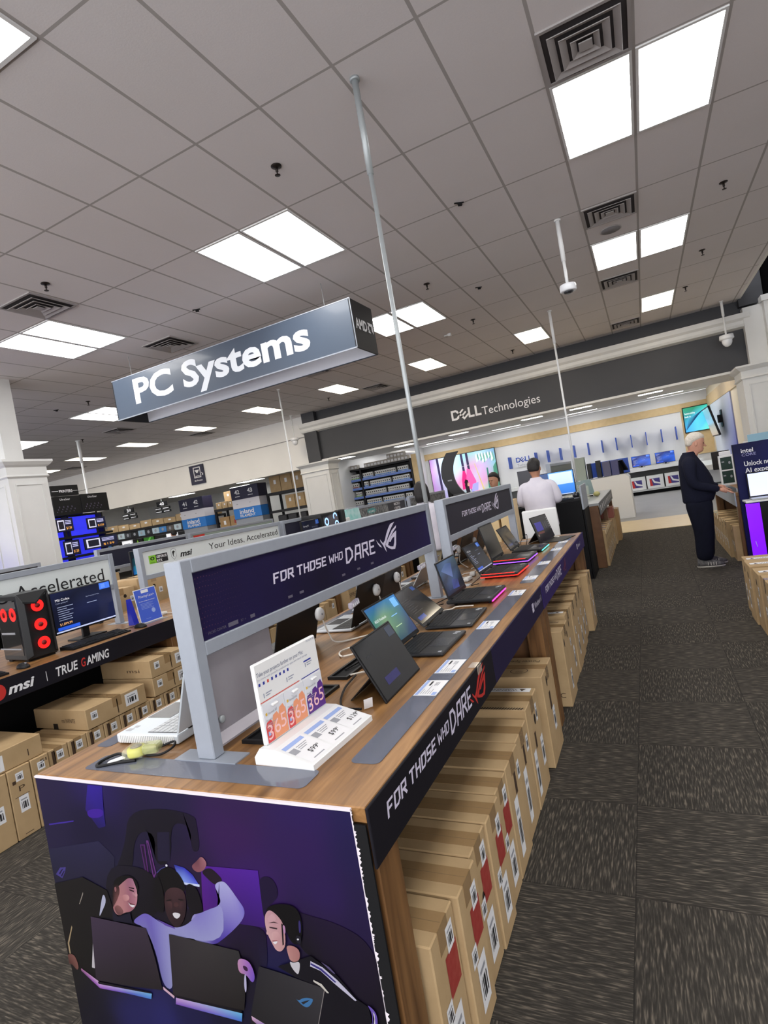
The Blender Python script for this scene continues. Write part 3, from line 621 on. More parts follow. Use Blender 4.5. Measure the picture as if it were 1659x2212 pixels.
# ================================================================ gaming island: two display tables end to end
T = .914
m_wood = M('walnut veneer', (150, 108, 70), .38, 0, .35, coat=.08)
nb = NB(m_wood)
tc = nb.new('ShaderNodeTexCoord'); mp = nb.new('ShaderNodeMapping'); mp.inputs['Scale'].default_value = (26, 2.2, 26)
nb.link(tc.outputs['Object'], mp.inputs[0])
n = nb.new('ShaderNodeTexNoise'); n.inputs['Scale'].default_value = 1.0; n.inputs['Detail'].default_value = 6; n.inputs['Distortion'].default_value = .6
nb.link(mp.outputs[0], n.inputs['Vector'])
rp = nb.new('ShaderNodeValToRGB'); nb.link(n.outputs['Fac'], rp.inputs[0])
el = rp.color_ramp.elements
el[0].position = .3; el[0].color = rgba((104, 72, 40)); el[1].position = .72; el[1].color = rgba((166, 124, 78))
e = el.new(.5); e.color = rgba((134, 96, 56))
nb.link(rp.outputs[0], nb.b.inputs['Base Color'])
m_woodd = M('dark walnut laminate', (112, 78, 50), .45, noise=(9, (88, 58, 36), .8))
m_woodv = M('walnut veneer upright grain', (150, 108, 70), .4)
nb = NB(m_woodv)
tc = nb.new('ShaderNodeTexCoord'); mp = nb.new('ShaderNodeMapping'); mp.inputs['Scale'].default_value = (26, 26, 2.0)
nb.link(tc.outputs['Object'], mp.inputs[0])
n = nb.new('ShaderNodeTexNoise'); n.inputs['Scale'].default_value = 1.2; n.inputs['Detail'].default_value = 6; n.inputs['Distortion'].default_value = .8
nb.link(mp.outputs[0], n.inputs['Vector'])
rp = nb.new('ShaderNodeValToRGB'); nb.link(n.outputs['Fac'], rp.inputs[0])
el = rp.color_ramp.elements
el[0].position = .3; el[0].color = rgba((84, 56, 32)); el[1].position = .72; el[1].color = rgba((130, 94, 58))
nb.link(rp.outputs[0], nb.b.inputs['Base Color'])
m_bnavy = M('black printed board', (20, 18, 25), .6, 0, .2, noise=(2, (26, 24, 34), .5))
m_bpurp = M('deep purple printed board', (46, 32, 88), .6, 0, .2, noise=(2, (42, 30, 78), .5))
m_bnav2 = M('dark blue printed board', (32, 26, 58), .6, 0, .2, noise=(2, (30, 24, 50), .5))
m_signp = M('dark violet sign print', (30, 22, 68), .6, 0, .15, noise=(1.0, (20, 15, 36), .9))
m_signg = M('charcoal sign print', (44, 42, 52), .6, 0, .2)
m_lett = M('silver white lettering', (206, 200, 220), .5)
m_lettw = M('white lettering', (225, 225, 228), .5)
m_redl = M('red lettering', (186, 48, 44), .5)
m_edgew = M('worn white board edge', (214, 206, 212), .6)
m_foil = Mvc('printed vinyl', .3, .4, coat=.2)
m_clear = M('clear vinyl with reflection tint', (116, 122, 138), .16, 0, .5, alpha=.62, coat=.4)  # grey blue of the reflections is painted into the base colour

def display_table(y0, y1, label, x0=-1.955, x1=-.703, near_open=False, far_open=False, shelf_mat=None):
    t = thing('display_table', label, 'table', (x0, y0, 0), 0)
    w, L = x1-x0, y1-y0
    b = MB(); b.bbox(0, w, 0, L, T-.04, T, .003); b.build('tabletop', m_wood, t)
    for (ya, yb) in ((.012, .125), (L-.125, L-.012)):
        for (xa, xb) in ((.0, .1), (w-.1, w)):
            MB().bbox(xa, xb, ya, yb, 0, T-.041, .003).build('leg', m_woodv, t)
    for a in (.05, L-.07): MB().box(.1, w-.1, a, a+.02, .06, T-.041).build('end_panel', m_woodd, t)
    MB().box(w/2-.012, w/2+.012, .07, L-.07, .03, T-.041).build('centre_partition', m_blackm, t)
    MB().box(w-.11, w-.02, .1255, .136, 0, T-.05).build('leg_edging', m_blackm, t)
    return t
tb1 = display_table(1.092, 3.50, 'near walnut display table of the gaming island, its end covered by the gamer picture')
tb2 = display_table(3.505, 6.08, 'far walnut display table of the gaming island with the dark purple side board')

# side boards along the aisle
def side_board(y0, y1, label, m, build):
    t = thing('side_board', label, 'sign board', (-.703, y0, 0))
    MB().bbox(.001, .009, 0, y1-y0, .768, .916, .002).build('board', m, t)
    return t
org, rt, up = (.009, 0, 0), (0, 1, 0), (0, 0, 1)
t = side_board(1.085, 2.25, 'black side board reading FOR THOSE WHO DARE with red emblem on the near table', m_bnavy, None)
mb = MB()
put_angular(mb, 'FOR THOSE', (.009, .085, .838), rt, up, .042, .36)
put_angular(mb, 'WHO', (.009, .46, .84), rt, up, .038, .11, t=.18)
put_angular(mb, 'DARE', (.009, .58, .818), rt, up, .075, .25, t=.16)
mb.build('lettering', m_lett, t)
mb = MB(); put_eye(mb, (.009, .80, .795), rt, up, .24, .115); mb.build('emblem', m_redl, t)
t = side_board(2.25, 3.49, 'dark blue side board with the window logo at the far end of the near table', m_bnav2, None)
mb = MB()
for i in range(2):
    for j in range(2):
        put_rect(mb, .905+i*.026, .929+i*.026, .83+j*.026, .854+j*.026, org, rt, up)
put_text(mb, 'Windows 11', (.009, .98, .834), rt, up, .052, width=.22)
mb.build('lettering', m_lett, t)
t = side_board(3.49, 6.08, 'purple side board reading FOR THOSE WHO DARE on the far table', m_bpurp, None)
t.location.x = -.699
mb = MB()
put_angular(mb, 'FOR THOSE', (.009, .12, .838), rt, up, .042, .36)
put_angular(mb, 'WHO', (.009, .495, .84), rt, up, .038, .11, t=.18)
put_angular(mb, 'DARE', (.009, .615, .818), rt, up, .075, .25, t=.16)
mb.build('lettering', m_lett, t)
mb = MB()
for i in range(2):
    for j in range(2): put_rect(mb, 1.95+i*.026, 1.974+i*.026, .83+j*.026, .854+j*.026, org, rt, up)
put_text(mb, 'Windows 11', (.009, 2.03, .834), rt, up, .052, width=.22)
mb.build('window_logo', m_lett, t)
mb = MB(); put_eye(mb, (.009, .93, .80), rt, up, .22, .1); mb.build('emblem', M('dark red print', (96, 34, 66), .5), t)
# little clear tape tab on the fascia edge
MB().box(-.73, -.70, 2.03, 2.09, T+.001, T+.003).box(-.694, -.6925, 2.03, 2.085, .885, T+.003).build('tape_tab', M('clear tape', (205, 190, 175), .15, alpha=.5, coat=.5), None, label='clear tape tab folded over the table edge above the red emblem', cat='tape')

# printed end panel
def chaikin(pts, cols, n):
    for _ in range(n):
        q = []; c = []
        for i in range(len(pts)):
            a, b = pts[i], pts[(i+1) % len(pts)]; ca, cb = cols[i], cols[(i+1) % len(pts)]
            q += [(a[0]*.75+b[0]*.25, a[1]*.75+b[1]*.25), (a[0]*.25+b[0]*.75, a[1]*.25+b[1]*.75)]
            c += [tuple(u*.75+v*.25 for u, v in zip(ca, cb)), tuple(u*.25+v*.75 for u, v in zip(ca, cb))]
        pts, cols = q, c
    return pts, cols
t = thing('end_panel_poster', 'large dark purple poster of three gamers cheering behind laptops on the table end', 'poster', (0, 1.092, 0))
PX0, PX1, PZ0, PZ1 = -1.955, -.742, .03, .905
MB().box(PX0, PX1, -.006, -.001, PZ0, PZ1).build('backing_board', m_blackm, t)
mb = MB(); NX, NZ = 48, 36
vs = []; cs = []; fs = []
for j in range(NZ+1):
    for i in range(NX+1):
        x = PX0+(PX1-PX0)*i/NX; z = PZ0+(PZ1-PZ0)*j/NZ
        W = 0; c = [0, 0, 0]
        for (bx, bz, bc) in PIC_BG:
            w = 1/((x-bx)**2+(z-bz)**2+.0016)**2
            W += w
            for q in range(3): c[q] += w*bc[q]
        vs.append((x, -.0065, z)); cs.append(tuple(v/W*.8 for v in c))
for j in range(NZ):
    for i in range(NX):
        a = j*(NX+1)+i; fs.append((a, a+1, a+NX+2, a+NX+1))
mb.add(vs, fs, cols=cs)
for k, (pts, col, s) in enumerate(PIC):
    cols = col if isinstance(col, list) else [col]*len(pts)
    if len(cols) != len(pts): cols = (cols*len(pts))[:len(pts)]
    cols = [tuple(v*.8 for v in q) for q in cols]
    pts, cols = chaikin(pts, cols, 2 if s else 0)
    pts = [(min(max(x, PX0), PX1), max(z, PZ0)) for x, z in pts]
    ar = sum(pts[i][0]*pts[(i+1) % len(pts)][1]-pts[(i+1) % len(pts)][0]*pts[i][1] for i in range(len(pts)))
    if ar < 0: pts = pts[::-1]; cols = cols[::-1]
    cx_ = sum(p[0] for p in pts)/len(pts); cz_ = sum(p[1] for p in pts)/len(pts)
    y = -.0069-.00007*k
    bm = bmesh.new()
    bv = [bm.verts.new((p[0], y, p[1])) for p in pts]
    f = bm.faces.new(bv); bmesh.ops.triangulate(bm, faces=[f])
    bm.verts.index_update()
    mb.add([v.co[:] for v in bm.verts], [[v.index for v in q.verts] for q in bm.faces], cols=cols)
    bm.free()
mb.build('print', m_foil, t)
MB().box(PX0-.002, PX1, -.008, .0, PZ1, PZ1+.006).build('top_edge', m_edgew, t, label='worn white top edge')
mb = MB().box(PX1-.0012, PX1+.0012, -.0073, -.006, .05, .9); random.seed(3)
z = .06
while z < .9:
    h = random.uniform(.006, .03); wv = random.uniform(.003, .009)
    if random.random() < .85:
        a = [(PX1-.001, z), (PX1+wv*.6, z+h*.1), (PX1+wv, z+h*.35), (PX1+wv*.5, z+h*.55), (PX1+wv*1.1, z+h*.8), (PX1-.001, z+h)]
        mb.poly([(x, -.0072, q) for x, q in a])
    z += h*random.uniform(.9, 1.5)
mb.build('torn_edge', m_edgew, t, label='torn pale right edge of the poster')
MB().box(PX1, -.708, -.006, -.001, .0, .873).build('corner_strip', m_blackm, t)

# ---------------------------------------------------------------- overhead sign frames on the tables
def sign_frame(name, y0, y1, label, print_m, xs=-1.345, z0=1.23, z1=1.54, zb=T, lower=True, rail=.045, px=.035, group=None):
    """upright grey frame with a printed panel, standing along y"""
    t = thing(name, label, 'sign', (xs, y0, zb), 0, group)
    L = y1-y0; Z0, Z1 = z0-zb, z1-zb
    for a in (0, L-rail):
        MB().bbox(-px, px, a, a+rail, .004, Z1, .003).build('post', m_frame, t)
        MB().box(-.125, .125, a-.012, a+rail+.012, 0, .004).build('base_plate', m_frame, t)
    for a, b in ((Z0, Z0+rail), (Z1-rail, Z1)):
        MB().bbox(-px*.98, px*.98, rail+.0005, L-rail-.0005, a, b, .003).build('rail', m_frame, t)
    MB().box(-px*.7, px*.7, rail, L-rail, Z0+rail, Z1-rail).build('printed_panel', print_m, t)
    return t
s1 = sign_frame('island_sign', 1.245, 3.41, 'near grey framed sign reading FOR THOSE WHO DARE on dark violet', m_signp)
def dare(t, y0, h=1.0, m=m_lett, em=None):
    o = .035*.7
    mb = MB(); z = 1.372-T
    put_angular(mb, 'FOR THOSE', (o, y0-.005, z), rt, up, .042*h, .395*h)
    put_angular(mb, 'WHO', (o, y0+.408*h, z+.002), rt, up, .038*h, .13*h, t=.18)
    put_angular(mb, 'DARE', (o, y0+.555*h, z-.026), rt, up, .075*h, .325*h, t=.16)
    mb.build('lettering', m, t)
    mb = MB(); put_eye(mb, (o, y0+.9*h, 1.33-T), rt, up, .28*h, .15*h); mb.build('emblem', em or m, t)
dare(s1, .45)
mb = MB()
m_dots = M('maroon halftone dots', (72, 34, 58), .5)
for i in range(26):
    for j in range(12):
        r = .0022*max(0, 1-i/26)*(1-.3*(j % 2))
        if r < .0004: continue
        put_poly(mb, [(r*math.cos(a*math.pi/3), r*math.sin(a*math.pi/3)) for a in range(6)], (.0245, .06+i*.013+(.0065 if j % 2 else 0), .56-.016*j+.002*math.sin(i*.8)), rt, up)
mb.build('halftone_pattern', m_dots, s1)
mb = MB()
put_text(mb, 'MICRO CENTER', (.0245, .075, .375), rt, up, .012)
put_rect(mb, .17, .22, .372, .386, (.0245, 0, 0), rt, up); put_text(mb, 'R7  =', (.0245, .235, .374), rt, up, .012); put_rect(mb, .285, .31, .372, .384, (.0245, 0, 0), rt, up)
for yy in (.52, .6, .95, 1.1, 1.25): put_rect(mb, yy, yy+.03, .385, .395, (.0245, 0, 0), rt, up)
mb.build('small_print', M('dim grey print', (92, 88, 104), .5), s1)
# steel backing sheet in the lower half of the near sign
m_sheet = M('brushed steel sheet', (160, 156, 162), .42, .3, noise=(8, (146, 140, 148), .5))
b = MB().box(-.004, .002, .046, .40, .055, .315).prism([(.002, .046, .055), (.03, .046, .03), (.03, .046, .024), (-.004, .046, .05)], (0, .354, 0))
b.build('steel_sheet', m_sheet, s1)
mb = MB()
for yy in (.085, .29): mb.lathe([(.012, .002), (.012, .012), (.007, .014)], (0, yy, .095), 14, axis='x')
mb.build('thumb_screws', m_steel, s1)
s2 = sign_frame('island_sign', 3.70, 5.9, 'far grey framed sign reading FOR THOSE WHO DARE on charcoal', m_signg)
dare(s2, .42, 1.02)

# sunk black cable trays
def cable_tray(x0, x1, y0, y1, label):
    t = thing('cable_tray', label, 'cable tray', (x0, y0, T))
    f = MB(); w, L = x1-x0, y1-y0
    for s in ((0, w, 0, .012), (0, w, L-.012, L), (0, .012, .012, L-.012), (w-.012, w, .012, L-.012)): f.box(*s, .0, .012)
    f.build('rim', m_black, t)
    MB().box(.012, w-.012, .012, L-.012, 0.0, .003).build('tray', m_blackm, t)
    MB().tube([(w*.3, L*.2, .008), (w*.6, L*.35, .014), (w*.4, L*.5, .01), (w*.6, L*.7, .012), (w*.5, L*.85, .008)], .004, 6).build('cable', m_black, t)
    return t
cable_tray(-1.30, -1.205, 1.36, 1.84, 'black cable tray in the table top in front of the steel sheet')
cable_tray(-1.31, -1.215, 1.92, 2.42, 'black cable tray in the table top behind the black tablet')

# clear strips for price cards, let into the tops
def strip(x0, x1, y0, y1, label, r=.02):
    pts = []
    for cxx, cyy, a0 in ((x1-r, y1-r, 0), (x0+r, y1-r, 90), (x0+r, y0+r, 180), (x1-r, y0+r, 270)):
        for k in range(5):
            a = R(a0+90*k/4); pts.append((cxx+r*math.cos(a), cyy+r*math.sin(a), T+.0005))
    return MB().prism(pts, (0, 0, .0012)).build('price_strip', m_clear, label=label, cat='price strip', group='clear price strips on the tables')
strip(-1.79, -.915, 1.142, 1.236, 'clear grey strip along the near end of the gaming table')
strip(-.855, -.762, 1.285, 3.42, 'long clear grey strip along the aisle edge of the near table')
strip(-.855, -.762, 3.62, 5.75, 'long clear grey strip along the aisle edge of the far table')
strip(-1.92, -1.845, 1.285, 3.4, 'clear strip along the hidden left edge of the near table')
strip(-1.92, -1.845, 3.62, 5.75, 'clear strip along the hidden left edge of the far table')
m_pblue = M('blue print band', (150, 172, 220), .5)
m_pgrey = M('grey fine print', (150, 152, 158), .6)
def price_card(x, y, w, L, label, band=True):
    t = thing('price_card', label, 'price card', (x, y, T+.0018), 0, 'price cards in the table strips')
    MB().box(0, w, 0, L, 0, .0008).build('card', m_paper, t)
    mb = MB()
    o, r2, u2 = (0, 0, .0008), (0, 1, 0), (-1, 0, 0)
    if band: put_rect(mb, .004, L-.004, -.016, -.004, o, r2, u2, 0); put_rect(mb, .004, .03, -w+.004, -w+.02, o, r2, u2, 0)
    for k in range(5): put_rect(mb, .012, .012+.05*(1+.6*math.sin(k*2.3+y*9)), -.024-.009*k, -.0215-.009*k, o, r2, u2, 1)
    put_rect(mb, L*.62, L*.9, -.034, -.026, o, r2, u2, 2)
    for k in range(3): put_rect(mb, L*.62, L*.85, -.05-.006*k, -.047-.006*k, o, r2, u2, 1)
    mb.build('print', [m_pblue, m_pgrey, m_ink], t)
    return t
for y, L, lb in ((1.755, .145, 'white price card beside the black tablet'), (1.975, .155, 'white price card in front of the small dark laptop behind the tablet'), (2.575, .14, 'white price card with blue band in front of the slim grey laptop'),
                 (3.27, .14, 'white price card by the pink lit laptop'), (3.72, .13, 'price card in front of the nearest red lit laptop'), (4.28, .14, 'price card between the two red lit laptops'), (4.95, .14, 'price card near the far end of the far table'), (5.4, .13, 'price card in front of the last tablet on the far table')):
    price_card(-.852, y, .086, L, lb)
# ---------------------------------------------------------------- laptops and tablets
m_key = M('black key caps', (30, 31, 33), .5)
m_deckgap = M('keyboard well', (18, 18, 20), .6)
m_pad = M('touchpad glass', (46, 48, 52), .25)
m_led = {k: M('led bar ' + k, c, .4, emit=e) for k, c, e in (('red', (255, 40, 30), 2.2), ('pink', (255, 60, 200), 2.2), ('violet', (130, 70, 255), 3.0), ('teal', (90, 230, 240), 2.2), ('yellow', (250, 220, 120), 2.0))}
m_scr = Mvc('lit display', .15, .3, emit=.55, coat=.2)
m_scrd = Mvc('dim glossy display', .12, .3, emit=.12, coat=.3)
def quadgrid(mb, w, h, cols, y0=0.0, z0=0.0, m=0):
    """rows of colours bottom to top -> smooth colour grid in the y-z plane, facing +x"""
    nr, nc = len(cols), len(cols[0]); vs = []; cs = []; fs = []
    for j in range(nr):
        for i in range(nc):
            vs.append((0, y0+w*i/(nc-1), z0+h*j/(nr-1))); cs.append(cols[j][i])
    for j in range(nr-1):
        for i in range(nc-1):
            a = j*nc+i; fs.append((a, a+1, a+nc+1, a+nc))
    mb.add(vs, fs, m, cols=cs)
def srect(mb, y0, y1, z0, z1, c, lift=.0004, m=0):
    mb.quad((lift, y0, z0), (lift, y1, z0), (lift, y1, z1), (lift, y0, z1), m, cols=[c]*4)
_ts = [0]
def stext(mb, s, y, z, size, c, width=None, lift=.0006):
    key = ('s', s, size, width)
    if key not in _tcache: _tcache[key] = text_mb(s, size, width=width)
    vs, fs, w = _tcache[key]
    mb.add([(lift, y+a, z+b) for a, b in vs], fs, 0, cols=[c]*len(vs))
    return w
def promo(mb, w, h, title, bg=((20, 24, 44), (28, 34, 66)), sub='', price='', taskbar=False, dim=1.0, btn=True, tag=True):
    D = lambda c: tuple(v*dim for v in c)
    quadgrid(mb, w, h, [[D(bg[0]), D(bg[0]), D(bg[1])], [D(bg[0]), D(bg[1]), D(bg[1])], [D(bg[1]), D(bg[0]), D(bg[0])]])
    wt, gr = D((235, 235, 240)), D((150, 160, 190))
    if title: stext(mb, title, w*.06, h*.78, h*.085, wt)
    if sub: stext(mb, sub, w*.06, h*.715, h*.045, gr)
    for k in range(7): srect(mb, w*.07, w*(.2+.12*abs(math.sin(k*1.7+w*9))), h*(.62-.055*k), h*(.635-.055*k), gr)
    stext(mb, 'Best Protection & Value', w*.55, h*.72, h*.04, gr); srect(mb, w*.55, w*.72, h*.56, h*.575, gr)
    if price: stext(mb, price, w*.07, h*.17, h*.085, D((250, 190, 120)))
    if btn: srect(mb, w*.03, w*.38, h*.05, h*.13, D((44, 92, 220)))
    if tag: srect(mb, w*.8, w*.985, h*.82, h*.985, D((70, 120, 230))); srect(mb, w*.83, w*.9, h*.85, h*.96, D((150, 190, 240)))
    if taskbar: srect(mb, 0, w, 0, h*.035, D((190, 200, 235)))

def laptop(name, label, loc, rz, w, d, th, lh, tilt, screen=None, mbody=None, mkey=None, led=None, scr_m=None, group=None, sticker=True, rear=.0, lift=0.0, pad=True, lid_m=None):
    mbody = mbody or m_gunm
    t = thing(name, label, 'laptop', loc, rz, group)
    b = MB(); b.bbox(-d/2-rear, d/2, -w/2, w/2, lift+.003, lift+th, min(.006, th*.4), seg=2)
    b.build('base', mbody, t)
    f = MB()
    for sx in (-d/2+.02, d/2-.03):
        for sy in (-w/2+.03, w/2-.05): f.box(sx, sx+.012, sy, sy+.02, 0, lift+.0035)
    f.build('feet', m_blackm, t)
    # keyboard
    k0, k1 = -d/2+.018, -d/2+.018+d*.46
    kb = MB(); kb.box(k0, k1, -w*.46, w*.46, lift+th, lift+th+.0006)
    kb.build('keyboard_well', m_deckgap, t)
    kb = MB(); rows = 6; cols = 15
    for r_ in range(rows):
        xa = k0+(k1-k0)*(r_+.06)/rows; xb = k0+(k1-k0)*(r_+.94)/rows
        c = 0
        while c < cols:
            span = 1
            if r_ == rows-1 and c == 4: span = 5
            if r_ in (2, 3, 4) and c == cols-2: span = 2
            ya = -w*.455+w*.91*(c+.06)/cols; yb = -w*.455+w*.91*(c+span-.06)/cols
            kb.box(xa, xb, ya, yb, lift+th+.0006, lift+th+.0018)
            c += span
    kb.build('keys', mkey or m_key, t)
    if pad: MB().box(k1+.012, d/2-.012, -w*.2, w*.16, lift+th, lift+th+.0007).build('touchpad', m_pad, t)
    if sticker:
        s = MB(); s.box(d/2-.05, d/2-.03, w*.33, w*.37, lift+th, lift+th+.0008).box(d/2-.045, d/2-.02, w*.39, w*.44, lift+th, lift+th+.0008).box(d/2-.03, d/2-.015, -w*.44, -w*.40, lift+th, lift+th+.0008)
        s.build('stickers', M('pale sticker', (170, 172, 178), .5), t)
    if led:
        for part, m in led.items():
            s = MB()
            if part == 'front': s.box(d/2-.004, d/2+.003, -w/2+.01, w/2-.01, lift+.001, lift+.007)
            if part == 'near': s.box(-d/2, d/2-.002, -w/2-.003, -w/2+.004, lift+.001, lift+.007)
            if part == 'far': s.box(-d/2, d/2-.002, w/2-.004, w/2+.003, lift+.001, lift+.007)
            if part == 'deck_near': s.box(-d/2+.01, d/2-.02, -w/2+.001, -w/2+.006, lift+th-.002, lift+th+.0015)
            s.build('light_bar', m, t)
    # lid
    a = R(tilt)
    lid = thing('lid', None, None, (-d/2+.004, 0, lift+th+.002)); lid.parent = t
    bpy.data.objects.remove(lid)
    mat = Matrix.Translation((-d/2+.002, 0, lift+th+.004)) @ Matrix.Rotation(-a, 4, 'Y')
    lm = MB(); lm.bbox(-.007, 0, -w/2, w/2, 0, lh, .003, seg=1); lm.xf(mat)
    ld = lm.build('lid', lid_m or mbody, t)
    hg = MB()
    for sy in (-w*.36, w*.26): hg.tube([(-d/2+.0, sy, lift+th+.003), (-d/2+.0, sy+w*.1, lift+th+.003)], .006, 8)
    hg.build('hinge', m_black, t)
    bz = MB(); bz.box(0, .0008, -w/2+.003, w/2-.003, .003, lh-.003); bz.xf(mat)
    bz.build('bezel', m_black, ld)
    sc = MB(); sw, sh = w-.018, lh-.03
    if screen is None:
        quadgrid(sc, sw, sh, [[(14, 15, 18), (14, 15, 18)], [(24, 25, 28), (30, 31, 34)]])
    else: screen(sc, sw, sh)
    sc.xf(Matrix.Translation((.0012, -sw/2, .02))); sc.xf(mat)
    sc.build('screen', scr_m or m_scrd, ld)
    return t
gn = 'laptops on the gaming island'
def scr_viv(mb, w, h):
    G = [[(40, 60, 90), (30, 66, 84), (34, 60, 80), (30, 44, 90)], [(52, 96, 92), (96, 128, 96), (74, 104, 96), (40, 60, 96)], [(60, 110, 104), (110, 140, 108), (80, 120, 110), (50, 90, 120)], [(54, 96, 150), (46, 92, 140), (60, 110, 150), (60, 116, 180)]]
    quadgrid(mb, w, h, G)
    wt = (220, 226, 230)
    stext(mb, 'ASUS Vivobook', w*.06, h*.62, h*.09, wt)
    for k in range(5): srect(mb, w*.07, w*(.3+.06*math.sin(k*2)), h*(.5-.07*k), h*(.515-.07*k), (150, 180, 160))
    srect(mb, w*.78, w*.95, h*.72, h*.95, (110, 170, 220))
    srect(mb, w*.55, w*.75, h*.56, h*.58, (120, 170, 220)); srect(mb, w*.5, w*.7, h*.3, h*.32, (160, 190, 150))
def scr_dark(mb, w, h):
    quadgrid(mb, w, h, [[(20, 20, 22), (22, 22, 24)], [(52, 52, 54), (40, 40, 42)], [(96, 98, 100), (44, 45, 50)]])
    for k in range(8): srect(mb, w*.1, w*(.4+.1*math.sin(k*3)), h*(.72-.06*k), h*(.73-.06*k), (84, 84, 88))
    srect(mb, w*.06, w*.36, h*.08, h*.19, (38, 70, 150)); srect(mb, w*.82, w*.96, h*.84, h*.97, (50, 80, 140)); stext(mb, 'price', w*.5, h*.75, h*.04, (90, 90, 96))
def scr_rog(mb, w, h):
    quadgrid(mb, w, h, [[(30, 32, 40), (34, 36, 50), (30, 32, 40)], [(40, 46, 60), (74, 96, 140), (36, 40, 50)], [(70, 90, 120), (60, 72, 104), (60, 74, 90)], [(60, 70, 96), (90, 110, 150), (80, 96, 104)]])
    mb.poly([(.0005, w*.1, h*.75), (.0005, w*.55, h*.42), (.0005, w*.7, h*.85), (.0005, w*.4, h*.9)], cols=[(96, 120, 170), (110, 130, 190), (70, 90, 140), (90, 110, 160)])
    mb.poly([(.0005, w*.35, h*.1), (.0005, w*.7, h*.06), (.0005, w*.75, h*.3), (.0005, w*.45, h*.38)], cols=[(70, 84, 150), (80, 90, 170), (60, 70, 120), (74, 90, 150)])
def scr_a(mb, w, h):
    quadgrid(mb, w, h, [[(16, 16, 18), (18, 18, 26), (20, 20, 24)], [(34, 34, 36), (28, 28, 30), (24, 24, 26)], [(44, 45, 46), (42, 43, 45), (38, 40, 44)]])
    srect(mb, w*.2, w*.55, h*.16, h*.3, (38, 36, 92)); srect(mb, w*.8, w*.98, h*.78, h*.97, (58, 66, 82)); stext(mb, 'Copilot+ PC', w*.1, h*.72, h*.05, (64, 66, 70))
def scr_e(mb, w, h): promo(mb, w, h, 'ROG Strix', sub='gaming laptop', taskbar=True, bg=((22, 24, 34), (26, 30, 46)), dim=.8)
def scr_g(mb, w, h):
    quadgrid(mb, w, h, [[(20, 22, 30), (24, 26, 34)], [(46, 48, 52), (34, 36, 40)]]); srect(mb, w*.1, w*.5, h*.1, h*.2, (36, 60, 120))
def scr_h(mb, w, h):
    quadgrid(mb, w, h, [[(40, 34, 34), (30, 28, 30)], [(44, 40, 42), (34, 34, 36)], [(48, 48, 50), (52, 52, 54)]])
    srect(mb, w*.1, w*.52, h*.42, h*.78, (62, 56, 150)); srect(mb, w*.1, w*.5, h*.3, h*.38, (104, 62, 56)); srect(mb, w*.05, w*.12, h*.22, h*.3, (150, 130, 120))
    for k in range(3): srect(mb, w*(.58+.12*k), w*(.66+.12*k), h*.45, h*.75, (64, 62, 70))
    for k in range(6): srect(mb, w*.93, w*.96, h*(.4+.09*k), h*(.43+.09*k), (150, 150, 150))
# two-in-one tablet standing on its kickstand
def tablet(label, loc, rz, w, h, tilt, screen, keyb=False):
    t = thing('tablet', label, 'tablet', loc, rz, gn)
    mat = Matrix.Rotation(-R(tilt), 4, 'Y')
    b = MB(); b.bbox(-.009, 0, -w/2, w/2, .001, h, .005, seg=2); b.xf(mat); bd = b.build('body', m_black, t)
    s = MB(); screen(s, w-.016, h-.016); s.xf(Matrix.Translation((.0008, -w/2+.008, .008))); s.xf(mat); s.build('screen', m_scrd, bd)
    hz = h*.45
    p0 = mat @ Vector((-.01, 0, hz))
    k = MB(); k.prism([(p0.x, -w*.42, p0.z), (p0.x-.005, -w*.42, p0.z), (p0.x-.105, -w*.42, 0.001), (p0.x-.1, -w*.42, .001)], (0, w*.84, 0)); k.build('kickstand', m_gunm, t)
    if keyb: MB().bbox(.005, .21, -w/2, w/2, 0, .006, .002).build('keyboard_cover', m_black, t)
    return t
tablet('black tablet propped on a kickstand, nearest screen on the aisle side', (-.925, 1.856, T+.001), .03, .345, .235, 27, scr_a)
laptop('laptop', 'dark laptop with a green and blue picture, second screen from the near end', (-1.005, 2.345, T), 0, .348, .245, .017, .236, 28, scr_viv, scr_m=m_scr, group=gn)
laptop('laptop', 'slim grey laptop with a blue button on a dim screen, third in the row', (-1.015, 2.785, T), .05, .36, .25, .016, .245, 47, scr_dark, group=gn)
laptop('laptop', 'black gaming laptop with a pink glowing front edge', (-1.03, 3.27, T), .0, .358, .26, .024, .235, 13, scr_rog, led={'front': m_led['pink']}, lift=.012, rear=.02, group=gn)
laptop('laptop', 'black gaming laptop with red light bars, nearest on the far table', (-1.04, 4.04, T), -.03, .36, .27, .024, .235, 27, scr_e, scr_m=m_scr, led={'front': m_led['red'], 'near': m_led['red'], 'deck_near': m_led['red']}, lift=.014, group=gn)
laptop('laptop', 'tall screened gaming laptop with red and violet light bars', (-1.08, 4.60, T), -.03, .37, .29, .026, .30, 14, None, led={'front': m_led['violet'], 'near': m_led['violet'], 'deck_near': m_led['red'], 'far': m_led['yellow']}, lift=.016, rear=.03, group=gn)
laptop('laptop', 'black gaming laptop with a teal front corner light, beyond the violet one', (-1.05, 5.12, T), -.02, .36, .27, .022, .235, 27, scr_g, led={'front': m_led['teal']}, lift=.012, group=gn)
tablet('tablet with a violet picture at the far end of the island', (-.985, 5.73, T+.001), -.28, .36, .27, 17, scr_h, keyb=True)
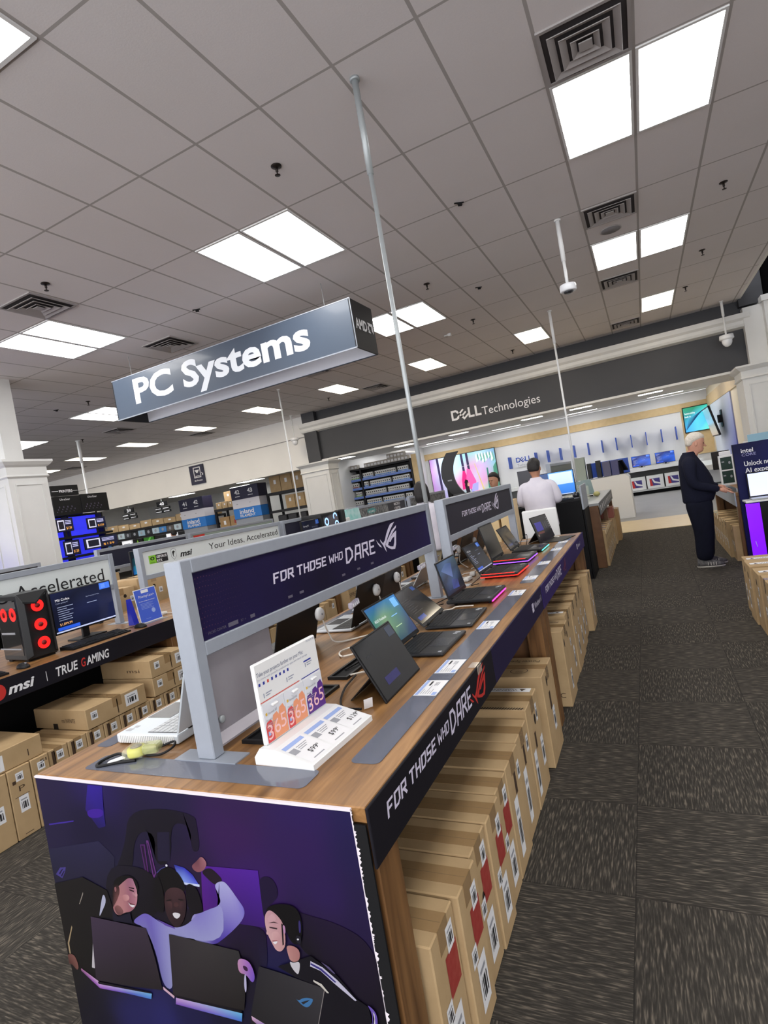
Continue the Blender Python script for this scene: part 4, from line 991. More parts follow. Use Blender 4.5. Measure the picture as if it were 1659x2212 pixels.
# left side of the island: backs of lids, seen from behind
m_silv2 = M('silver laptop shell', (186, 190, 194), .35, .35)
m_whit2 = M('pale grey laptop shell', (206, 214, 220), .35, .15)
lw = laptop('laptop', 'big white laptop with a ribbed side, left of the near sign post', (-1.70, 1.52, T), math.pi+.04, .40, .29, .036, .26, 20, None, mbody=m_whit2, mkey=m_silv2, group=gn)
mb = MB()
for k in range(30): mb.box(-.13+k*.0087, -.126+k*.0087, .2, .2035, .006, .031)
mb.build('side_ribs', m_wplas, lw)
laptop('laptop', 'laptop showing its plain black lid behind the folded card display', (-1.86, 2.30, T), math.pi, .38, .26, .018, .255, 18, None, lid_m=m_black, group=gn)
laptop('laptop', 'silver laptop with a black lid back, beyond the plain black lid', (-1.72, 2.83, T), math.pi, .36, .25, .018, .25, 20, None, mbody=m_silv2, lid_m=m_black, group=gn)
laptop('laptop', 'dark lidded laptop at the far end of the near table, seen from behind', (-1.75, 3.29, T), math.pi, .30, .22, .016, .215, 12, None, mbody=m_silv2, lid_m=m_gunm, group=gn)
laptop('laptop', 'silver laptop at the start of the far table, seen from behind the near sign', (-1.76, 3.82, T), math.pi, .34, .24, .016, .225, 35, None, mbody=m_silv2, group=gn)
for y, lb in ((4.35, 'laptop with a black lid hidden behind the far sign, nearer one'), (4.85, 'laptop with a black lid behind the far sign, middle one'), (5.4, 'laptop with a black lid behind the far sign, last one')):
    laptop('laptop', lb, (-1.74, y, T), math.pi, .36, .25, .018, .245, 20, None, lid_m=m_black, group=gn)
# white security sensors stuck to the lids, each with its lead
def sensor(p, lead, label):
    t = thing('security_sensor', label, 'security sensor', p, 0, 'white security sensors')
    MB().lathe([(.012, -.012), (.034, -.010), (.036, 0), (.03, .010), (.012, .013)], n=20, axis='x').build('disc', m_wplas, t)
    MB().lathe([(.006, .0132), (.006, .0145)], n=10, axis='x').build('light', m_pgrey, t)
    MB().tube([(q[0]-p[0], q[1]-p[1], q[2]-p[2]) for q in lead], .0042, 8).build('cord', M('white cord', (216, 210, 200), .5), t)
def bez(pts, n=6):
    out = []
    P = [Vector(p) for p in pts]
    for i in range(len(P)-1):
        p0, p1, p2, p3 = P[max(i-1, 0)], P[i], P[i+1], P[min(i+2, len(P)-1)]
        for k in range(n):
            u = k/n
            out.append(.5*((2*p1)+(p2-p0)*u+(2*p0-5*p1+4*p2-p3)*u*u+(3*p1-p0-3*p2+p3)*u**3))
    out.append(P[-1]); return out
zt = T+.009
sensor((-1.615, 2.40, 1.085), bez([(-1.61, 2.41, 1.05), (-1.60, 2.43, .97), (-1.56, 2.44, zt), (-1.42, 2.55, zt), (-1.33, 2.52, zt), (-1.40, 2.38, zt), (-1.45, 2.28, zt), (-1.40, 2.2, zt), (-1.34, 2.24, zt)]), 'white sensor disc on the plain black lid, its cord looping on the table')
sensor((-1.505, 2.86, 1.10), bez([(-1.50, 2.87, 1.06), (-1.49, 2.88, .98), (-1.44, 2.86, zt), (-1.36, 2.76, zt), (-1.33, 2.66, zt), (-1.25, 2.66, zt), (-1.2, 2.75, zt)]), 'white sensor disc on the lid of the silver laptop')
sensor((-1.585, 3.33, 1.085), bez([(-1.58, 3.34, 1.05), (-1.57, 3.35, .97), (-1.5, 3.34, zt), (-1.4, 3.24, zt)]), 'white sensor disc on the far dark lid under the sign')
sensor((-1.525, 4.5, 1.08), bez([(-1.52, 4.5, 1.04), (-1.53, 4.5, .97), (-1.45, 4.45, zt)]), 'white sensor disc behind the far sign, nearer one')
sensor((-1.525, 5.0, 1.08), bez([(-1.52, 5.0, 1.04), (-1.53, 5.0, .97), (-1.45, 4.95, zt)]), 'white sensor disc behind the far sign, middle one')
def cord(pts, label, m, r=.004):
    return MB().tube(bez(pts), r, 8).build('cord', m, label=label, cat='cord', group='cords on the gaming island')
m_cordw = _mats['white cord']
cord([(-1.22, 1.95, zt), (-1.15, 2.0, zt), (-1.08, 2.03, zt), (-1.02, 2.05, .93)], 'white cord running from the cable tray to the back of the tablet', m_cordw)
cord([(-1.19, 2.95, zt), (-1.12, 3.0, zt), (-1.1, 3.05, zt), (-1.0, 3.05, zt)], 'white cord curling between the slim grey laptop and the pink lit one', m_cordw)
cord([(-1.19, 1.95, zt), (-1.16, 1.8, zt), (-1.08, 1.64, zt), (-.99, 1.62, zt)], 'black lead lying behind the tablet towards the card display', m_black)
cord([(-1.22, 3.15, zt), (-1.28, 3.1, zt), (-1.25, 3.3, zt), (-1.2, 3.35, zt)], 'black lead behind the pink lit laptop', m_black, .003)
cord([(-1.19, 3.88, zt+.01), (-1.2, 3.72, zt), (-1.19, 3.66, zt), (-1.15, 3.7, zt)], 'black lead beside the nearest red lit laptop', m_black, .003)
cord([(-1.17, 5.3, zt), (-1.18, 5.36, .98), (-1.14, 5.45, 1.03), (-1.14, 5.47, .99), (-1.16, 5.48, zt)], 'black lead arching up to the last tablet', m_black, .003)
cord([(-.985, 5.92, zt), (-.93, 5.87, zt), (-.9, 5.84, zt)], 'white lead end lying at the far end of the island', m_cordw, .012)
random.seed(11)
m_adap = M('white adapter plastic', (214, 212, 208), .45)
for i, (x, y, a) in enumerate(((-1.29, 3.9, 1.5), (-1.25, 4.24, 1.6), (-1.31, 4.36, 1.7), (-1.33, 4.6, 1.5), (-1.31, 4.86, 1.3), (-1.24, 5.34, 1.6), (-1.31, 4.1, 1.8))):
    t = thing('white_adapter', '%s white charging adapter among the cords on the far table, counting away' % ORD[i], 'adapter', (x, y, T), a, 'white adapters on the far table')
    MB().bbox(-.05, .05, -.022, .022, 0, .026, .01, seg=2).build('block', m_adap, t)
    MB().tube(bez([(.05, 0, .012), (.09, .02, .008), (.1, .07, .006), (.04, .09, .006)]), .004, 6).build('lead', m_adap, t)
# little price flag on the tablet lead
MB().prism([(-.985, 1.63, .917), (-.965, 1.655, .917), (-.955, 1.645, .955), (-.975, 1.62, .955)], (.001, .001, 0)).build('price_flag', m_paper, label='small white paper flag hanging on the lead beside the tablet', cat='label')
# clear security wedge with print on top of the green picture laptop, and cards on the far ones
def clip_card(x, y, z, rz, label):
    t = thing('security_tag', label, 'security tag', (x, y, z), rz)
    MB().bbox(-.012, .012, -.06, .06, 0, .03, .008, seg=2).build('clear_case', M('clear plastic case', (190, 186, 204), .12, alpha=.55, coat=.5), t)
    mb = MB()
    for k in range(4): mb.box(.0121, .0126, -.05+k*.027, -.035+k*.027, .008, .022)
    mb.build('print', [m_lettw], t)
clip_card(-1.31, 2.24, 1.145, .2, 'clear printed security tag above the green picture laptop')
clip_card(-1.31, 3.12, 1.155, .1, 'clear printed security tag above the pink lit laptop')
clip_card(-1.36, 3.93, 1.15, .1, 'clear printed security tag above the nearest red lit laptop')

# ---------------------------------------------------------------- folded card display for office software
t = thing('card_display', 'white acrylic stand headed Take your projects further on your Mac', 'display stand', (-1.04, 1.405, T), -.06)
pr = [(-.10, 0), (-.10, .022), (-.075, .05), (-.02, .05), (.115, .016), (.115, 0)]
MB().prism([(x, -.168, z) for x, z in pr], (0, .326, 0)).build('foot', m_wplas, t)
MB().bbox(-.075, -.06, -.152, .158, .05, .292, .004).build('back_board', m_wplas, t)
# header print
m_txt = M('slate print', (96, 104, 130), .6)
mb = MB(); o = (-.06, 0, 0)
put_text(mb, 'Take your projects further on your Mac', (-.06, -.145, .252), rt, up, .018, width=.225)
put_text(mb, 'Do more with powerful productivity apps and cloud storage', (-.06, -.145, .240), rt, up, .009, width=.245, m=2)
put_text(mb, 'Microsoft 365', (-.06, .105, .281), rt, up, .010, width=.045, m=2)
for k in range(8):
    put_rect(mb, -.143+.019*k, -.135+.019*k, .224, .233, o, rt, up, 3 if k == 2 else 1)
for a, z in ((-.13, .185), (-.02, .193), (.08, .205)):
    put_rect(mb, a, a+.004, z, z+.014, o, rt, up, 2); put_rect(mb, a+.01, a+.038, z+.01, z+.013, o, rt, up, 2); put_rect(mb, a+.01, a+.03, z+.003, z+.006, o, rt, up, 2)
put_rect(mb, .075, .115, .222, .227, o, rt, up, 1)
put_rect(mb, -.148, .04, .174, .177, o, rt, up, 3); put_rect(mb, .05, .15, .174, .177, o, rt, up, 1)
mb.build('header_print', [m_txt, M('navy icon print', (44, 56, 150), .5), M('pale grey print', (150, 156, 174), .6), M('coral print', (206, 90, 80), .5)], t)
# price slips on the sloping foot
sl = Vector((.135, 0, -.034)).normalized()
for i, (yy, pz) in enumerate(((-.107, '$99'), (.0, '$99'), (.104, '$129'))):
    mb = MB(); o = Vector((-.02, yy, .0502)); r2 = (0, 1, 0); u2 = -sl
    put_rect(mb, -.05, .05, -.128, -.012, o, r2, u2, 0, .0006)
    put_rect(mb, -.05, .04, -.034, -.018, o, r2, u2, 1, .0010)
    put_rect(mb, -.05, -.025, -.07, -.044, o, r2, u2, 2, .0010)
    for k in range(3): put_rect(mb, -.018, .03-.008*k, -.048-.008*k, -.045-.008*k, o, r2, u2, 2, .0010)
    put_text(mb, pz, o + Vector((0, -.012, 0))*1 + (-Vector(u2))*.098, r2, u2, .026, 3, .0012)
    put_text(mb, '99', o + Vector((0, .024 if i < 2 else .036, 0)) + (-Vector(u2))*.089, r2, u2, .012, 3, .0012)
    put_rect(mb, -.03, .02, -.122, -.118, o, r2, u2, 2, .0010)
    mb.build('price_slip', [m_paper, m_pblue, m_pgrey, m_ink], t, label=('near', 'middle', 'far')[i] + ' price slip reading ' + pz + '.99')
# software cards hanging on the board
def soft_card(y, z, hue, label):
    c = thing('software_card', label, 'software card', (-1.04, 1.405, T), -.06, 'software cards on the white stand')
    MB().box(-.0598, -.058, y, y+.098, .052, z).build('card', M('white card', (214, 216, 222), .45), c)
    mb = MB(); o = (-.058, y, 0)
    D1, D2 = hue[:2]
    for k, ch in enumerate('365'):
        x0 = .002+.031*k; hh = .064+.012*k
        pts = [(x0, .054), (x0+.033, .054), (x0+.033, .054+hh*.8), (x0+.024, .054+hh), (x0+.006, .054+hh*.94), (x0, .054+hh*.75)]
        put_poly(mb, pts, o, rt, up, 1, 0 if (k == 0 or hue[2]) else 1, .0004+.0001*k)
        put_text(mb, ch, (-.058, y+x0+.004, .062+.006*k), rt, up, .062, 2, .0009, bold=.0)
    put_rect(mb, .008, .016, z-.034, z-.026, o, rt, up, 3); put_text(mb, 'Microsoft 365', (-.058, y+.02, z-.034), rt, up, .009, 4, width=.04)
    put_text(mb, 'Family' if hue[2] else 'Personal', (-.058, y+.008, z-.052), rt, up, .009, 4, width=.026)
    for k in range(3): put_rect(mb, .008, .05-.01*k, z-.062-.006*k, z-.060-.006*k, o, rt, up, 4)
    put_rect(mb, .008, .018, z-.094, z-.082, o, rt, up, 5)
    mb.build('print', [D1, D2, M('pale outline print', (236, 190, 190), .5), M('gold print', (214, 176, 70), .5), m_pgrey, m_pblue], c)
    MB().bbox(-.058, -.046, y+.035, y+.062, z-.014, z-.006, .003).build('hook', m_wplas, c)
m_c1 = M('red card print', (206, 74, 74), .45); m_c2 = M('orange card print', (226, 150, 112), .45)
m_c3 = M('purple card print', (88, 48, 130), .45); m_c4 = M('indigo card print', (60, 42, 124), .45)
soft_card(-.146, .168, (m_c1, m_c2, 0), 'leftmost red and orange software card on the white stand')
soft_card(-.046, .168, (m_c1, m_c2, 0), 'middle red and orange software card on the white stand')
soft_card(.055, .17, (m_c3, m_c4, 1), 'purple software card on the white stand')

# yellow gadget in a clear security case lying on the near corner
t = thing('tape_measure', 'yellow tape measure in a clear case with black strap on the near strip', 'tape measure', (-1.645, 1.24, T+.002), .35)
t.scale = (.8, .8, .8)
m_clr = M('clear blister plastic', (230, 232, 210), .1, alpha=.22, coat=.6)
MB().lathe([(.0, .006), (.036, .006), (.038, .012), (.038, .034), (.034, .04), (.0, .041)], n=28).build('yellow_reel', M('yellow reel', (206, 204, 40), .4), t)
MB().lathe([(.0, .0415), (.022, .0415), (.024, .043), (.0, .0435)], n=20).build('reel_label', M('reel label', (150, 140, 120), .4, .3), t)
MB().bbox(-.046, .046, -.044, .044, .003, .046, .014, seg=3).build('clear_case', m_clr, t)
MB().bbox(.035, .105, -.03, .03, .01, .05, .012, seg=2).build('lock', M('greenish clear lock', (206, 212, 150), .15, alpha=.45, coat=.5), t)
MB().tube(bez([(.04, .0, .008), (.1, .02, .02), (.15, .03, .03), (.16, .0, .02), (.12, -.03, .008), (.05, -.02, .006)]), .005, 8).build('strap', m_black, t)
MB().prism([(-.045, -.02, .004), (-.11, -.05, .002), (-.115, -.02, .002), (-.05, .02, .006)], (0, 0, .002)).build('paper_tail', m_paper, t)
MB().tube(bez([(-.04, -.01, .008), (-.1, .02, .012), (-.15, -.02, .006), (-.14, -.06, .004), (-.06, -.05, .004), (.02, -.05, .004)]), .006, 8).build('strap_tail', m_black, t)
# ================================================================ cartons under the tables
m_slot = M('carton hand hole', (34, 24, 16), .9)
m_cprint = M('carton print', (66, 48, 34), .8)
def carton(loc, w, d, h, label, group, face=1, front=(), near=None, top=None, tape=True, flap=True, mat=None, cat='cardboard box', text=None):
    """loc = middle of the front bottom edge; front faces +x (face=1) or -x (face=-1)"""
    t = thing('cardboard_box', label, cat, loc, 0 if face > 0 else math.pi, group)
    b = MB(); b.bbox(-d, 0, -w/2, w/2, .001, h, .004)
    b.build('carton', mat or m_card, t)
    if tape:
        tw = min(.072, w*.42)
        tp = MB(); tp.box(-d+.01, .0006, -tw/2, tw/2, h, h+.0008).box(0, .0010, -tw/2, tw/2, h-.07, h+.0008)
        tp.build('tape', m_tape, t)
    if flap:
        MB().box(-d+.004, -.004, -.0012, .0012, h+.0008 if tape else h, h+.0011 if tape else h+.0004).build('flap_seam', m_cut, t)
    R2, U2 = (0, 1, 0), (0, 0, 1)
    wl = MB(); wls = [wl]; rd = MB(); hl = MB(); pr = MB()
    for f in front:
        k, y, z, fw, fh = f[:5]
        y -= w/2
        if k == 'L':
            wl = MB(); wls.append(wl)
            put_rect(wl, y, y+fw, z, z+fh, (0, 0, 0), R2, U2, 0, .0012)
            for q in range(5):
                a = y+fw*(.18+.14*q); put_rect(wl, a, a+fw*(.05+.04*((q*7) % 3)), z+fh*.2, z+fh*.62, (0, 0, 0), R2, U2, 1, .0018)
            put_rect(wl, y+fw*.15, y+fw*.8, z+fh*.72, z+fh*.8, (0, 0, 0), R2, U2, 2, .0018)
        elif k == 'R': put_rect(rd, y, y+fw, z, z+fh, (0, 0, 0), R2, U2, 0, .0009)
        elif k == 'H':
            n = 14; put_poly(hl, [(y+fw/2+fw/2*math.cos(6.283*q/n), z+fh/2+fh/2*math.sin(6.283*q/n)) for q in range(n)], (0, 0, 0), R2, U2, 1, 0, .0009)
        elif k == 'T': put_text(pr, f[5], (0, y, z), R2, U2, fh, 0, .0012, width=fw)
        elif k == 'P': put_rect(pr, y, y+fw, z, z+fh, (0, 0, 0), R2, U2, 0, .0010)
    if near:
        for f in near:
            k, x, z, fw, fh = f[:5]
            o = (x-d, -w/2, 0); r_ = (1, 0, 0)
            if k == 'T': put_text(pr, f[5], (x-d, -w/2, z), r_, U2, fh, 0, .0012, width=fw)
            elif k == 'L': put_rect(wl, 0, fw, z, z+fh, o, r_, U2, 0, .0012)
            elif k == 'H': put_rect(hl, 0, fw, z, z+fh, o, r_, U2, 0, .0012)
    if top:
        o = (0, 0, h+.0004); r_ = (-1, 0, 0); u_ = (0, -1, 0)
        for f in top:
            k = f[0]
            if k == 'W':      # warning strip across the top, reads from behind
                wl = MB(); wls.append(wl)
                put_rect(wl, .02, d*.8, f[1], f[1]+f[2], o, r_, u_, 0, .001)
                put_text(pr, 'WARNING', (-.09, -f[1]-.012, h+.0004), r_, u_, f[2]*.62, 0, .0016)
                put_poly(pr, [(.045, f[1]+.01), (.08, f[1]+.01), (.0625, f[1]+.01+f[2]*.6)], o, r_, u_, 1, 0, .0016)
            elif k == 'S':
                n = 40
                for q in range(n): put_poly(hl, [(.01+(d-.02)*q/n, f[1]), (.01+(d-.02)*(q+.55)/n, f[1]), (.018+(d-.02)*(q+.55)/n, f[1]+f[2]), (.018+(d-.02)*q/n, f[1]+f[2])], o, r_, u_, 1, 0, .0014)
            elif k == 'T': put_text(pr, f[1], (-f[2], -f[3], h+.0004), r_, u_, f[4], 0, .0012, width=f[5])
            elif k == 'O':
                n = 28
                for q in range(n):
                    a, b2 = 6.283*q/n, 6.283*(q+1)/n; r0, r1 = f[3]-.0035, f[3]
                    put_poly(pr, [(f[1]+r0*math.cos(a)*1.2, f[2]+r0*math.sin(a)), (f[1]+r1*math.cos(a)*1.2, f[2]+r1*math.sin(a)), (f[1]+r1*math.cos(b2)*1.2, f[2]+r1*math.sin(b2)), (f[1]+r0*math.cos(b2)*1.2, f[2]+r0*math.sin(b2))], o, r_, u_, 1, 0, .0012)
                put_text(pr, 'MICRO', (-f[1]+.022, -f[2]-.002, h+.0004), r_, u_, .013, 0, .0013); put_text(pr, 'CENTER', (-f[1]+.022, -f[2]-.016, h+.0004), r_, u_, .011, 0, .0013)
    for mb, nm, mt in tuple((q, 'label', [m_paper, m_ink, m_pgrey]) for q in wls) + ((rd, 'red_sticker', m_red), (hl, 'hand_hole', m_slot), (pr, 'print', m_cprint)):
        if mb.v: mb.build(nm, mt, t)
    return t
ga = 'boxes under the gaming island'
def fr(w, red=True, k=0):
    """usual stickers on the front of a tall box"""
    o = [('L', w-.075, .355-.012*(k % 2), .05, .07), ('L', .03, .20+.01*(k % 3), .045, .055), ('L', .055, .055, .075, .15)]
    if red: o.append(('R', w-.10, .245, .085, .115))
    return o
rows = [(1.235, 1.41, -.675, .455, True, 'nearest box under the gaming island, red sticker below its barcode'),
        (1.418, 1.588, -.658, .457, True, 'second box from the near end under the gaming island, red sticker low on its front'),
        (1.594, 1.764, -.675, .457, True, 'third box from the near end under the gaming island'),
        (1.77, 1.942, -.668, .458, True, 'fourth box from the near end under the gaming island, just past the red emblem corner'),
        (1.948, 2.112, -.680, .458, True, 'fifth box from the near end under the gaming island'),
        (2.12, 2.345, -.680, .462, False, 'sixth box from the near end, with a long white barcode strip'),
        (2.353, 2.59, -.688, .462, False, 'seventh box from the near end, right before the one with a warning strip')]
for k, (a, b, xf, h, red, lb) in enumerate(rows):
    w = b-a; f = fr(w, red, k)
    if k == 2: f.append(('H', .05, .24, .028, .055))
    if k >= 5: f = [('L', w-.06, .33, .04, .075), ('L', .05, .06, .06, .24), ('P', w*.45, .3, .03, .09)]
    carton((xf, (a+b)/2, 0), w, .56, h, lb, ga, front=f, near=[('P', .1, .2, .1, .05)] if k == 0 else None)
carton((-.685, 2.745, 0), .285, .56, .50, 'box with a white warning strip across its top under the gaming island', ga, front=[('L', .19, .36, .035, .09), ('H', .14, .36, .035, .055), ('L', .2, .12, .06, .15), ('L', .03, .05, .055, .22), ('P', .1, .26, .03, .08)], top=[('W', -.13, .05), ('S', .118, .022)])
carton((-.672, 3.165, 0), .33, .60, .515, 'box printed PowerSpec on top beside the middle table leg', ga, front=[('H', .1, .42, .03, .06), ('P', .12, .28, .04, .1), ('L', .15, .15, .06, .13)], top=[('T', 'PowerSpec', .05, -.105, .05, .19), ('O', .14, .07, .042)])
gb = 'boxes under the far gaming table'
carton((-.672, 3.965, 0), .30, .54, .525, 'box with a big letter C low on its end, first under the far gaming table', gb, front=[('H', .04, .4, .03, .06), ('H', .2, .42, .03, .05), ('L', .12, .08, .05, .14)], near=[('T', .47, .065, .035, .05, 'C')], top=[('T', 'PowerSpec', .05, -.105, .05, .16), ('O', .12, .08, .035)])
for k, (a, b, xf, h, lb, tp) in enumerate(((4.16, 4.45, -.69, .545, 'box with a warning strip on top, second under the far gaming table', [('W', .03, .05)]),
        (4.47, 4.72, -.685, .545, 'box with a round stamp on top, third under the far gaming table', [('O', .12, .0, .05)]),
        (4.74, 4.99, -.69, .545, 'fourth box under the far gaming table', None),
        (5.01, 5.27, -.70, .55, 'fifth box under the far gaming table', None),
        (5.30, 5.56, -.715, .55, 'sixth box under the far gaming table, set back a little', None),
        (5.60, 5.93, -.665, .545, 'last box under the far gaming table, standing out into the aisle', None))):
    w = b-a
    carton((xf, (a+b)/2, 0), w, .54, h, lb, gb, front=[('H', w*.35, h-.12, .03, .06), ('L', w*.55, .1, .05, .16), ('L', w*.2, h-.25, .04, .06)], top=tp)

# ================================================================ second island with white headed signs
tm1 = display_table(1.0, 3.46, 'walnut display table of the left island with the black TRUE GAMING board', -5.0, -3.75)
tm2 = display_table(3.47, 5.93, 'second walnut table of the left island behind the near sign post', -5.0, -3.75)
tm3 = display_table(5.98, 8.44, 'third walnut table of the left island seen under the dark violet sign', -5.0, -3.75)
t = side_board(1.0, 3.45, 'black side board with white TRUE GAMING lettering on the left island', m_bnavy, None)
t.location.x = -3.748
mb = MB()
put_poly(mb, [(.96+.045*math.cos(a*.4), .84+.05*math.sin(a*.4)) for a in range(16)], (.009, 0, 0), rt, up, 1, 1)
put_text(mb, 'msi', (.009, 1.015, .808), rt, up, .085, width=.17, shear=.25, bold=.03)
put_rect(mb, 1.262, 1.266, .80, .865, (.009, 0, 0), rt, up)
put_text(mb, 'TRUE', (.009, 1.33, .806), rt, up, .085, width=.16, shear=.18, bold=.02)
put_text(mb, 'G', (.009, 1.515, .806), rt, up, .085, 1, width=.035, shear=.18, bold=.02)
put_text(mb, 'AMING', (.009, 1.555, .806), rt, up, .085, width=.185, shear=.18, bold=.02)
mb.build('lettering', [m_lettw, m_redl], t)
t = side_board(3.46, 5.92, 'plain black side board on the second table of the left island', m_bnavy, None); t.location.x = -3.748
t = side_board(5.98, 8.43, 'plain black side board on the third table of the left island', m_bnavy, None); t.location.x = -3.748
gm = 'boxes under the left island'
for k, (a, b, lb, tx) in enumerate(((1.53, 1.685, 'standing box at the left photo edge under the left island', ''), (1.69, 1.828, 'standing box left of the one with the letter P', ''), (1.833, 1.965, 'standing box with a letter P and two white labels under the left island', 'P'),
        (1.972, 2.08, 'standing box ending in SI, beside the poster corner', 'SI'))):
    w = b-a
    f = [('L', w*.32, .335, .045, .05), ('L', w*.3, .15, .055, .095)]
    if tx == 'P': f += [('T', .05, .275, .035, .045, 'P'), ('P', .02, .325, .02, .02), ('P', .02, .245, .085, .003), ('P', .04, .02, .05, .004)]
    if tx == 'SI': f += [('T', .055, .375, .04, .028, 'SI'), ('P', .02, .05, .05, .005)]
    carton((-3.57, (a+b)/2, 0), w, .5, .415, lb, gm, front=f, tape=False, mat=m_card)
yy = 2.09
for k in range(9):
    w = .128
    f = [('L', w*.4, .335, .045, .055), ('P', .02, .3, .022, .1), ('T', .035, .26, .07, .035, 'msi')]
    carton((-3.585, yy+w/2, 0), w, .5, .412, '%s standing box past the one marked SI under the left island' % ORD[k], gm, front=f)
    yy += .133
carton((-3.585, 1.78, .416), .57, .5, .128, 'flat box on top of the standing boxes at the left photo edge', gm, front=[('L', .2, .012, .14, .09), ('P', .48, .03, .006, .04)], mat=m_card)
carton((-3.58, 2.615, .416), .49, .56, .14, 'large flat box in the middle of the stack under the TRUE GAMING board', gm, front=[('L', .035, .055, .05, .055), ('L', .31, .035, .11, .085), ('P', .24, .02, .008, .1)], near=[('T', .3, .05, .14, .04, 'msi INFINITE'), ('H', .2, .0, .05, .04)], top=None)
for j, (z, lb) in enumerate(((.416, 'lower flat box of the pair under the end of the TRUE GAMING board'), (.558, 'upper flat box of the pair under the end of the TRUE GAMING board'))):
    carton((-3.58, 3.115, z), .36, .56, .14, lb, gm, front=[('L', .04, .06, .05, .055), ('L', .25, .035, .09, .08), ('P', .2, .02, .008, .1)], near=[('T', .3, .05, .14, .04, 'msi')])
gm2 = 'boxes under the second left table'
yy = 3.66
for k in range(8):
    w = .25; h = (.50, .46, .52, .5, .42, .5, .48, .5)[k]
    carton((-3.62, yy+w/2, 0), w, .5, h, '%s box under the second table of the left island, counting away' % ORD[k], gm2, front=[('L', .15, h-.1, .05, .06), ('L', .05, .1, .06, .1), ('H', .1, h-.07, .05, .025)])
    yy += .265
for k in range(3):
    carton((-3.62, 3.85+.55*k, .525), .4, .45, .17, '%s flat box lying on top under the second left table' % ORD[k], gm2, front=[('L', .05, .05, .08, .07), ('L', .28, .05, .06, .07)])
carton((-3.64, 6.30, 0), .33, .5, .66, 'tall box printed SPEC under the third table of the left island', gm2, front=[('T', .02, .42, .2, .07, 'SPEC'), ('L', .21, .44, .09, .17), ('O', .1, .5, .03, .03)])
for k in range(5):
    carton((-3.62, 6.62+.30*k, 0), .28, .5, .5, '%s box past the one printed SPEC on the left island' % ORD[k], gm2, front=[('L', .1, .35, .07, .08)])

# signs of the left island
m_signw = M('white sign print', (206, 212, 212), .5)
m_green = M('green logo block', (126, 186, 48), .5)
ms1 = sign_frame('island_sign', 1.15, 3.385, 'white framed sign ending in Accelerated behind the red lit computer', m_signw, -4.37)
ms2 = sign_frame('island_sign', 3.66, 5.9, 'white framed sign reading Your Ideas, Accelerated behind the near violet sign', m_signw, -4.37)
def ideas(t):
    o = .0252
    mb = MB()
    mb_w = put_text(mb, 'Your Ideas, Accelerated', (o, .92, .468), rt, up, .098, 0, width=1.24)
    mb.build('slogan', m_ink, t); mb = MB()
    put_text(mb, 'msi', (o, .50, .462), rt, up, .085, 0, width=.17, shear=.25, bold=.03)
    put_poly(mb, [(.385, .55), (.42, .565), (.455, .55), (.455, .48), (.42, .445), (.385, .48)], (o, 0, 0), rt, up, 1, 3, .0006)
    put_poly(mb, [(.391, .546), (.42, .559), (.449, .546), (.449, .483), (.42, .452), (.391, .483)], (o, 0, 0), rt, up, 1, 4, .0009)
    put_poly(mb, [(.402, .53), (.425, .54), (.44, .525), (.425, .515), (.415, .49), (.425, .47), (.408, .485)], (o, 0, 0), rt, up, 1, 0, .0012)
    mb.build('maker_logo', [m_ink, m_ink, m_ink, m_pgrey, m_signw], t); mb = MB()
    put_rect(mb, .11, .195, .455, .535, (o, 0, 0), rt, up, 1, .0006); put_rect(mb, .195, .34, .455, .535, (o, 0, 0), rt, up, 0, .0006)
    put_text(mb, 'GEFORCE', (o, .203, .50), rt, up, .034, 2, .0012, width=.125, bold=.02); put_text(mb, 'RTX', (o, .203, .462), rt, up, .034, 2, .0012, width=.065, bold=.02)
    put_text(mb, 'NVIDIA', (o, .125, .460), rt, up, .016, 0, .0012, width=.055)
    put_poly(mb, [(.152+.026*math.cos(a*.45), .505+.017*math.sin(a*.45)) for a in range(14)], (o, 0, 0), rt, up, 1, 0, .0010)
    put_poly(mb, [(.152+.012*math.cos(a*.45), .505+.009*math.sin(a*.45)) for a in range(14)], (o, 0, 0), rt, up, 1, 1, .0014)
    mb.build('logos', [m_ink, m_green, m_lettw, m_pgrey, m_signw], t)
ideas(ms2)
mb = MB()
put_text(mb, 'Your Ideas, Accelerated', (.0252, .60, .41), rt, up, .15, 0, width=1.52)
mb.build('lettering', [m_ink], ms1)

# desktop computer with red fans, screens and their bits
m_case = M('black computer case', (24, 25, 27), .45)
m_glass = M('smoked side glass', (16, 17, 22), .06, 0, .6, coat=.7)
m_fan = M('red lit fan ring', (255, 30, 28), .4, emit=1.1)
m_fand = M('dark red fan hub', (120, 12, 14), .5)
t = thing('desktop_computer', 'black tower computer with three red lit fans on the left island', 'computer', (-3.97, 2.41, T), -.12)
MB().bbox(-.33, 0, -.105, .105, .012, .475, .008).build('case', m_case, t)
MB().prism([(.0005, -.1, .475), (.0005, .1, .475), (.022, .05, .44), (.03, 0, .40), (.022, -.08, .42)], (0, 0, -.012)).prism([(0.0005, -.104, .02), (.02, -.07, .04), (.02, -.07, .42), (.0005, -.104, .46)], (0, .006, 0)).prism([(.0005, .104, .02), (.02, .085, .04), (.02, .085, .42), (.0005, .104, .46)], (0, -.006, 0)).build('front_trim', m_case, t)
MB().box(-.31, -.03, -.1075, -.1055, .05, .44).build('side_glass', m_glass, t)
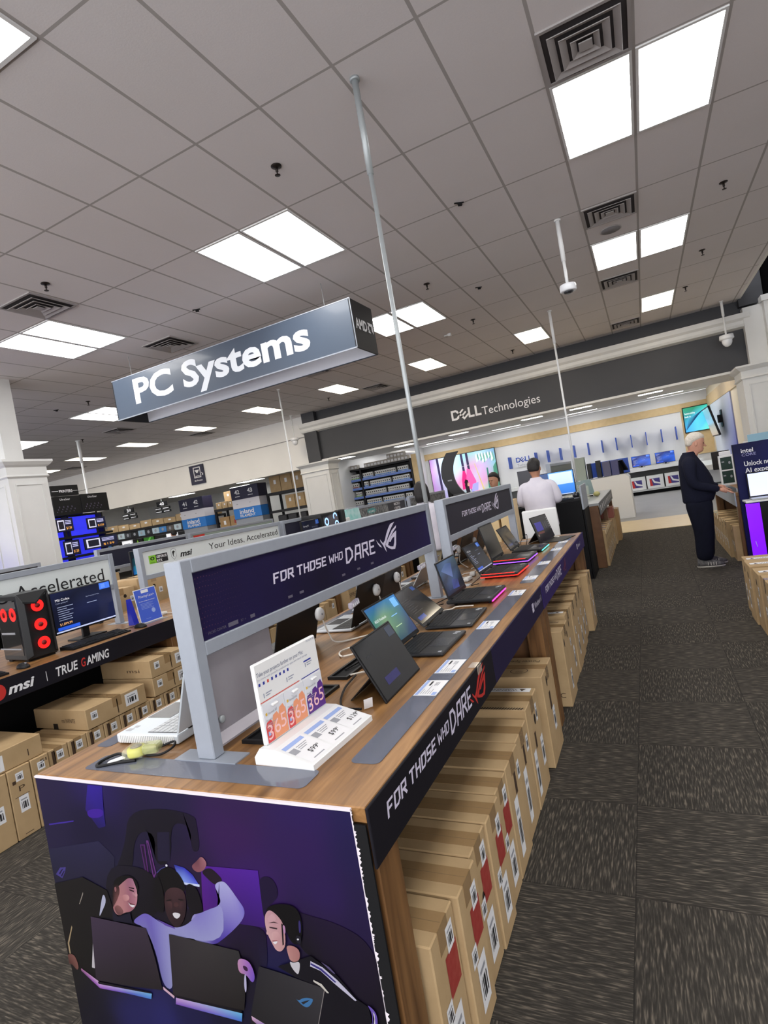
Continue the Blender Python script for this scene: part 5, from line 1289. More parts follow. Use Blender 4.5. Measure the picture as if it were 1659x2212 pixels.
def fan(z, y, x, ax, r=.05):
    f = MB()
    n = 24
    for a in range(n):
        p, q = 6.283*a/n, 6.283*(a+1)/n
        P = []
        for rr, an in ((r*.42, p), (r, p), (r, q), (r*.42, q)):
            c, s = rr*math.cos(an), rr*math.sin(an)
            P.append((x, y+c, z+s) if ax == 'x' else (x+c, y, z+s))
        f.poly(P if ax == 'x' else P, 0)
    f.lathe([(r*.4, 0), (r*.4, .003)], (x, y, z), 16, 1, 'x' if ax == 'x' else 'y')
    f.build('fan', [m_fan, m_fand], t)
for z in (.375, .24, .11): fan(z, .01, .0225, 'x', .042)
for x in (-.09, -.22): fan(.34, -.1085, x, 'y', .048)
MB().box(-.3, -.1, -.1085, -.108, .2, .215).box(-.36, -.05, -.1085, -.108, .09, .1).build('board_lines', m_pgrey, t)
for sx in (-.31, -.07):
    MB().box(sx, sx+.05, -.09, .09, 0, .013).build('foot', m_blackm, t)
mb = MB(); put_poly(mb, [(.012*math.cos(a), .012*math.sin(a)) for a in range(6)], (.001, .075, .45), rt, up); mb.build('badge', m_pgrey, t)

def monitor(loc, rz, w, h, z0, screen, label, group=None, scr_m=None, rot_stand=True, cat='monitor', body=None):
    t = thing('monitor', label, cat, loc, rz, group)
    MB().bbox(-.03, 0, -w/2, w/2, z0, z0+h, .006).build('housing', body or m_black, t)
    s = MB(); screen(s, w-.016, h-.02); s.xf(Matrix.Translation((.0012, -(w-.016)/2, z0+.013))); s.build('screen', scr_m or m_scr, t)
    MB().bbox(-.055, -.03, -.03, .03, .01, z0+h*.5, .004).build('stand', m_black, t)
    MB().prism([(-.12, -.11, 0), (.05, -.12, 0), (.05, .12, 0), (-.12, .11, 0)], (0, 0, .012)).build('stand_foot', m_black, t)
    return t
monitor((-4.2, 2.94, T), 0, .54, .33, .085, lambda m, w, h: promo(m, w, h, 'MSI Codex', sub='Codex gaming PC', price='$1,899.99', taskbar=True), 'monitor showing a blue price page right of the red lit computer')
monitor((-4.18, 1.98, T), 0, .52, .33, .085, lambda m, w, h: promo(m, w, h, '', taskbar=True), 'monitor cut by the left photo edge, seen through the computer side')
def keyboard(loc, rz, w, d, label, m=None):
    t = thing('keyboard', label, 'keyboard', loc, rz)
    MB().prism([(-d/2, -w/2, 0), (-d/2, -w/2, .024), (d/2, -w/2, .012), (d/2, -w/2, 0)], (0, w, 0)).build('base', m_black, t)
    k = MB()
    for r_ in range(6):
        for c in range(20):
            if (c == 15) or (r_ == 5 and 4 < c < 9): continue
            x = -d/2+.012+(d-.03)*r_/6; z = .0235-.0115*r_/6
            k.box(x, x+(d-.03)/7, -w/2+.01+(w-.02)*c/20, -w/2+.01+(w-.02)*(c+.85)/20, z-.003, z+.006)
    k.build('keys', m_key, t)
    return t
keyboard((-3.93, 2.80, T), -.08, .47, .17, 'black keyboard in front of the blue price page monitor')
def mouse(loc, rz, label):
    t = thing('mouse', label, 'mouse', loc, rz)
    b = MB().ball((0, 0, .003), (.058, .032, .034), 18, 10); b.v = [(x, y, max(z, .0008)) for x, y, z in b.v]; b.build('shell', m_black, t)
    MB().box(.02, .04, -.003, .003, .031, .036).build('wheel', m_pgrey, t)
mouse((-3.85, 3.14, T), .2, 'black mouse in front of the blue sign holder')
mouse((-3.86, 2.20, T), .0, 'mouse with blue glints in front of the red lit computer')
keyboard((-3.9, 1.88, T), -.05, .42, .14, 'keyboard at the left photo edge')
cord([(-4.0, 3.08, T+.004), (-3.97, 3.16, T+.004), (-3.93, 3.2, T+.004), (-3.9, 3.16, T+.004)], 'black mouse lead on the left island', m_black, .0025)['group'] = 'leads on the left island'
# blue counter sign
t = thing('counter_sign', 'blue card PriorityCare in a clear holder on the left island', 'counter sign', (-3.95, 3.35, T), 0)
MB().box(-.05, .06, -.115, .115, 0, .003).build('holder_foot', M('clear acrylic', (214, 220, 226), .08, alpha=.45, coat=.5), t)
MB().prism([(-.002, -.115, .003), (.0, -.115, .003), (-.035, -.115, .29), (-.037, -.115, .29)], (0, .23, 0)).build('holder', m_wplas, t)
m_card_b = M('blue card print', (64, 92, 196), .4); mb = MB()
u3 = Vector((-.035, 0, .287)).normalized(); o3 = Vector((.0, -.115, .003))
put_rect(mb, .006, .224, .006, .283, o3, rt, u3, 0, .0008)
put_rect(mb, .075, .15, .25, .277, o3, rt, u3, 1, .0012); put_text(mb, 'PriorityCare+', o3+Vector(rt)*.04+u3*.212, rt, u3, .032, 1, .0014, width=.16)
put_text(mb, 'Our best warranty. Best protection.', o3+Vector(rt)*.03+u3*.178, rt, u3, .014, 1, .0014, width=.17)
for k in range(5): put_rect(mb, .04, .17-.02*(k % 2), .16-.011*k, .1625-.011*k, o3, rt, u3, 2, .0012)
put_poly(mb, [(.155+.02*math.cos(a*.4), .088+.02*math.sin(a*.4)) for a in range(16)], o3, rt, u3, 1, 2, .0012)
put_rect(mb, .06, .11, .03, .032, o3, rt, u3, 2, .0012)
mb.build('card', [m_card_b, m_lettw, M('pale blue print', (150, 170, 220), .5)], t)
MB().prism([(-.12, 3.26-3.35, 0), (-.05, 3.26-3.35, 0), (-.1, 3.26-3.35, .22)], (0, .05, 0)).build('folded_card', M('blue folded card', (30, 40, 170), .4), None, (-3.99, 3.33, T), label='dark blue folded card standing behind the blue counter sign', cat='card')
random.seed(5)
for i, (x, y, a) in enumerate(((-4.1, 3.58, .1), (-3.9, 3.72, .5), (-4.2, 3.9, .1))):
    t = thing('white_adapter', '%s white adapter on the left island right of the blue counter sign' % ORD[i], 'adapter', (x, y, T), a, 'white adapters on the left island')
    MB().bbox(-.06, .06, -.025, .025, 0, .028, .01, seg=2).build('block', m_adap, t)
    MB().tube(bez([(.06, 0, .012), (.1, .03, .006), (.14, .1, .006), (.05, .16, .006)]), .004, 6).build('lead', m_adap, t)
# rolled goods and boxes in the bay behind the left island
for i, (y0, y1, z0, z1, lb) in enumerate(((3.75, 4.2, 0, .86, 'tall brown box in the bay behind the blue counter sign'), (4.3, 4.75, 0, .84, 'brown box behind the near sign post, lower one'), (4.3, 4.75, .845, 1.19, 'brown box behind the near sign post, upper one'), (3.9, 4.25, .865, 1.13, 'small brown box stacked behind the left island sign post'))):
    carton((-5.2, (y0+y1)/2, z0), y1-y0, .5, z1-z0, lb, 'boxes behind the left island', front=[('H', .2, (z1-z0)*.6, .04, .04), ('L', .28, (z1-z0)*.4, .05, .06)])
# ================================================================ right hand row
tr1 = display_table(3.9, 6.62, 'dark walnut table end at the right photo edge beside the violet glow', 1.05, 2.35)
gr = 'boxes along the right edge'
for k, (a, b, xf, h, lb) in enumerate(((5.86, 6.12, .68, .5, 'farthest box at the right photo edge, under the violet panel'), (5.55, 5.84, .665, .51, 'second box from the far end at the right photo edge'), (5.24, 5.53, .68, .5, 'third box from the far end at the right photo edge'), (4.93, 5.22, .69, .5, 'fourth box from the far end at the right photo edge'), (4.62, 4.91, .69, .5, 'fifth box from the far end at the right photo edge'))):
    carton((xf, (a+b)/2, 0), b-a, .5, h, lb, gr, face=-1, front=[('H', .12, .38, .04, .06), ('L', .05, .1, .06, .16), ('L', .17, .3, .05, .08)], top=[('W', -.06, .07)] if k < 3 else None, tape=k > 2)
tr2 = display_table(8.32, 10.9, 'walnut table behind the dark blue display stand, where the old man stands', .97, 2.25)
MB().box(.955, .968, 8.33, 10.9, .74, .914).build('side_board', M('pale grey board', (150, 158, 170), .4), None, label='pale grey side board on the table where the old man stands', cat='sign board')
for k in range(7):
    a = 8.5+.3*k
    carton((.865 if k else .9, a+.13, 0), .26, .5, .50 if k % 3 else .47, '%s box under the table where the old man stands, counting away' % ORD[k], 'boxes by the old man', face=-1, front=[('H', .1, .36, .035, .06), ('L', .15, .12, .05, .14), ('L', .03, .2, .04, .06)])
# endcap display: dark blue board, white counter, lit violet panel
t = thing('endcap_display', 'dark blue display stand reading Unlock new AI experiences with a violet lit panel', 'display stand', (1.0, 8.25, 0), 0)
m_nvy = M('dark navy print', (16, 18, 52), .55, 0, .15, noise=(.9, (24, 28, 92), .9))
MB().bbox(0, 1.3, 0, .05, 0, 1.53, .004).build('back_board', m_nvy, t)
MB().box(-.004, -.0005, 0, .05, 0, 1.53).build('dark_edge', m_black, t)
MB().bbox(.02, 1.3, -.28, -.001, .80, .825, .004).build('counter', m_wplas, t)
m_vio = M('violet lit panel', (122, 24, 240), .3, emit=1.0, noise=(2.5, (90, 10, 235), .8))
MB().box(.015, .16, -.275, -.255, .03, .79).build('lit_panel', m_vio, t)
MB().box(.165, 1.3, -.27, -.25, 0, .79).build('front_board', m_black, t)
MB().prism([(.06, -.257-.02, .33), (.065, -.277, .33), (.075, -.277, .26), (.068, -.277, .26)], (0, -.001, 0)).build('scuff', m_lettw, t)
mb = MB(); rx, uz = (1, 0, 0), (0, 0, 1)
put_text(mb, 'intel', (.085, -.0005, 1.41), rx, uz, .075, 0, .001, width=.13, bold=.01); put_text(mb, 'CORE', (.088, -.0005, 1.365), rx, uz, .05, 1, .001, width=.15)
put_text(mb, 'Unlock new', (.10, -.0005, 1.24), rx, uz, .085, 0, .001, width=.32, bold=.01); put_text(mb, 'AI experiences', (.10, -.0005, 1.155), rx, uz, .085, 0, .001, width=.47, bold=.01)
put_rect(mb, .1, .6, 1.115, 1.122, (0, -.0005, 0), rx, uz, 1)
mb.build('lettering', [m_lettw, M('lilac lettering', (150, 150, 200), .5)], t)
t2 = thing('laptop', 'open laptop with a plain pale blue screen on the white counter at right', 'laptop', (1.36, 8.08, .826), math.pi*1.5)
MB().bbox(-.1, .1, -.27, .27, .002, .02, .004).build('base', m_silv2, t2)
MB().bbox(-.115, -.1, -.27, .27, .02, .33, .004).build('lid', m_black, t2)
s = MB(); quadgrid(s, .51, .28, [[(196, 200, 240)]*2, [(186, 196, 244)]*2]); s.xf(Matrix.Translation((-.099, -.255, .035))); s.build('screen', Mvc('bright display', .2, .5, emit=1.0), t2)
# things on the old man's table
t = thing('product_display', 'white framed stand with two dark green product cards beside the old man', 'display stand', (1.0, 9.9, T), 0)
t.scale = (.68, .68, 1.0)
MB().bbox(0, .3, 0, .12, 0, .46, .004).build('stand', m_wplas, t)
m_dgrn = M('dark green card', (26, 52, 44), .4)
for i in range(2):
    mb = MB(); put_rect(mb, .03, .25, .03+.21*i, .22+.21*i, (0, -.0005, 0), rx, uz, 0); put_poly(mb, [(.2+.022*math.cos(a*.5), .13+.21*i+.022*math.sin(a*.5)) for a in range(13)], (0, -.0005, 0), rx, uz, 1, 1, .0015)
    put_rect(mb, .05, .1, .14+.21*i, .16+.21*i, (0, -.0005, 0), rx, uz, 1, .0015)
    mb.build('product_card', [m_dgrn, m_pgrey], t)
MB().bbox(.03, .25, .01, .1, .46, .52, .01).build('header', m_lettw, t)
monitor((1.12, 10.72, T), -math.pi/2, .26, .30, .22, lambda m, w, h: quadgrid(m, w, h, [[(26, 24, 24)]*2, [(40, 36, 36)]*2]), 'dark monitor just right of the old man\'s face', scr_m=m_scrd)
t = thing('box_stack', 'dark blue retail box standing on the far end of the old man\'s table', 'retail box', (1.35, 10.2, T)); MB().bbox(0, .22, 0, .1, 0, .34, .004).build('carton', M('navy carton', (30, 36, 80), .45), t); MB().box(.03, .19, -.002, -.0005, .24, .3).build('print', m_pgrey, t)
for i, y in enumerate((8.75, 9.0)):
    MB().bbox(1.1, 1.28, y, y+.12, T+.0005, T+.012, .003).build('tablet', m_black, None, label=('nearer', 'farther')[i]+' flat black tablet lying beside the old man\'s hands', cat='tablet', group='tablets by the old man')
MB().box(.985, 1.08, 8.5, 10.7, T+.0005, T+.002).build('price_strip', m_clear, label='pale strip along the table edge under the old man\'s hands', cat='price strip')
# light blue shelving beyond
t = thing('shelf_unit', 'pale blue topped shelf unit above the dark blue display stand', 'shelf unit', (1.75, 12.3, 0))
m_pblu = M('pale blue header', (152, 194, 214), .5)
MB().bbox(0, 1.6, 0, .6, 0, 1.5, .004).build('body', m_wplas, t)
for i in range(2): MB().bbox(.0+.6*i, .58+.6*i, -.03, -.001, 1.36, 1.62, .004).build('header_panel', m_pblu, t)
# ================================================================ rows behind the left island
tm4 = display_table(8.46, 10.9, 'fourth walnut table of the left island under the grey patterned sign', -5.0, -3.75)
m_camo = M('grey patterned print', (66, 68, 72), .5, noise=(26, (150, 152, 152), .9))
ms3 = sign_frame('island_sign', 5.95, 7.66, 'dark framed sign with a small white emblem beyond the white Accelerated sign', M('dark slate print', (44, 44, 60), .45), -4.37)
mb = MB(); put_eye(mb, (.0252, .98, .49), rt, up, .16, .11); mb.build('emblem', m_lett, ms3)
ms4 = sign_frame('island_sign', 7.75, 10.1, 'grey patterned framed sign with an oval logo and a white block logo', M('dark grey print', (58, 58, 62), .5), -4.37)
mb = MB(); put_rect(mb, .06, 1.5, .37, .58, (.0248, 0, 0), rt, up); mb.build('pattern', m_camo, ms4)
mb = MB()
n = 18; put_poly(mb, [(.82+.17*math.cos(6.283*a/n), .51+.045*math.sin(6.283*a/n)) for a in range(n)], (.0258, 0, 0), rt, up, 1, 1); put_text(mb, 'eset', (.0262, .70, .485), rt, up, .07, 0, width=.24)
put_rect(mb, .66, 1.02, .415, .435, (.0262, 0, 0), rt, up); put_rect(mb, .66, .7, .37, .415, (.0262, 0, 0), rt, up); put_rect(mb, .98, 1.02, .37, .415, (.0262, 0, 0), rt, up)
put_text(mb, 'MICRO', (.0262, 1.78, .52), rt, up, .07, 0, width=.28, bold=.02); put_text(mb, 'CENTER', (.0262, 1.78, .44), rt, up, .07, 0, width=.28, bold=.02)
mb.build('lettering', [m_lettw, M('teal oval', (70, 140, 140), .5)], ms4)
sign_frame('island_sign', 10.3, 12.5, 'farthest patterned framed sign, half hidden behind the dark haired shopper', m_camo, -4.37)
MB().prism([(-4.05, 7.22, T), (-4.0, 7.22, T), (-4.08, 7.22, 1.53), (-4.13, 7.22, 1.53)], (0, .4, 0)).build('teal_card', M('teal card print', (120, 196, 192), .4, noise=(6, (206, 226, 226), .9)), label='teal and white card standing at the end of the slate sign', cat='card')
MB().bbox(-4.1, -3.98, 6.98, 7.12, T, 1.42, .01).build('white_speaker', m_wplas, label='small white box beside the teal card', cat='box')
MB().bbox(-4.1, -4.06, 10.15, 10.3, 1.2, 1.56, .004).box(-4.09, -4.07, 10.2, 10.25, T, 1.2).build('blue_card', M('bright blue card', (52, 96, 220), .4), label='bright blue upright card past the patterned sign', cat='card')
t = thing('desktop_computer', 'black computer with pale blue lit fans in front of the slate sign', 'computer', (-3.98, 6.58, T))
MB().bbox(-.32, 0, -.24, .24, .01, .63, .006).build('case', m_case, t)
MB().box(-.3, -.02, -.2, .2, 0, .0105).build('foot', m_blackm, t)
MB().box(.0, .003, -.2, .2, .05, .6).build('glass', m_glass, t)
m_fanb = M('pale blue lit fan', (150, 190, 255), .4, emit=1.5)
for yy, zz in ((-.12, .51), (.12, .56), (.14, .45)):
    f = MB(); n = 18; r = .055
    for a in range(n if yy < 0 else 11):
        p, q = 6.283*a/n, 6.283*(a+1)/n
        f.poly([(.0034, yy+rr*math.cos(an), zz+rr*math.sin(an)) for rr, an in ((r*.6, p), (r, p), (r, q), (r*.6, q))])
    f.build('fan', m_fanb, t)
monitor((-4.02, 6.12, T), 0, .42, .36, .22, lambda m, w, h: promo(m, w, h, 'Gaming PC', price='', dim=.7), 'small dark blue page monitor left of the pale blue lit computer')
t = thing('headphone_stand', 'dark tall gadget box between the lit computer and the white box', 'box', (-4.0, 6.88, T)); MB().bbox(-.06, .06, -.05, .05, 0, .64, .01).build('carton', m_case, t)
# third row
for y0, y1, lb in ((2.2, 4.68, 'walnut table of the third row behind the left island, nearest'), (4.9, 7.3, 'walnut table of the third row with the glowing blue monitor'), (7.34, 9.8, 'walnut table of the third row under the red block sign')):
    display_table(y0, y1, lb, -8.02, -6.77)
sign_frame('island_sign', 2.4, 4.66, 'grey framed dark sign at the left photo edge above the Accelerated sign', M('near black print', (30, 30, 36), .5), -7.4)
sign_frame('island_sign', 5.5, 7.3, 'grey framed navy sign with faint script beyond the red lit computer', M('navy sign print', (30, 32, 52), .5), -7.4, z1=1.57)
s = sign_frame('island_sign', 7.36, 9.8, 'grey framed pale sign with a red block behind the Your Ideas sign', M('pale green grey print', (150, 166, 158), .5), -7.4, z1=1.57)
mb = MB(); put_rect(mb, .08, .36, .40, .60, (.025, 0, 0), rt, up); mb.build('red_block', M('red block print', (206, 50, 40), .5), s)
def scr_glow(mb, w, h):
    quadgrid(mb, w, h, [[(20, 70, 150), (60, 220, 240), (40, 40, 190), (24, 20, 120)], [(16, 40, 60), (60, 200, 230), (40, 70, 255), (40, 30, 180)], [(14, 24, 34), (24, 110, 120), (30, 60, 210), (30, 40, 160)], [(16, 22, 30), (18, 40, 44), (18, 34, 70), (18, 24, 40)]])
t = monitor((-6.9, 5.98, T), 0, .62, .36, .19, scr_glow, 'monitor glowing teal and blue in the third row')
monitor((-6.92, 6.62, T), 0, .5, .42, .16, lambda m, w, h: quadgrid(m, w, h, [[(18, 20, 28)]*2, [(24, 26, 36)]*2]), 'dark monitor right of the teal glowing one', scr_m=m_scrd)
MB().bbox(-4.92, -4.7, 3.41, 3.45, T+.0005, 1.46, .004).build('divider', M('charcoal panel', (46, 48, 52), .5), label='narrow charcoal divider standing behind the end of the Accelerated sign', cat='divider')
for i, (y, h) in enumerate(((5.06, .5), (5.47, .62), (5.9, .45), (6.32, .55))):
    carton((-6.72, y+.2, 0), .4, .5, h, '%s brown box under the third row tables, counting away' % ORD[i], 'boxes under the third row', front=[('L', .1, .2, .07, .07)])
for i, y in enumerate((5.45, 5.6, 5.74)):
    t = thing('white_adapter', '%s white cable block under the teal glowing monitor' % ORD[i], 'adapter', (-6.85, y, T), .4+i, 'white blocks in the third row'); MB().bbox(-.06, .06, -.03, .03, 0, .03, .01).build('block', m_adap, t)
carton((-6.8, 5.15, T+.0005), .42, .2, .30, 'brown box on the third row table left of the teal glowing monitor', 'boxes on the third row', front=[('L', .05, .1, .06, .06)])
# printer bay with blue lit cubbies
t = thing('printer_display', 'tall black printer display with blue lit cubbies beside the white column', 'display wall', (-12.5, 7.6, 0))
MB().box(-.5, -.44, 0, 2.25, 0, 2.5).build('back_board', m_black, t)
m_blu = M('blue lit panel', (56, 60, 250), .4, emit=.75, noise=(1.4, (30, 24, 210), .8))
for i, (a, b) in enumerate(((.55, 1.26), (1.30, 2.2))):
    for (z0, z1) in ((.4, .9), (.95, 1.42), (1.48, 1.90), (1.97, 2.44)):
        MB().box(-.438, -.43, a, b, z0, z1).build('lit_cubby', m_blu, t)
for z in (.92, 1.45, 1.93): MB().box(-.43, .06, .4, 2.25, z-.025, z+.025).build('shelf', m_black, t)
for a in (.5, 1.28, 2.22): MB().box(-.43, -.2, a-.02, a+.02, 0, 2.46).build('divider', m_black, t)
for i, (a, b, z0, z1, lb) in enumerate(((.85, 1.55, 2.94, 3.19, 'black header board reading PRINTERS above the blue lit display'), (.85, 1.56, 2.47, 2.93, 'left black poster board above the blue lit display'), (1.58, 2.32, 2.49, 2.95, 'right black poster board above the blue lit display'))):
    t = thing('header_board', lb, 'sign board', (-12.5, 7.6, 0))
    MB().bbox(-.06, 0, a, b, z0, z1, .004).build('board', m_black, t)
    if i: MB().box(-.05, -.03, (a+b)/2-.02, (a+b)/2+.02, 2.44, z0).build('bracket', m_black, t)
    mb = MB()
    if i == 0: put_text(mb, 'PRINTERS', (.0, a+.2, z0+.08), rt, up, .09, 0, width=.34, bold=.02); put_rect(mb, a+.02, a+.18, z0+.11, z0+.12, (0, 0, 0), rt, up); put_rect(mb, b-.16, b-.02, z0+.11, z0+.12, (0, 0, 0), rt, up)
    else:
        put_text(mb, 'UltraGear', (0, a+.18, z1-.1), rt, up, .07, 0, width=.26); random.seed(i)
        for k in range(14): put_rect(mb, a+.06+.035*k, a+.085+.035*k, z0+.08+.05*(k % 3), z0+.1+.06*(k % 3), (0, 0, 0), rt, up, 1)
    mb.build('lettering', [m_lettw, M('dim violet print', (84, 78, 100), .5)], t)
def scr_tag(m, w, h):
    quadgrid(m, w, h, [[(16, 14, 40)]*2, [(20, 20, 50)]*2]); srect(m, w*.05, w*.46, h*.1, h*.9, (210, 210, 230)); srect(m, w*.1, w*.42, h*.2, h*.8, (24, 22, 34), .0008)
    for k in range(3): srect(m, w*.52, w*.9, h*(.8-.12*k), h*(.86-.12*k), (190, 190, 230))
    stext(m, '$139', w*.55, h*.15, h*.28, (250, 180, 70), width=w*.34)
for i, (y, z, w, h, lb) in enumerate(((9.45, 2.06, .52, .28, 'upper small price screen with a black device picture in the blue display'), (9.49, 1.57, .94, .28, 'lower wide price screen reading $139 in the blue display'), (8.62, 2.08, .42, .32, 'price screen half hidden by the white column, upper'), (8.7, 1.5, .4, .36, 'price screen half hidden by the white column, lower'))):
    t = thing('price_screen', lb, 'screen', (-12.46+.0, y, z), 0, 'price screens in the blue display')
    MB().bbox(-.03, 0, -w/2, w/2, 0, h, .004).build('housing', m_black, t)
    MB().box(-.03, -.01, -.02, .02, 1.476-z if z < 1.7 and z > 1.47 else (1.9551-z), 0).build('stalk', m_black, t)
    s = MB(); scr_tag(s, w-.02, h-.02); s.xf(Matrix.Translation((.001, -(w-.02)/2, .01))); s.build('screen', m_scr, t)
# second lit corner far left
MB().bbox(-9.9, -9.7, 4.3, 5.2, .3, 1.75, .004).build('lit_case', m_blu, label='blue lit panel edge at the left photo border behind the column', cat='display')

# ================================================================ stock aisles beyond the light wall
m_beam = M('black shelf beam', (26, 25, 28), .5)
def endcap(x0, x1, y, top, nums, label):
    t = thing('aisle_end', label, 'aisle end display', ((x0+x1)/2, y, 0)); w = x1-x0; H = top
    zb = [0, H*.60, H*.73, H*.84, H]
    MB().bbox(-w/2, w/2, 0, .5, 0, zb[1], .004).build('body', m_frame, t)
    for k, (m, nm) in enumerate(((M('filament blue', (44, 122, 206), .45), 'blue_band'), (M('pale panel', (206, 206, 216), .5), 'white_band'), (M('navy panel', (34, 34, 62), .5), 'number_band'))):
        b = MB(); z0, z1 = zb[1+k], zb[2+k]; b.bbox(-w/2-.01, w/2+.01, -.03, .48, z0+.002, z1, .004); b.build(nm, m, t)
    mb = MB(); o = (0, -.03, 0)
    put_text(mb, 'inland', (-w*.28, -.03, zb[1]+.17), rx, uz, .22, 0, .002, width=w*.52, bold=.02); put_text(mb, 'FILAMENT', (-w*.28, -.03, zb[1]+.05), rx, uz, .13, 0, .002, width=w*.56, bold=.02)
    for i, s_ in enumerate(nums):
        put_text(mb, s_, (-w*.36+w*.48*i, -.03, zb[3]+.2), rx, uz, .2, 0, .002, width=.22, bold=.03); put_rect(mb, -w*.36+w*.48*i, -w*.18+w*.48*i, zb[3]+.1, zb[3]+.12, o, rx, uz, 0, .002)
        put_rect(mb, -w*.36+w*.48*i, -w*.3+w*.48*i, zb[2]+.15, zb[2]+.17, o, rx, uz, 1, .002)
    mb.build('lettering', [m_lettw, m_pgrey], t)
endcap(-15.86, -14.70, 15.6, 2.78, ('41', '42'), 'left aisle end display with blue filament band, nearer the long far shelf run')
endcap(-13.33, -12.13, 15.6, 2.84, ('42', '43'), 'right aisle end display with blue filament band, beside the rack full of cartons')
def rack(x0, x1, y0, y1, zs, top, label):
    t = thing('storage_rack', label, 'storage rack', (x0, y0, 0)); w = x1-x0; d = y1-y0
    for a in (0, w-.07):
        for b in (0, d-.07): MB().box(a, a+.07, b, b+.07, 0, top).build('upright', m_beam, t)
    for z in zs: MB().box(.0, w, -.01, d, z-.09, z).build('shelf', m_beam, t)
    return t
rack(-12.05, -9.5, 15.9, 16.7, (.6, 1.2, 1.79, 2.42), 2.42, 'black storage rack full of cartons left of the white middle column')
gs = 'cartons on the storage racks'
def stock(x0, y, z, w, h, d, label, red=False, mat=None):
    t = thing('stock_carton', label, 'cardboard box', (x0, y, z), 0, gs)
    MB().bbox(0, w, 0, d, .001, h, .006).build('carton', mat or m_card, t)
    mb = MB(); put_rect(mb, w*.4, w*.62, h*.5, h*.75, (0, 0, 0), rx, uz, 1 if red else 0, .002)
    mb.build('label', [m_paper, m_red], t)
for i in range(4): stock(-11.85+.47*i, 15.92, 2.421, .45, .56, .5, '%s carton from the left on the top shelf of the rack by the middle column' % ORD[i])
for i in range(4): stock(-11.3+.4*i, 15.92, 1.791, .38, .46, .5, '%s carton from the left on the second shelf of the rack by the middle column' % ORD[i])
stock(-10.45, 15.92, 1.201, .62, .42, .5, 'carton with a red print low on the rack by the middle column', True)
m_prt = M('dark printer body', (38, 38, 42), .4)
for i in range(3):
    t = thing('printer', '%s black and white printer from the left on the rack by the middle column' % ORD[i], 'printer', (-11.75+.42*i, 15.92, 1.2), 0, 'printers on the rack')
    MB().bbox(0, .38, 0, .35, .15, .4, .03).build('body', m_prt, t); MB().bbox(.03, .35, -.02, .3, .001, .148, .01).build('tray', m_wplas, t)
rack(-14.6, -13.4, 16.0, 16.7, (.6, 1.3, 2.2), 2.2, 'black storage rack between the two filament end displays')
for i in range(4): stock(-14.5+.28*i, 16.02, 2.201, .26, .24, .5, '%s small carton on top of the rack between the filament end displays' % ORD[i])
for i in range(2): stock(-14.45+.5*i, 16.02, 1.301, .46, .58, .5, ('left', 'right')[i]+' brown carton with red print between the filament end displays', i == 1, m_card2)
for i in range(2): stock(-14.3+.42*i, 16.3, 2.45, .4, .36, .35, ('left', 'right')[i]+' upper carton stacked between the filament end displays')
# long far run with mixed goods
rack(-23.5, -16.2, 17.6, 18.4, (.7, 1.3, 1.72, 2.08), 2.08, 'long black shelf run under the aisle markers at far left')
for i in range(10): stock(-23.3+.72*i, 17.62, 2.081, .68, (.22, .3, .26)[i % 3], .5, '%s carton from the left on top of the long far shelf run' % ORD[i])
mixc = [(176, 196, 206), (190, 206, 212), (150, 176, 190), (70, 130, 190), (60, 62, 66), (40, 42, 46), (90, 84, 80), (36, 38, 40)]
for i in range(16):
    m = M('retail carton %d' % (i % 8), mixc[i*3 % 8 if i < 8 else 4+i % 4], .5)
    t = thing('retail_box', '%s retail box under the cartons of the far shelf run, from the %s' % (ORD[i % 8], 'left' if i < 8 else 'middle'), 'retail box', (-23.3+.44*i, 17.62, 1.721), 0, 'retail boxes on the far run')
    MB().bbox(0, .41, 0, .4, .001, .26, .004).build('carton', m, t); mb = MB(); put_poly(mb, [(.2+.07*math.cos(a*.5), .13+.07*math.sin(a*.5)) for a in range(13)], (0, 0, 0), rx, uz, 1, 0, .001); mb.build('print', m_pgrey, t)
lows = [((40, 100, 160), 'blue'), ((24, 24, 26), 'black'), ((230, 230, 232), 'white'), ((24, 26, 24), 'black'), ((60, 130, 40), 'green'), ((26, 28, 26), 'dark'), ((236, 236, 238), 'white'), ((24, 24, 26), 'black'), ((60, 130, 190), 'blue'), ((30, 30, 34), 'dark')]
for i, (c, nm) in enumerate(lows):
    t = thing('retail_box', '%s low retail box, %s, from the left on the far shelf run' % (ORD[i], nm), 'retail box', (-23.2+.7*i, 17.62, 1.301), 0, 'low retail boxes on the far run')
    MB().bbox(0, .62, 0, .4, .001, .32, .004).build('carton', M('retail low %d' % i, c, .5, emit=.6 if nm in ('white',) else 0), t)  # white cartons glow on their own, light put into the material
    mb = MB()
    if nm == 'green': put_poly(mb, [(.1, 0), (.25, 0), (.5, .32), (.4, .32)], (0, 0, 0), rx, uz, 1, 0, .001)
    elif i == 3: put_poly(mb, [(.2, .05), (.31, .29), (.42, .05), (.36, .05), (.31, .18), (.26, .05)], (0, 0, 0), rx, uz, 1, 1, .001)
    else: put_rect(mb, .1, .5, .12, .18, (0, 0, 0), rx, uz, 2, .001)
    mb.build('print', [M('light green', (120, 220, 90), .5), m_green, m_pgrey], t)
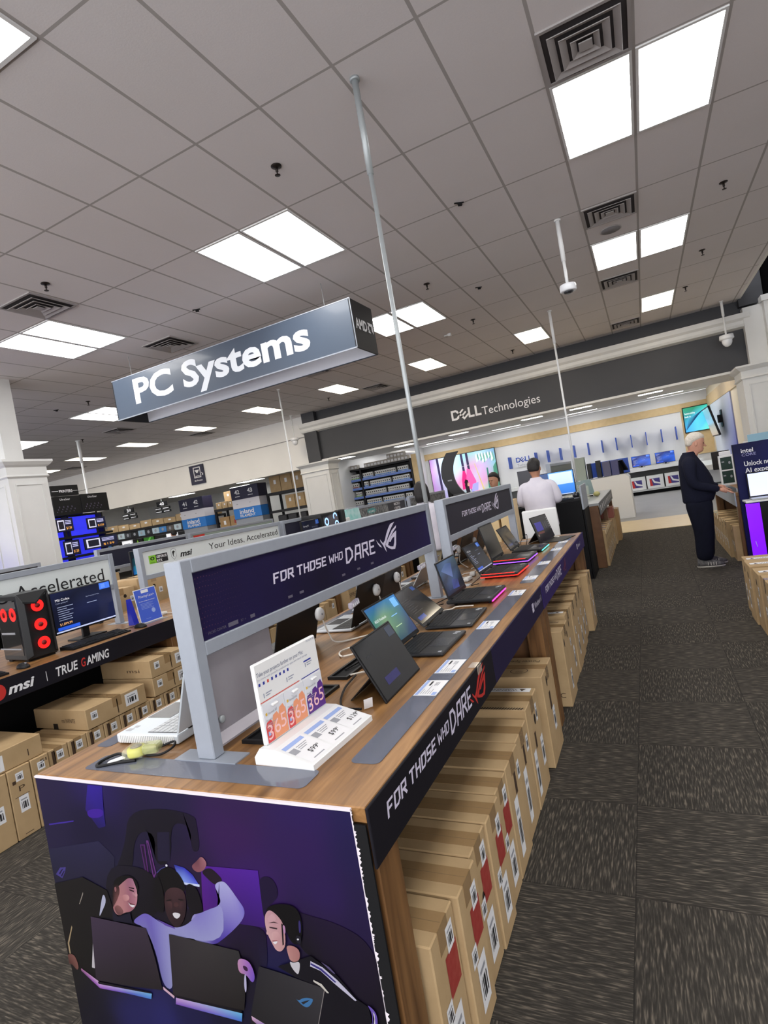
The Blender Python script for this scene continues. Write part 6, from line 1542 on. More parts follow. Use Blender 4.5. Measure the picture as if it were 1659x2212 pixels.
# hanging aisle markers
for x0, n_, lb in ((-19.35, '39', 'left hanging dark aisle marker, nearer the blue lit printer display'), (-17.48, '40', 'right hanging dark aisle marker, nearer the filament end displays')):
    t = thing('aisle_marker', lb, 'sign', (x0, 16.0, 2.45))
    MB().bbox(0, .56, 0, .03, .28, .47, .003).build('number_plate', m_blackm, t)
    for a, z in ((-.12, .14), (.3, .14), (-.1, .02), (.32, .02)): MB().box(a, a+.4, 0, .02, z, z+.1).build('name_plate', m_blackm, t)
    MB().tube([(.28, .012, .1), (.28, .012, .86)], .008, 6).tube([(.05, .012, .08), (.55, .012, .08)], .008, 6).build('rod', m_steel, t)
    mb = MB(); put_text(mb, n_, (.17, 0, .31), rx, uz, .17, 0, .002, width=.24, bold=.02)
    for a, z in ((-.1, .17), (.32, .17), (-.08, .05), (.34, .05)): put_rect(mb, a, a+.3, z, z+.035, (0, 0, 0), rx, uz, 0, .002)
    mb.build('lettering', m_lettw, t)
t = MB().box(-14.22, -13.58, 14.70, 14.735, 3.14, 3.80).build('wall_sign', M('navy sign panel', (42, 42, 66), .5), label='navy wall sign with a printer icon reading 3D Printers on the light wall', cat='sign')
mb = MB(); o = (-14.22, 14.70, 3.14)
for s_ in ((.18, .5, .56, .59), (.18, .5, .22, .25), (.18, .21, .25, .56), (.47, .5, .25, .56), (.24, .44, .27, .29), (.24, .44, .46, .49)): put_rect(mb, *s_, o, rx, uz, 0, .002)
put_poly(mb, [(.26, .46), (.42, .46), (.37, .39), (.31, .39)], o, rx, uz, 1, 0, .002); put_poly(mb, [(.53, .38), (.56, .38), (.58, .33), (.6, .36), (.6, .29), (.53, .29), (.56, .32)], o, rx, uz, 1, 0, .002)
put_text(mb, '3D Printers', (-14.05, 14.70, 3.24), rx, uz, .075, 0, .002, width=.36, bold=.02); mb.build('icon', m_lettw, t)
# lights under the stock ceiling, and the slim ones of the brand room
def slot_light(x, y, z, w, d, label, group):
    t = thing('ceiling_light', label, 'ceiling light', (x, y, z), 0, group)
    MB().box(-w/2-.03, w/2+.03, -d/2-.03, d/2+.03, -.012, -.001).build('frame', m_lframe, t)
    MB().box(-w/2, w/2, -d/2, d/2, -.016, -.0125).build('diffuser', m_lamp, t)
for i, (x, y) in enumerate(((-19.6, 15.9), (-16.9, 15.9), (-14.5, 15.9), (-21.5, 16.6), (-19.6, 19.5), (-15.5, 19.5), (-11.5, 19.5), (-17.6, 21.5), (-13.5, 21.5))):
    slot_light(x, y, 3.3, 1.15, .55, '%s light in the stock area ceiling behind the light wall, a set extended for brightness' % ORD[i], 'stock area lights')  # larger fixtures and hidden extra ones, added to brighten the aisles
for i, x in enumerate((-8.6, -6.5, -4.75, -2.62, -1.33, .35)):
    slot_light(x, 15.75, 3.08, .55, .34 if i < 2 else .2, '%s slim light from the left under the dark fascia' % ORD[i], 'slim lights under the fascia')
for i, x in enumerate((-8, -5, -2, 1)):
    slot_light(x, 23.3, 3.62, 1.2, .4, '%s added wall washing light from the left at the back of the white brand room' % ORD[i], 'brand room rear lights')
    slot_light(x, 21.6, 3.62, 1.2, .6, '%s unseen light from the left near the back of the white brand room' % ORD[i], 'brand room middle lights')
    slot_light(x, 18.6, 3.62, 1.2, .6, '%s unseen light from the left deep in the white brand room' % ORD[i], 'brand room lights')  # three unseen rows, added to and enlarged to brighten the room walls

# ---------------------------------------------------------------- ink rack
t = thing('ink_rack', 'black rack of ink boxes with blue price rails behind the middle column', 'shelf rack', (-9.9, 17.0, 0))
MB().box(0, 3.02, .45, .5, 0, 2.68).build('back_board', m_beam, t)
for x in (.0, 1.08, 2.97): MB().box(x, x+.06, -.02, .45, 0, 2.74).build('upright', m_beam, t)
m_rail = M('blue price rail', (110, 138, 206), .45)
ZS = (.55, .85, 1.15, 1.45, 1.76, 2.07, 2.37)
for z in ZS:
    MB().box(.06, 2.97, 0, .44, z-.09, z).build('shelf', m_beam, t)
    MB().box(.06, 2.97, -.012, -.001, z-.075, z).build('price_rail', m_rail, t)
MB().box(.0, 3.02, 0, .5, 2.66, 2.72).build('top_shelf', m_beam, t)
inkc = {'red': (196, 60, 60), 'green': (110, 170, 70), 'blue': (70, 130, 200), 'grey': (150, 150, 156), 'maroon': (140, 50, 60)}
def ink_proto(c):
    b = MB(); b.bbox(0, .07, 0, .12, .0008, .17, .003); w_ = put_rect
    put_rect(b, .004, .066, .012, .045, (0, 0, 0), rx, uz, 1, .001); put_rect(b, .018, .05, .075, .12, (0, 0, 0), rx, uz, 2, .001)
    return b.build('ink_box', [m_white, M('ink band '+c, inkc[c], .5), m_ink], cat='ink box')
for si, z in enumerate(ZS[3:]):
    for bi, (x0, n_, cols) in enumerate(((-9.82, 12, (('grey', 'green', 'maroon', 'red')[si], 'green' if si == 3 else None)), (-8.74, 22, (('blue', 'grey', 'blue', 'blue')[si], None)))):
        nm = '%s %s shelf of ink' % (('lowest', 'second lowest', 'third lowest', 'top')[si], ('left', 'right')[bi])
        protos = {}
        for k in range(n_):
            if (si*7+k*5+bi) % 11 == 3: continue
            c = cols[0] if not (cols[1] and k > 7) else cols[1]
            if c not in protos:
                protos[c] = ink_proto(c); o_ = protos[c]
            else:
                o_ = protos[c].copy(); COL.objects.link(o_)
            o_['label'] = 'white ink box with a %s band on the %s' % (c, nm); o_['group'] = 'ink boxes on the '+nm
            o_.location = (x0+.078*k, 17.03, z)
p_ = None
for k in range(36):
    r_, i = divmod(k, 22)
    if r_ == 1 and 3 < i < 9: continue
    if r_ == 0 and 6 < i < 9: continue
    x = -9.8+.128*i if r_ == 0 else (-9.8+.128*i if i < 4 else -8.9+.128*i)
    if x > -7.1: continue
    if p_ is None:
        b = MB(); b.bbox(0, .12, 0, .2, .0008, .145, .003); put_rect(b, .015, .105, .03, .1, (0, 0, 0), rx, uz, 1, .001); p_ = b.build('small_carton', [m_cardg if False else M('grey board carton', (176, 170, 162), .6), m_paper], cat='box'); o_ = p_
    else:
        o_ = p_.copy(); COL.objects.link(o_)
    o_['label'] = 'small white labelled carton in the %s row on top of the ink rack' % ('bottom', 'top')[r_]; o_['group'] = 'small cartons, %s row on the ink rack' % ('bottom', 'top')[r_]
    o_.location = (x, 17.05, 2.72+.146*r_)
MB().box(-6.86, -6.55, 17.0, 17.1, 0, 2.85).build('rack_side_panel', m_oak, label='pale wood panel closing the right end of the ink rack', cat='panel')

# ================================================================ brand room
t = thing('light_box', 'large lit wall picture of pink dresses on a rail in a garden', 'picture', (-9.0, 24.40, .9))
MB().bbox(0, 3.14, 0, .06, 0, 2.06, .004).build('frame', m_dark, t)
mb = MB()
def fq(cols, w, h):
    nr, nc = len(cols), len(cols[0]); vs = []; cs = []; fs = []
    for j in range(nr):
        for i in range(nc): vs.append((.03+w*i/(nc-1), -.001, .03+h*j/(nr-1))); cs.append(cols[j][i])
    for j in range(nr-1):
        for i in range(nc-1): a = j*nc+i; fs.append((a, a+1, a+nc+1, a+nc))
    mb.add(vs, fs, cols=cs)
PK, GR, SK, PU = (206, 150, 190), (110, 170, 150), (190, 226, 236), (170, 120, 190)
fq([[PU, (150, 140, 190), GR, (206, 220, 226), (150, 210, 170), GR], [PU, (176, 180, 210), (220, 140, 190), (200, 190, 220), PK, (110, 190, 170)], [(200, 150, 210), (190, 210, 230), (190, 214, 230), PK, (196, 170, 214), (120, 180, 190)], [PU, (200, 226, 240), SK, (140, 200, 200), (170, 210, 220), (110, 160, 190)]], 3.08, 2.0)
def pq(pts, c, l=.002): mb.poly([(.03+x*3.08, -l, .03+z*2.0) for x, z in pts], cols=[c]*len(pts))
for x in (.12, .5, .58): pq([(x, 0), (x+.035, 0), (x+.02, 1), (x-.015, 1)], (52, 44, 80))
pq([(.45, .2), (.53, .2), (.55, .45), (.52, .62), (.49, .62), (.46, .42)], (206, 40, 120), .003); pq([(.52, .2), (.66, .16), (.67, .35), (.61, .62), (.56, .66), (.53, .45)], (240, 90, 160), .004)
pq([(.42, .7), (.68, .74), (.68, .745), (.42, .71)], (190, 180, 190), .004); pq([(.68, .74), (.69, .74), (.78, .1), (.76, .1)], (200, 180, 120), .004)
pq([(.84, .15), (.88, .15), (.87, .6), (.85, .6)], (60, 120, 110), .003); pq([(.93, .1), (1, .1), (1, .7), (.95, .6)], (70, 130, 110), .003)
for k in range(12): pq([(.72+.022*k, .75+.04*math.sin(k)), (.75+.022*k, .8+.04*math.sin(k)), (.73+.022*k, .95), (.715+.022*k, .9)], (110, 160, 150) if k % 2 else (230, 240, 246), .003)
pq([(.5, .1), (.56, .1), (.55, .28), (.52, .34), (.49, .3)], (34, 26, 36), .005); pq([(.53, .26), (.565, .26), (.56, .34), (.53, .35)], (206, 150, 140), .006); pq([(.5, .3), (.55, .33), (.545, .4), (.51, .42), (.49, .36)], (30, 22, 28), .006)
pq([(.58, .12), (.68, .14), (.7, .32), (.61, .29)], (160, 160, 220), .006); pq([(.6, .08), (.7, .1), (.7, .14), (.6, .12)], (240, 120, 170), .007)
mb.build('picture_print', Mvc('backlit print', .3, .4, emit=.75), t)
m_dblu = M('brand blue', (50, 84, 176), .5)
for i, x in enumerate((-5.22, -4.1, -3.6, -3.09, -2.54, -1.99, -1.46, -.93, -.38, .16, .7, 1.2)):
    MB().bbox(x-.015, x+.015, 23.86, 24.46, 1.88, 2.38, .003).build('wall_fin', m_dblu, label='%s blue upright fin from the %s on the white back wall' % (ORD[i] if i < 6 else ORD[11-i], 'left' if i < 6 else 'right'), cat='wall fin', group='blue fins on the white wall')
def dell(mb, o, h, m, tech_m, tw):
    o = Vector(o)
    def P(pts, mm=m): put_poly(mb, [(x*h, y*h) for x, y in pts], o, rx, uz, 1, mm, .004)
    P([(0, 0), (.2, 0), (.2, 1), (0, 1)]); P([(.2, .8), (.5, .8), (.62, .65), (.85, .5), (.72, .9), (.5, 1), (.2, 1)]); P([(.2, 0), (.5, 0), (.75, .1), (.85, .5), (.62, .35), (.5, .2), (.2, .2)])
    for k in range(3): P([(.70+.24*k, .56-.27*k), (1.24+.24*k, 1.0-.27*k), (1.34+.24*k, .87-.27*k), (.80+.24*k, .43-.27*k)])
    P([(.70, .56), (1.18, .02), (1.33, .13), (.85, .67)])
    for x in (1.75, 2.45): P([(x, 0), (x+.6, 0), (x+.6, .2), (x+.2, .2), (x+.2, 1), (x, 1)])
t = MB().box(-5.06, -4.2, 24.45, 24.455, 1.9, 2.34).build('wall_logo', m_room, label='blue DELL Technologies logo on the white back wall', cat='logo')
mb = MB(); dell(mb, (-5.02, 24.45, 2.1), .22, 0, 1, 0); put_text(mb, 'Technologies', (-5.0, 24.45, 1.93), rx, uz, .14, 1, .004, width=.8); mb.build('lettering', [m_dblu, M('grey logo lettering', (140, 146, 156), .5)], t)
mb = MB(); dell(mb, (-4.49, 14.498, 3.32), .27, 0, 0, 0); put_text(mb, 'Technologies', (-3.64, 14.498, 3.31), rx, uz, .30, 0, .004, width=1.5)
mb.build('fascia_lettering', m_lettw, label='white DELL Technologies lettering on the dark fascia', cat='lettering')
t = thing('wall_screen', 'bright green and blue wall screen above the old man', 'screen', (1.52, 24.38, 2.06))
MB().bbox(0, .88, 0, .05, 0, .98, .004).build('housing', m_black, t)
mb = MB()
fq([[(60, 150, 210), (90, 190, 220), (110, 230, 200)], [(40, 130, 150), (80, 190, 230), (70, 180, 210)], [(40, 140, 100), (40, 130, 90), (60, 190, 170)]], .82, .92)
for k in range(7): mb.poly([(.04+.02*k, -.003, .12+.06*k), (.07+.02*k, -.003, .12+.06*k), (.6+.03*k, -.003, .7+.02*k), (.59+.03*k, -.003, .715+.02*k)], cols=[(20, 70, 110)]*4)
stv, stf, w_ = text_mb('Sustainability', .1, width=.36); mb.add([(.06+x, -.004, .70+y) for x, y in stv], stf, cols=[(230, 240, 240)]*len(stv))
stv, stf, w_ = text_mb('built in', .1, width=.2); mb.add([(.06+x, -.004, .58+y) for x, y in stv], stf, cols=[(230, 240, 240)]*len(stv))
mb.build('screen', _mats['backlit print'], t)
t = thing('wall_television', 'black television on a tilting arm on the blue right wall', 'television', (2.4, 20.9, 1.8))
MB().bbox(-.26, -.20, -.9, .9, .0, .98, .01).xf(Matrix.Rotation(R(-12), 4, 'Y')).build('housing', m_black, t)
mb = MB(); quadgrid(mb, 1.7, .9, [[(176, 172, 168)]*2, [(150, 180, 190)]*2, [(90, 180, 200)]*2]); mb.xf(Matrix.Rotation(R(-12), 4, 'Y') @ Matrix.Translation((-.262, .85, .04)) @ Matrix.Rotation(math.pi, 4, 'Z')); mb.build('screen', m_scr, t)
MB().box(-.14, -.02, -.06, .06, .35, .6).box(-.04, -.02, -.2, .2, .2, .75).build('arm', m_black, t)
# white counters and shelves of the room
t = thing('brand_counter', 'white counter with a chamfered end in front of the brand room', 'counter', (-1.80, 15.7, 0))
MB().prism([(0, 0, .001), (1.37, 0, .001), (1.37, 0, 1.06), (1.28, 0, 1.15), (1.0, 0, 1.15), (0, 0, 1.11)], (0, 1.3, 0)).build('body', m_wplas, t)
gq = 'screens on the white counter'
for i, (x, w, h, c, lb) in enumerate(((-1.75, .26, .62, (150, 160, 150), 'pale grey green panel at the left end of the white counter'), (-1.45, .1, .42, (20, 20, 22), 'thin black screen edge on the white counter, leftmost'), (-1.22, .12, .46, (18, 18, 20), 'black computer seen edge on, middle of the white counter'), (-1.06, .2, .4, (86, 84, 110), 'violet grey panel right of the edge on computer'), (-.84, .18, .4, (70, 70, 110), 'second violet grey panel on the white counter'))):
    t = thing('counter_screen', lb, 'screen', (x, 16.1, 1.1505), 0, gq); MB().bbox(0, w, 0, .3, 0, h, .006).build('housing', M('counter screen %d' % i, c, .4), t)
MB().bbox(-1.45, -.42, 16.75, 16.85, 1.151, 1.56, .004).build('blue_backdrop', M('bright blue panel', (56, 92, 196), .45), label='bright blue upright panel behind the screens on the white counter', cat='backdrop')
t = thing('monitor', 'tilted monitor with a colourful screen on the right of the white counter', 'monitor', (-.49, 16.5, 1.1505), .5)
MB().bbox(-.03, 0, -.2, .2, .1, .42, .004).xf(Matrix.Rotation(R(-24), 4, 'Y')).build('housing', m_black, t); MB().box(-.18, -.1, -.03, .03, 0, .35).box(-.2, .05, -.1, .1, 0, .012).build('stand', m_black, t)
t = thing('wall_counter', 'long white shelf unit along the back wall of the brand room', 'shelf unit', (-6.0, 23.4, 0))
MB().box(0, 7.9, 0, .95, .92, 1.06).build('worktop', m_wplas, t); MB().box(0, 7.9, .15, .95, .14, .2).build('lower_shelf', m_wplas, t); MB().box(0, 7.9, .3, .95, .001, .13).build('plinth', m_blackm, t); MB().box(0, 7.9, .9, .95, .2, .92).build('back_board', M('grey back board', (120, 122, 122), .6), t)
def scr_bl(m, w, h): promo(m, w, h, 'Inspiron', bg=((24, 40, 110), (40, 90, 200)), price='$899')
for i, x in enumerate((-.15, .68)):
    monitor((x, 23.55, 1.061), -math.pi/2, .66, .42, .04, scr_bl, ('left', 'right')[i]+' blue page monitor on the back shelf of the brand room')
for i, x in enumerate((-1.0, -.4, .22, .85)):
    t = thing('retail_box', '%s white box with a red and violet picture on the low brand room shelf' % ORD[i], 'retail box', (x-.28, 23.5, .201), 0, 'white picture boxes in the brand room'); MB().bbox(0, .58, 0, .3, 0, .5, .006).build('carton', m_wplas, t)
    mb = MB(); put_rect(mb, .1, .45, .1, .38, (0, 0, 0), rx, uz, 0, .002); put_poly(mb, [(.1, .1), (.2, .1), (.16, .38), (.1, .38)], (0, 0, 0), rx, uz, 1, 1, .003); put_poly(mb, [(.18, .36), (.24, .2), (.45, .14), (.45, .2), (.28, .26), (.22, .37)], (0, 0, 0), rx, uz, 1, 2, .004); mb.build('print', [M('violet picture', (66, 60, 130), .5), m_redl, m_paper], t)
MB().bbox(1.25, 2.3, 18.5, 23.3, .8, .95, .004).box(1.9, 2.3, 18.6, 23.2, 0, .8).build('side_counter', m_wplas, label='white counter along the right wall of the brand room', cat='counter')
# ---------------------------------------------------------------- service counter and mid table
t = thing('service_desk', 'tall black service desk behind the man in the white shirt', 'desk', (-1.86, 8.15, 0))
MB().bbox(0, .98, 0, .05, .001, 1.12, .004).build('front_panel', m_blackm, t); MB().bbox(0, .98, .051, .66, 1.10, 1.14, .004).build('worktop', m_black, t)
MB().bbox(0, .04, .051, .7, .001, 1.09, .004).build('left_side', m_blackm, t); MB().bbox(.985, 1.01, .0, .66, .001, .98, .004).build('right_side', m_blackm, t); MB().bbox(.985, 1.01, -.02, .66, .981, 1.32, .004).build('side_screen', m_frame, t)
def scr_desk(m, w, h):
    quadgrid(m, w, h, [[(60, 130, 230)]*2, [(90, 160, 240)]*2]); srect(m, w*.3, w*.97, h*.45, h*.96, (206, 226, 246)); srect(m, 0, w*.28, h*.6, h, (40, 70, 120), .0008); srect(m, 0, w, 0, h*.04, (190, 210, 240), .0008)
monitor((-1.22, 8.55, 1.141), -math.pi/2-.1, .52, .36, .06, scr_desk, 'monitor with a white window on blue in front of the man in white')
MB().bbox(-1.2, -.98, 8.25, 8.36, 1.1405, 1.155, .004).build('keyboard', m_black, label='black keyboard on the service desk', cat='keyboard')
t = thing('desk_phone', 'small shiny black gadget beside the keyboard on the service desk', 'gadget', (-.95, 8.32, 1.1405)); MB().ball((0, 0, .05), .05).build('ball', m_lens, t); MB().lathe([(.05, 0), (.03, .02)], n=16).build('foot', m_pgrey, t)
t = thing('high_chair', 'white backed high chair behind the last tablet', 'chair', (-1.19, 6.6, 0))
MB().bbox(-.2, .2, -.02, .02, .80, 1.18, .02, seg=2).build('backrest', m_wplas, t); MB().bbox(-.2, .2, .02, .42, .70, .76, .02, seg=2).build('seat', m_wplas, t); MB().tube([(0, .2, .02), (0, .2, .7)], .03, 12).build('column', m_steel, t); MB().lathe([(.22, 0), (.22, .012), (.03, .03)], (0, .2, 0), 28).build('foot_plate', m_steel, t)
t = thing('phone_table', 'brown display table with a grey icon board beyond the service desk', 'table', (-2.0, 8.9, 0))
MB().bbox(0, 1.28, 0, 3.42, .95, .99, .004).build('tabletop', M('pale laminate top', (158, 160, 160), .35, coat=.2), t)
MB().bbox(.98, 1.27, .0, .1, .001, .949, .004).bbox(0, .2, 0, .1, .001, .949, .004).bbox(.2, .98, 0, .1, .80, .949, .004).build('end_panel', m_woodd, t)
MB().bbox(1.2, 1.27, 1.6, 1.7, .001, .949, .004).build('leg', m_woodd, t); MB().bbox(1.2, 1.27, 3.32, 3.42, .001, .949, .004).build('leg', m_woodd, t); MB().box(.6, .63, .1, 3.4, .001, .949).build('centre_board', m_blackm, t)
MB().box(1.281, 1.29, .02, 3.42, .80, .99).build('icon_board', M('slate board', (90, 92, 98), .5), t)
mb = MB()
for k in range(9): put_rect(mb, .15+.36*k, .25+.36*k, .86, .94, (1.29, 0, 0), rt, up, 0, .001)
mb.build('icons', m_paper, t)
for i in range(7):
    carton((-.70, (9.16 if i < 5 else 9.3)+.29*i, 0), .27, .5, .55 if i < 5 else .5, '%s pale box under the brown phone table, counting away' % ORD[i], 'boxes under the phone table', front=[('H', .08, .42, .035, .06), ('H', .17, .3, .03, .05), ('L', .15, .08, .06, .16)])
carton((-.68, 11.47, 0), .42, .5, .5, 'eighth pale box under the brown phone table, carrying a reddish box', 'boxes under the phone table')
carton((-.68, 11.47, .501), .4, .5, .2, 'reddish box on top of the pale boxes under the phone table', 'boxes under the phone table', mat=M('reddish board', (150, 90, 78), .7))
carton((-.62, 11.94, 0), .46, .5, .62, 'last box under the phone table by the pale wood threshold', 'boxes under the phone table', mat=m_card2)
for i in range(3):
    MB().bbox(-1.25, -1.02, 9.0+.3*i, 9.12+.3*i, .9905, 1.0, .003).build('phone', m_black, label='%s black phone lying on the phone table' % ORD[i], cat='phone', group='phones on the phone table')
for i, (x, y, h) in enumerate(((-.95, 9.1, .3), (-.99, 10.0, .24), (-1.18, 9.6, .28))):
    t = thing('acrylic_holder', '%s clear holder on the phone table, counting away' % ORD[i], 'holder', (x, y, .9905), .3, 'clear holders on the phone table'); MB().bbox(-.06, .06, -.05, .05, 0, h, .008).build('holder', m_clr, t)
for i, (x, y) in enumerate(((-1.12, 10.4), (-1.0, 10.9))):
    t = thing('tablet', ('nearer', 'farther')[i]+' grey tablet on a stand on the phone table', 'tablet', (x, y, .9905), -1.2); MB().bbox(-.01, .01, -.09, .09, .04, .34, .003).xf(Matrix.Rotation(R(-25), 4, 'Y')).build('body', M('grey green glass', (120, 140, 140), .2), t); MB().box(-.12, .05, -.04, .04, 0, .02).build('foot', m_black, t)
t = thing('yellow_gadget', 'small yellowish gadget on the phone table', 'gadget', (-.86, 10.6, .9905)); MB().ball((0, 0, .045), (.06, .07, .045)).build('body', M('dull yellow plastic', (176, 170, 110), .4), t)
sf = sign_frame('island_sign', 9.3, 12.2, 'grey framed sign with pale icons on the phone table', M('olive grey print', (92, 98, 94), .5), -1.42, 1.23, 1.70, .99)
MB().bbox(-1.7, -1.5, 9.0, 9.2, .9905, 1.3, .004).build('oak_block', m_oak, label='pale wood block on the phone table by the man in white', cat='box')
# tall curved gaming screen, counters at mid distance
t = thing('curved_monitor', 'tall black curved monitor turned upright behind the far sign', 'monitor', (-4.0, 12.0, 1.0))
pts = []
for k in range(13):
    a = R(-34+68*k/12); pts.append((.85*(1-math.cos(a))*1.35-.18, .88+.85*math.sin(a)))
out = [(x-.0, 0, z) for x, z in pts] + [(x+.28, 0, z) for x, z in reversed(pts)]
MB().prism(out, (0, .05, 0)).build('screen_back', M('charcoal plastic', (38, 38, 41), .4), t)
MB().bbox(-.12, .0, .05, .3, .35, .8, .02).build('mount', m_black, t); MB().bbox(-.1, -.02, .2, .3, -.08, .4, .01).build('stand', m_black, t); mb = MB(); put_rect(mb, -.05, .05, .72, .75, (0, 0, 0), rx, uz, 0, .002); mb.build('badge', m_pgrey, t)
display_table(10.95, 13.3, 'walnut table under the tall curved monitor', -5.0, -2.9)
MB().bbox(-3.7, -2.95, 11.2, 11.3, .9145, 1.42, .004).build('divider', M('slate panel', (60, 62, 66), .5), label='slate divider beside the tall curved monitor', cat='divider')
for i, x in enumerate((-1.75, -1.98)):
    MB().bbox(x, x+.2, 7.0, 7.2, .001, 1.32, .004).build('pale_box', m_oak, label=('right', 'left')[i]+' tall pale carton between the far sign and the man in white', cat='box')
t = MB().bbox(-1.95, -1.72, 9.4, 9.46, .9905, 1.66, .004).build('dark_tablet', M('dark slate screen', (60, 60, 68), .3), label='dark upright tablet left of the man in white', cat='tablet')
# ================================================================ people
def skin(name, joints, edges, mat, parent=None, sub=2):
    """joints: {key: (pos, rx, ry)} -> one smooth surface"""
    keys = list(joints)
    me = bpy.data.meshes.new(name)
    me.from_pydata([joints[k][0] for k in keys], [(keys.index(a), keys.index(b)) for a, b in edges], [])
    o = bpy.data.objects.new(name, me); COL.objects.link(o)
    md = o.modifiers.new('skin', 'SKIN'); md.use_smooth_shade = True
    lay = me.skin_vertices[0].data
    for i, k in enumerate(keys):
        lay[i].radius = (joints[k][1], joints[k][2]); lay[i].use_root = (i == 0)
    sb = o.modifiers.new('sub', 'SUBSURF'); sb.levels = sub; sb.render_levels = sub
    dg = bpy.context.evaluated_depsgraph_get()
    m2 = bpy.data.meshes.new_from_object(o.evaluated_get(dg))
    bpy.data.objects.remove(o); bpy.data.meshes.remove(me)
    m2.name = name; m2.materials.clear(); m2.materials.append(mat)
    for p in m2.polygons: p.use_smooth = True
    o = bpy.data.objects.new(name, m2); COL.objects.link(o)
    if parent: o.parent = parent
    return o
def rings(mb, rs, n=20, m=0, pw=2.3):
    """loft of horizontal rings (z, x_back, x_front, half width)"""
    vs = []; fs = []
    for (z, xb, xf, hw) in rs:
        cx0 = (xb+xf)/2; a_ = (xf-xb)/2
        for k in range(n):
            t = 2*math.pi*k/n; c, s = math.cos(t), math.sin(t)
            vs.append((cx0+a_*math.copysign(abs(c)**(2/pw), c), hw*math.copysign(abs(s)**(2/pw), s), z))
    for i in range(len(rs)-1):
        for k in range(n): fs.append((i*n+k, i*n+(k+1) % n, (i+1)*n+(k+1) % n, (i+1)*n+k))
    fs.append(tuple(range(n-1, -1, -1))); fs.append(tuple(range((len(rs)-1)*n, len(rs)*n)))
    mb.add(vs, fs, m, smooth=True)
def head_mb(h=.235):
    """head facing +x, chin at z=0, top at z=h; with nose, brows, lips, eyes and ears"""
    k = h/.235; mb = MB()
    rings(mb, [(-.07, -.075, .02, .05), (-.02, -.072, .03, .052), (.0, -.07, .062, .048), (.012, -.075, .082, .052), (.035, -.085, .087, .060), (.06, -.092, .084, .067), (.085, -.098, .086, .071), (.105, -.102, .084, .073), (.125, -.104, .086, .075), (.15, -.106, .09, .076), (.18, -.1, .082, .071), (.21, -.078, .058, .055), (.228, -.045, .03, .032), (.235, -.02, .01, .012)])
    mb.prism([(.08, -.006, .118), (.088, -.004, .118), (.112, -.007, .082), (.106, -.014, .07), (.08, -.018, .072)], (0, .012, 0))
    mb.ball((.105, 0, .079), (.013, .013, .011), 10, 8)
    mb.ball((.083, 0, .126), (.012, .05, .007), 12, 6)
    for s in (-1, 1):
        mb.ball((-.005, s*.074, .1), (.017, .01, .03), 10, 8)
        mb.ball((.081, s*.03, .112), (.006, .014, .006), 8, 6, 1)
    mb.ball((.084, 0, .045), (.006, .024, .005), 10, 6, 2)
    for i in range(len(mb.v)): mb.v[i] = tuple(c*k for c in mb.v[i])
    return mb
m_skin = M('weathered skin', (196, 146, 124), .55, noise=(30, (184, 130, 110), .5))
m_skin2 = M('light brown skin', (178, 130, 104), .55)
m_eye = M('dark eye', (40, 32, 30), .3); m_lip = M('lip', (150, 92, 84), .5)
m_navyk = M('navy knit', (24, 26, 42), .9, 0, .15, noise=(40, (18, 20, 34), .6)); m_navyt = M('dark navy trousers', (20, 22, 36), .9, 0, .15, noise=(18, (14, 16, 27), .6))
m_shirt = M('white cotton shirt', (214, 210, 220), .8, 0, .2, noise=(10, (200, 196, 210), .5)); m_khaki = M('khaki trousers', (150, 138, 112), .85); m_greyt = M('grey trousers', (120, 114, 108), .85)
m_hairw = M('white hair', (214, 206, 194), .8, noise=(60, (190, 182, 170), .8), bump=(80, .5)); m_hairb = M('black hair', (24, 20, 20), .55, bump=(90, .4)); m_shoe = M('grey trainers', (64, 63, 66), .7, noise=(30, (120, 118, 116), .8)); m_sole = M('pale sole', (176, 172, 164), .7)
def fingers(mb, wrist, fwd, side, down, k=1.0):
    """palm, four fingers and thumb as tapered chains reaching along fwd"""
    W = Vector(wrist); f = Vector(fwd).normalized(); s = Vector(side).normalized(); d = Vector(down).normalized()
    mb.tube([W, W+f*.03*k, W+f*.06*k+d*.004, W+f*.085*k+d*.008], [.021*k, .028*k, .030*k, .026*k], 10)
    mb.ball(tuple(W+f*.05*k+s*.012*k), .022*k, 10, 8); mb.ball(tuple(W+f*.05*k-s*.014*k), .022*k, 10, 8)
    for i, (o, l) in enumerate(((-.026, .058), (-.009, .074), (.009, .080), (.026, .070))):
        b = W+f*.078*k+s*o*k+d*.006
        mb.tube([b, b+f*l*.4*k+d*.002, b+f*l*.75*k+d*.010, b+f*l*k+d*.020], [.0095*k, .009*k, .008*k, .006*k], 8)
    b = W+f*.025*k+s*.028*k
    mb.tube([b, b+f*.028*k+s*.018*k+d*.006, b+f*.055*k+s*.024*k+d*.012], [.011*k, .0105*k, .007*k], 8)
def arm_pts(sh, el, wr): return [sh, el, wr]
def shoe(mb, x0, y, z=0.0, L=.29, w=.05):
    rings_ = [(0, .0, L, w), (.02, -.005, L+.005, w+.003)]
    mb2 = MB(); rings(mb2, rings_, 18, 1); rings(mb2, [(.02, .0, L, w), (.05, .002, L-.01, w*.98), (.075, .005, L-.07, w*.9), (.1, .01, L-.14, w*.8), (.125, .015, L-.17, w*.75)], 18, 0)
    mb2.xf(Matrix.Translation((x0, y, z))); mb.add(mb2.v, mb2.f, 0, True); o = len(mb.fm)-len(mb2.f)
    for i, q in enumerate(mb2.fm): mb.fm[o+i] = q

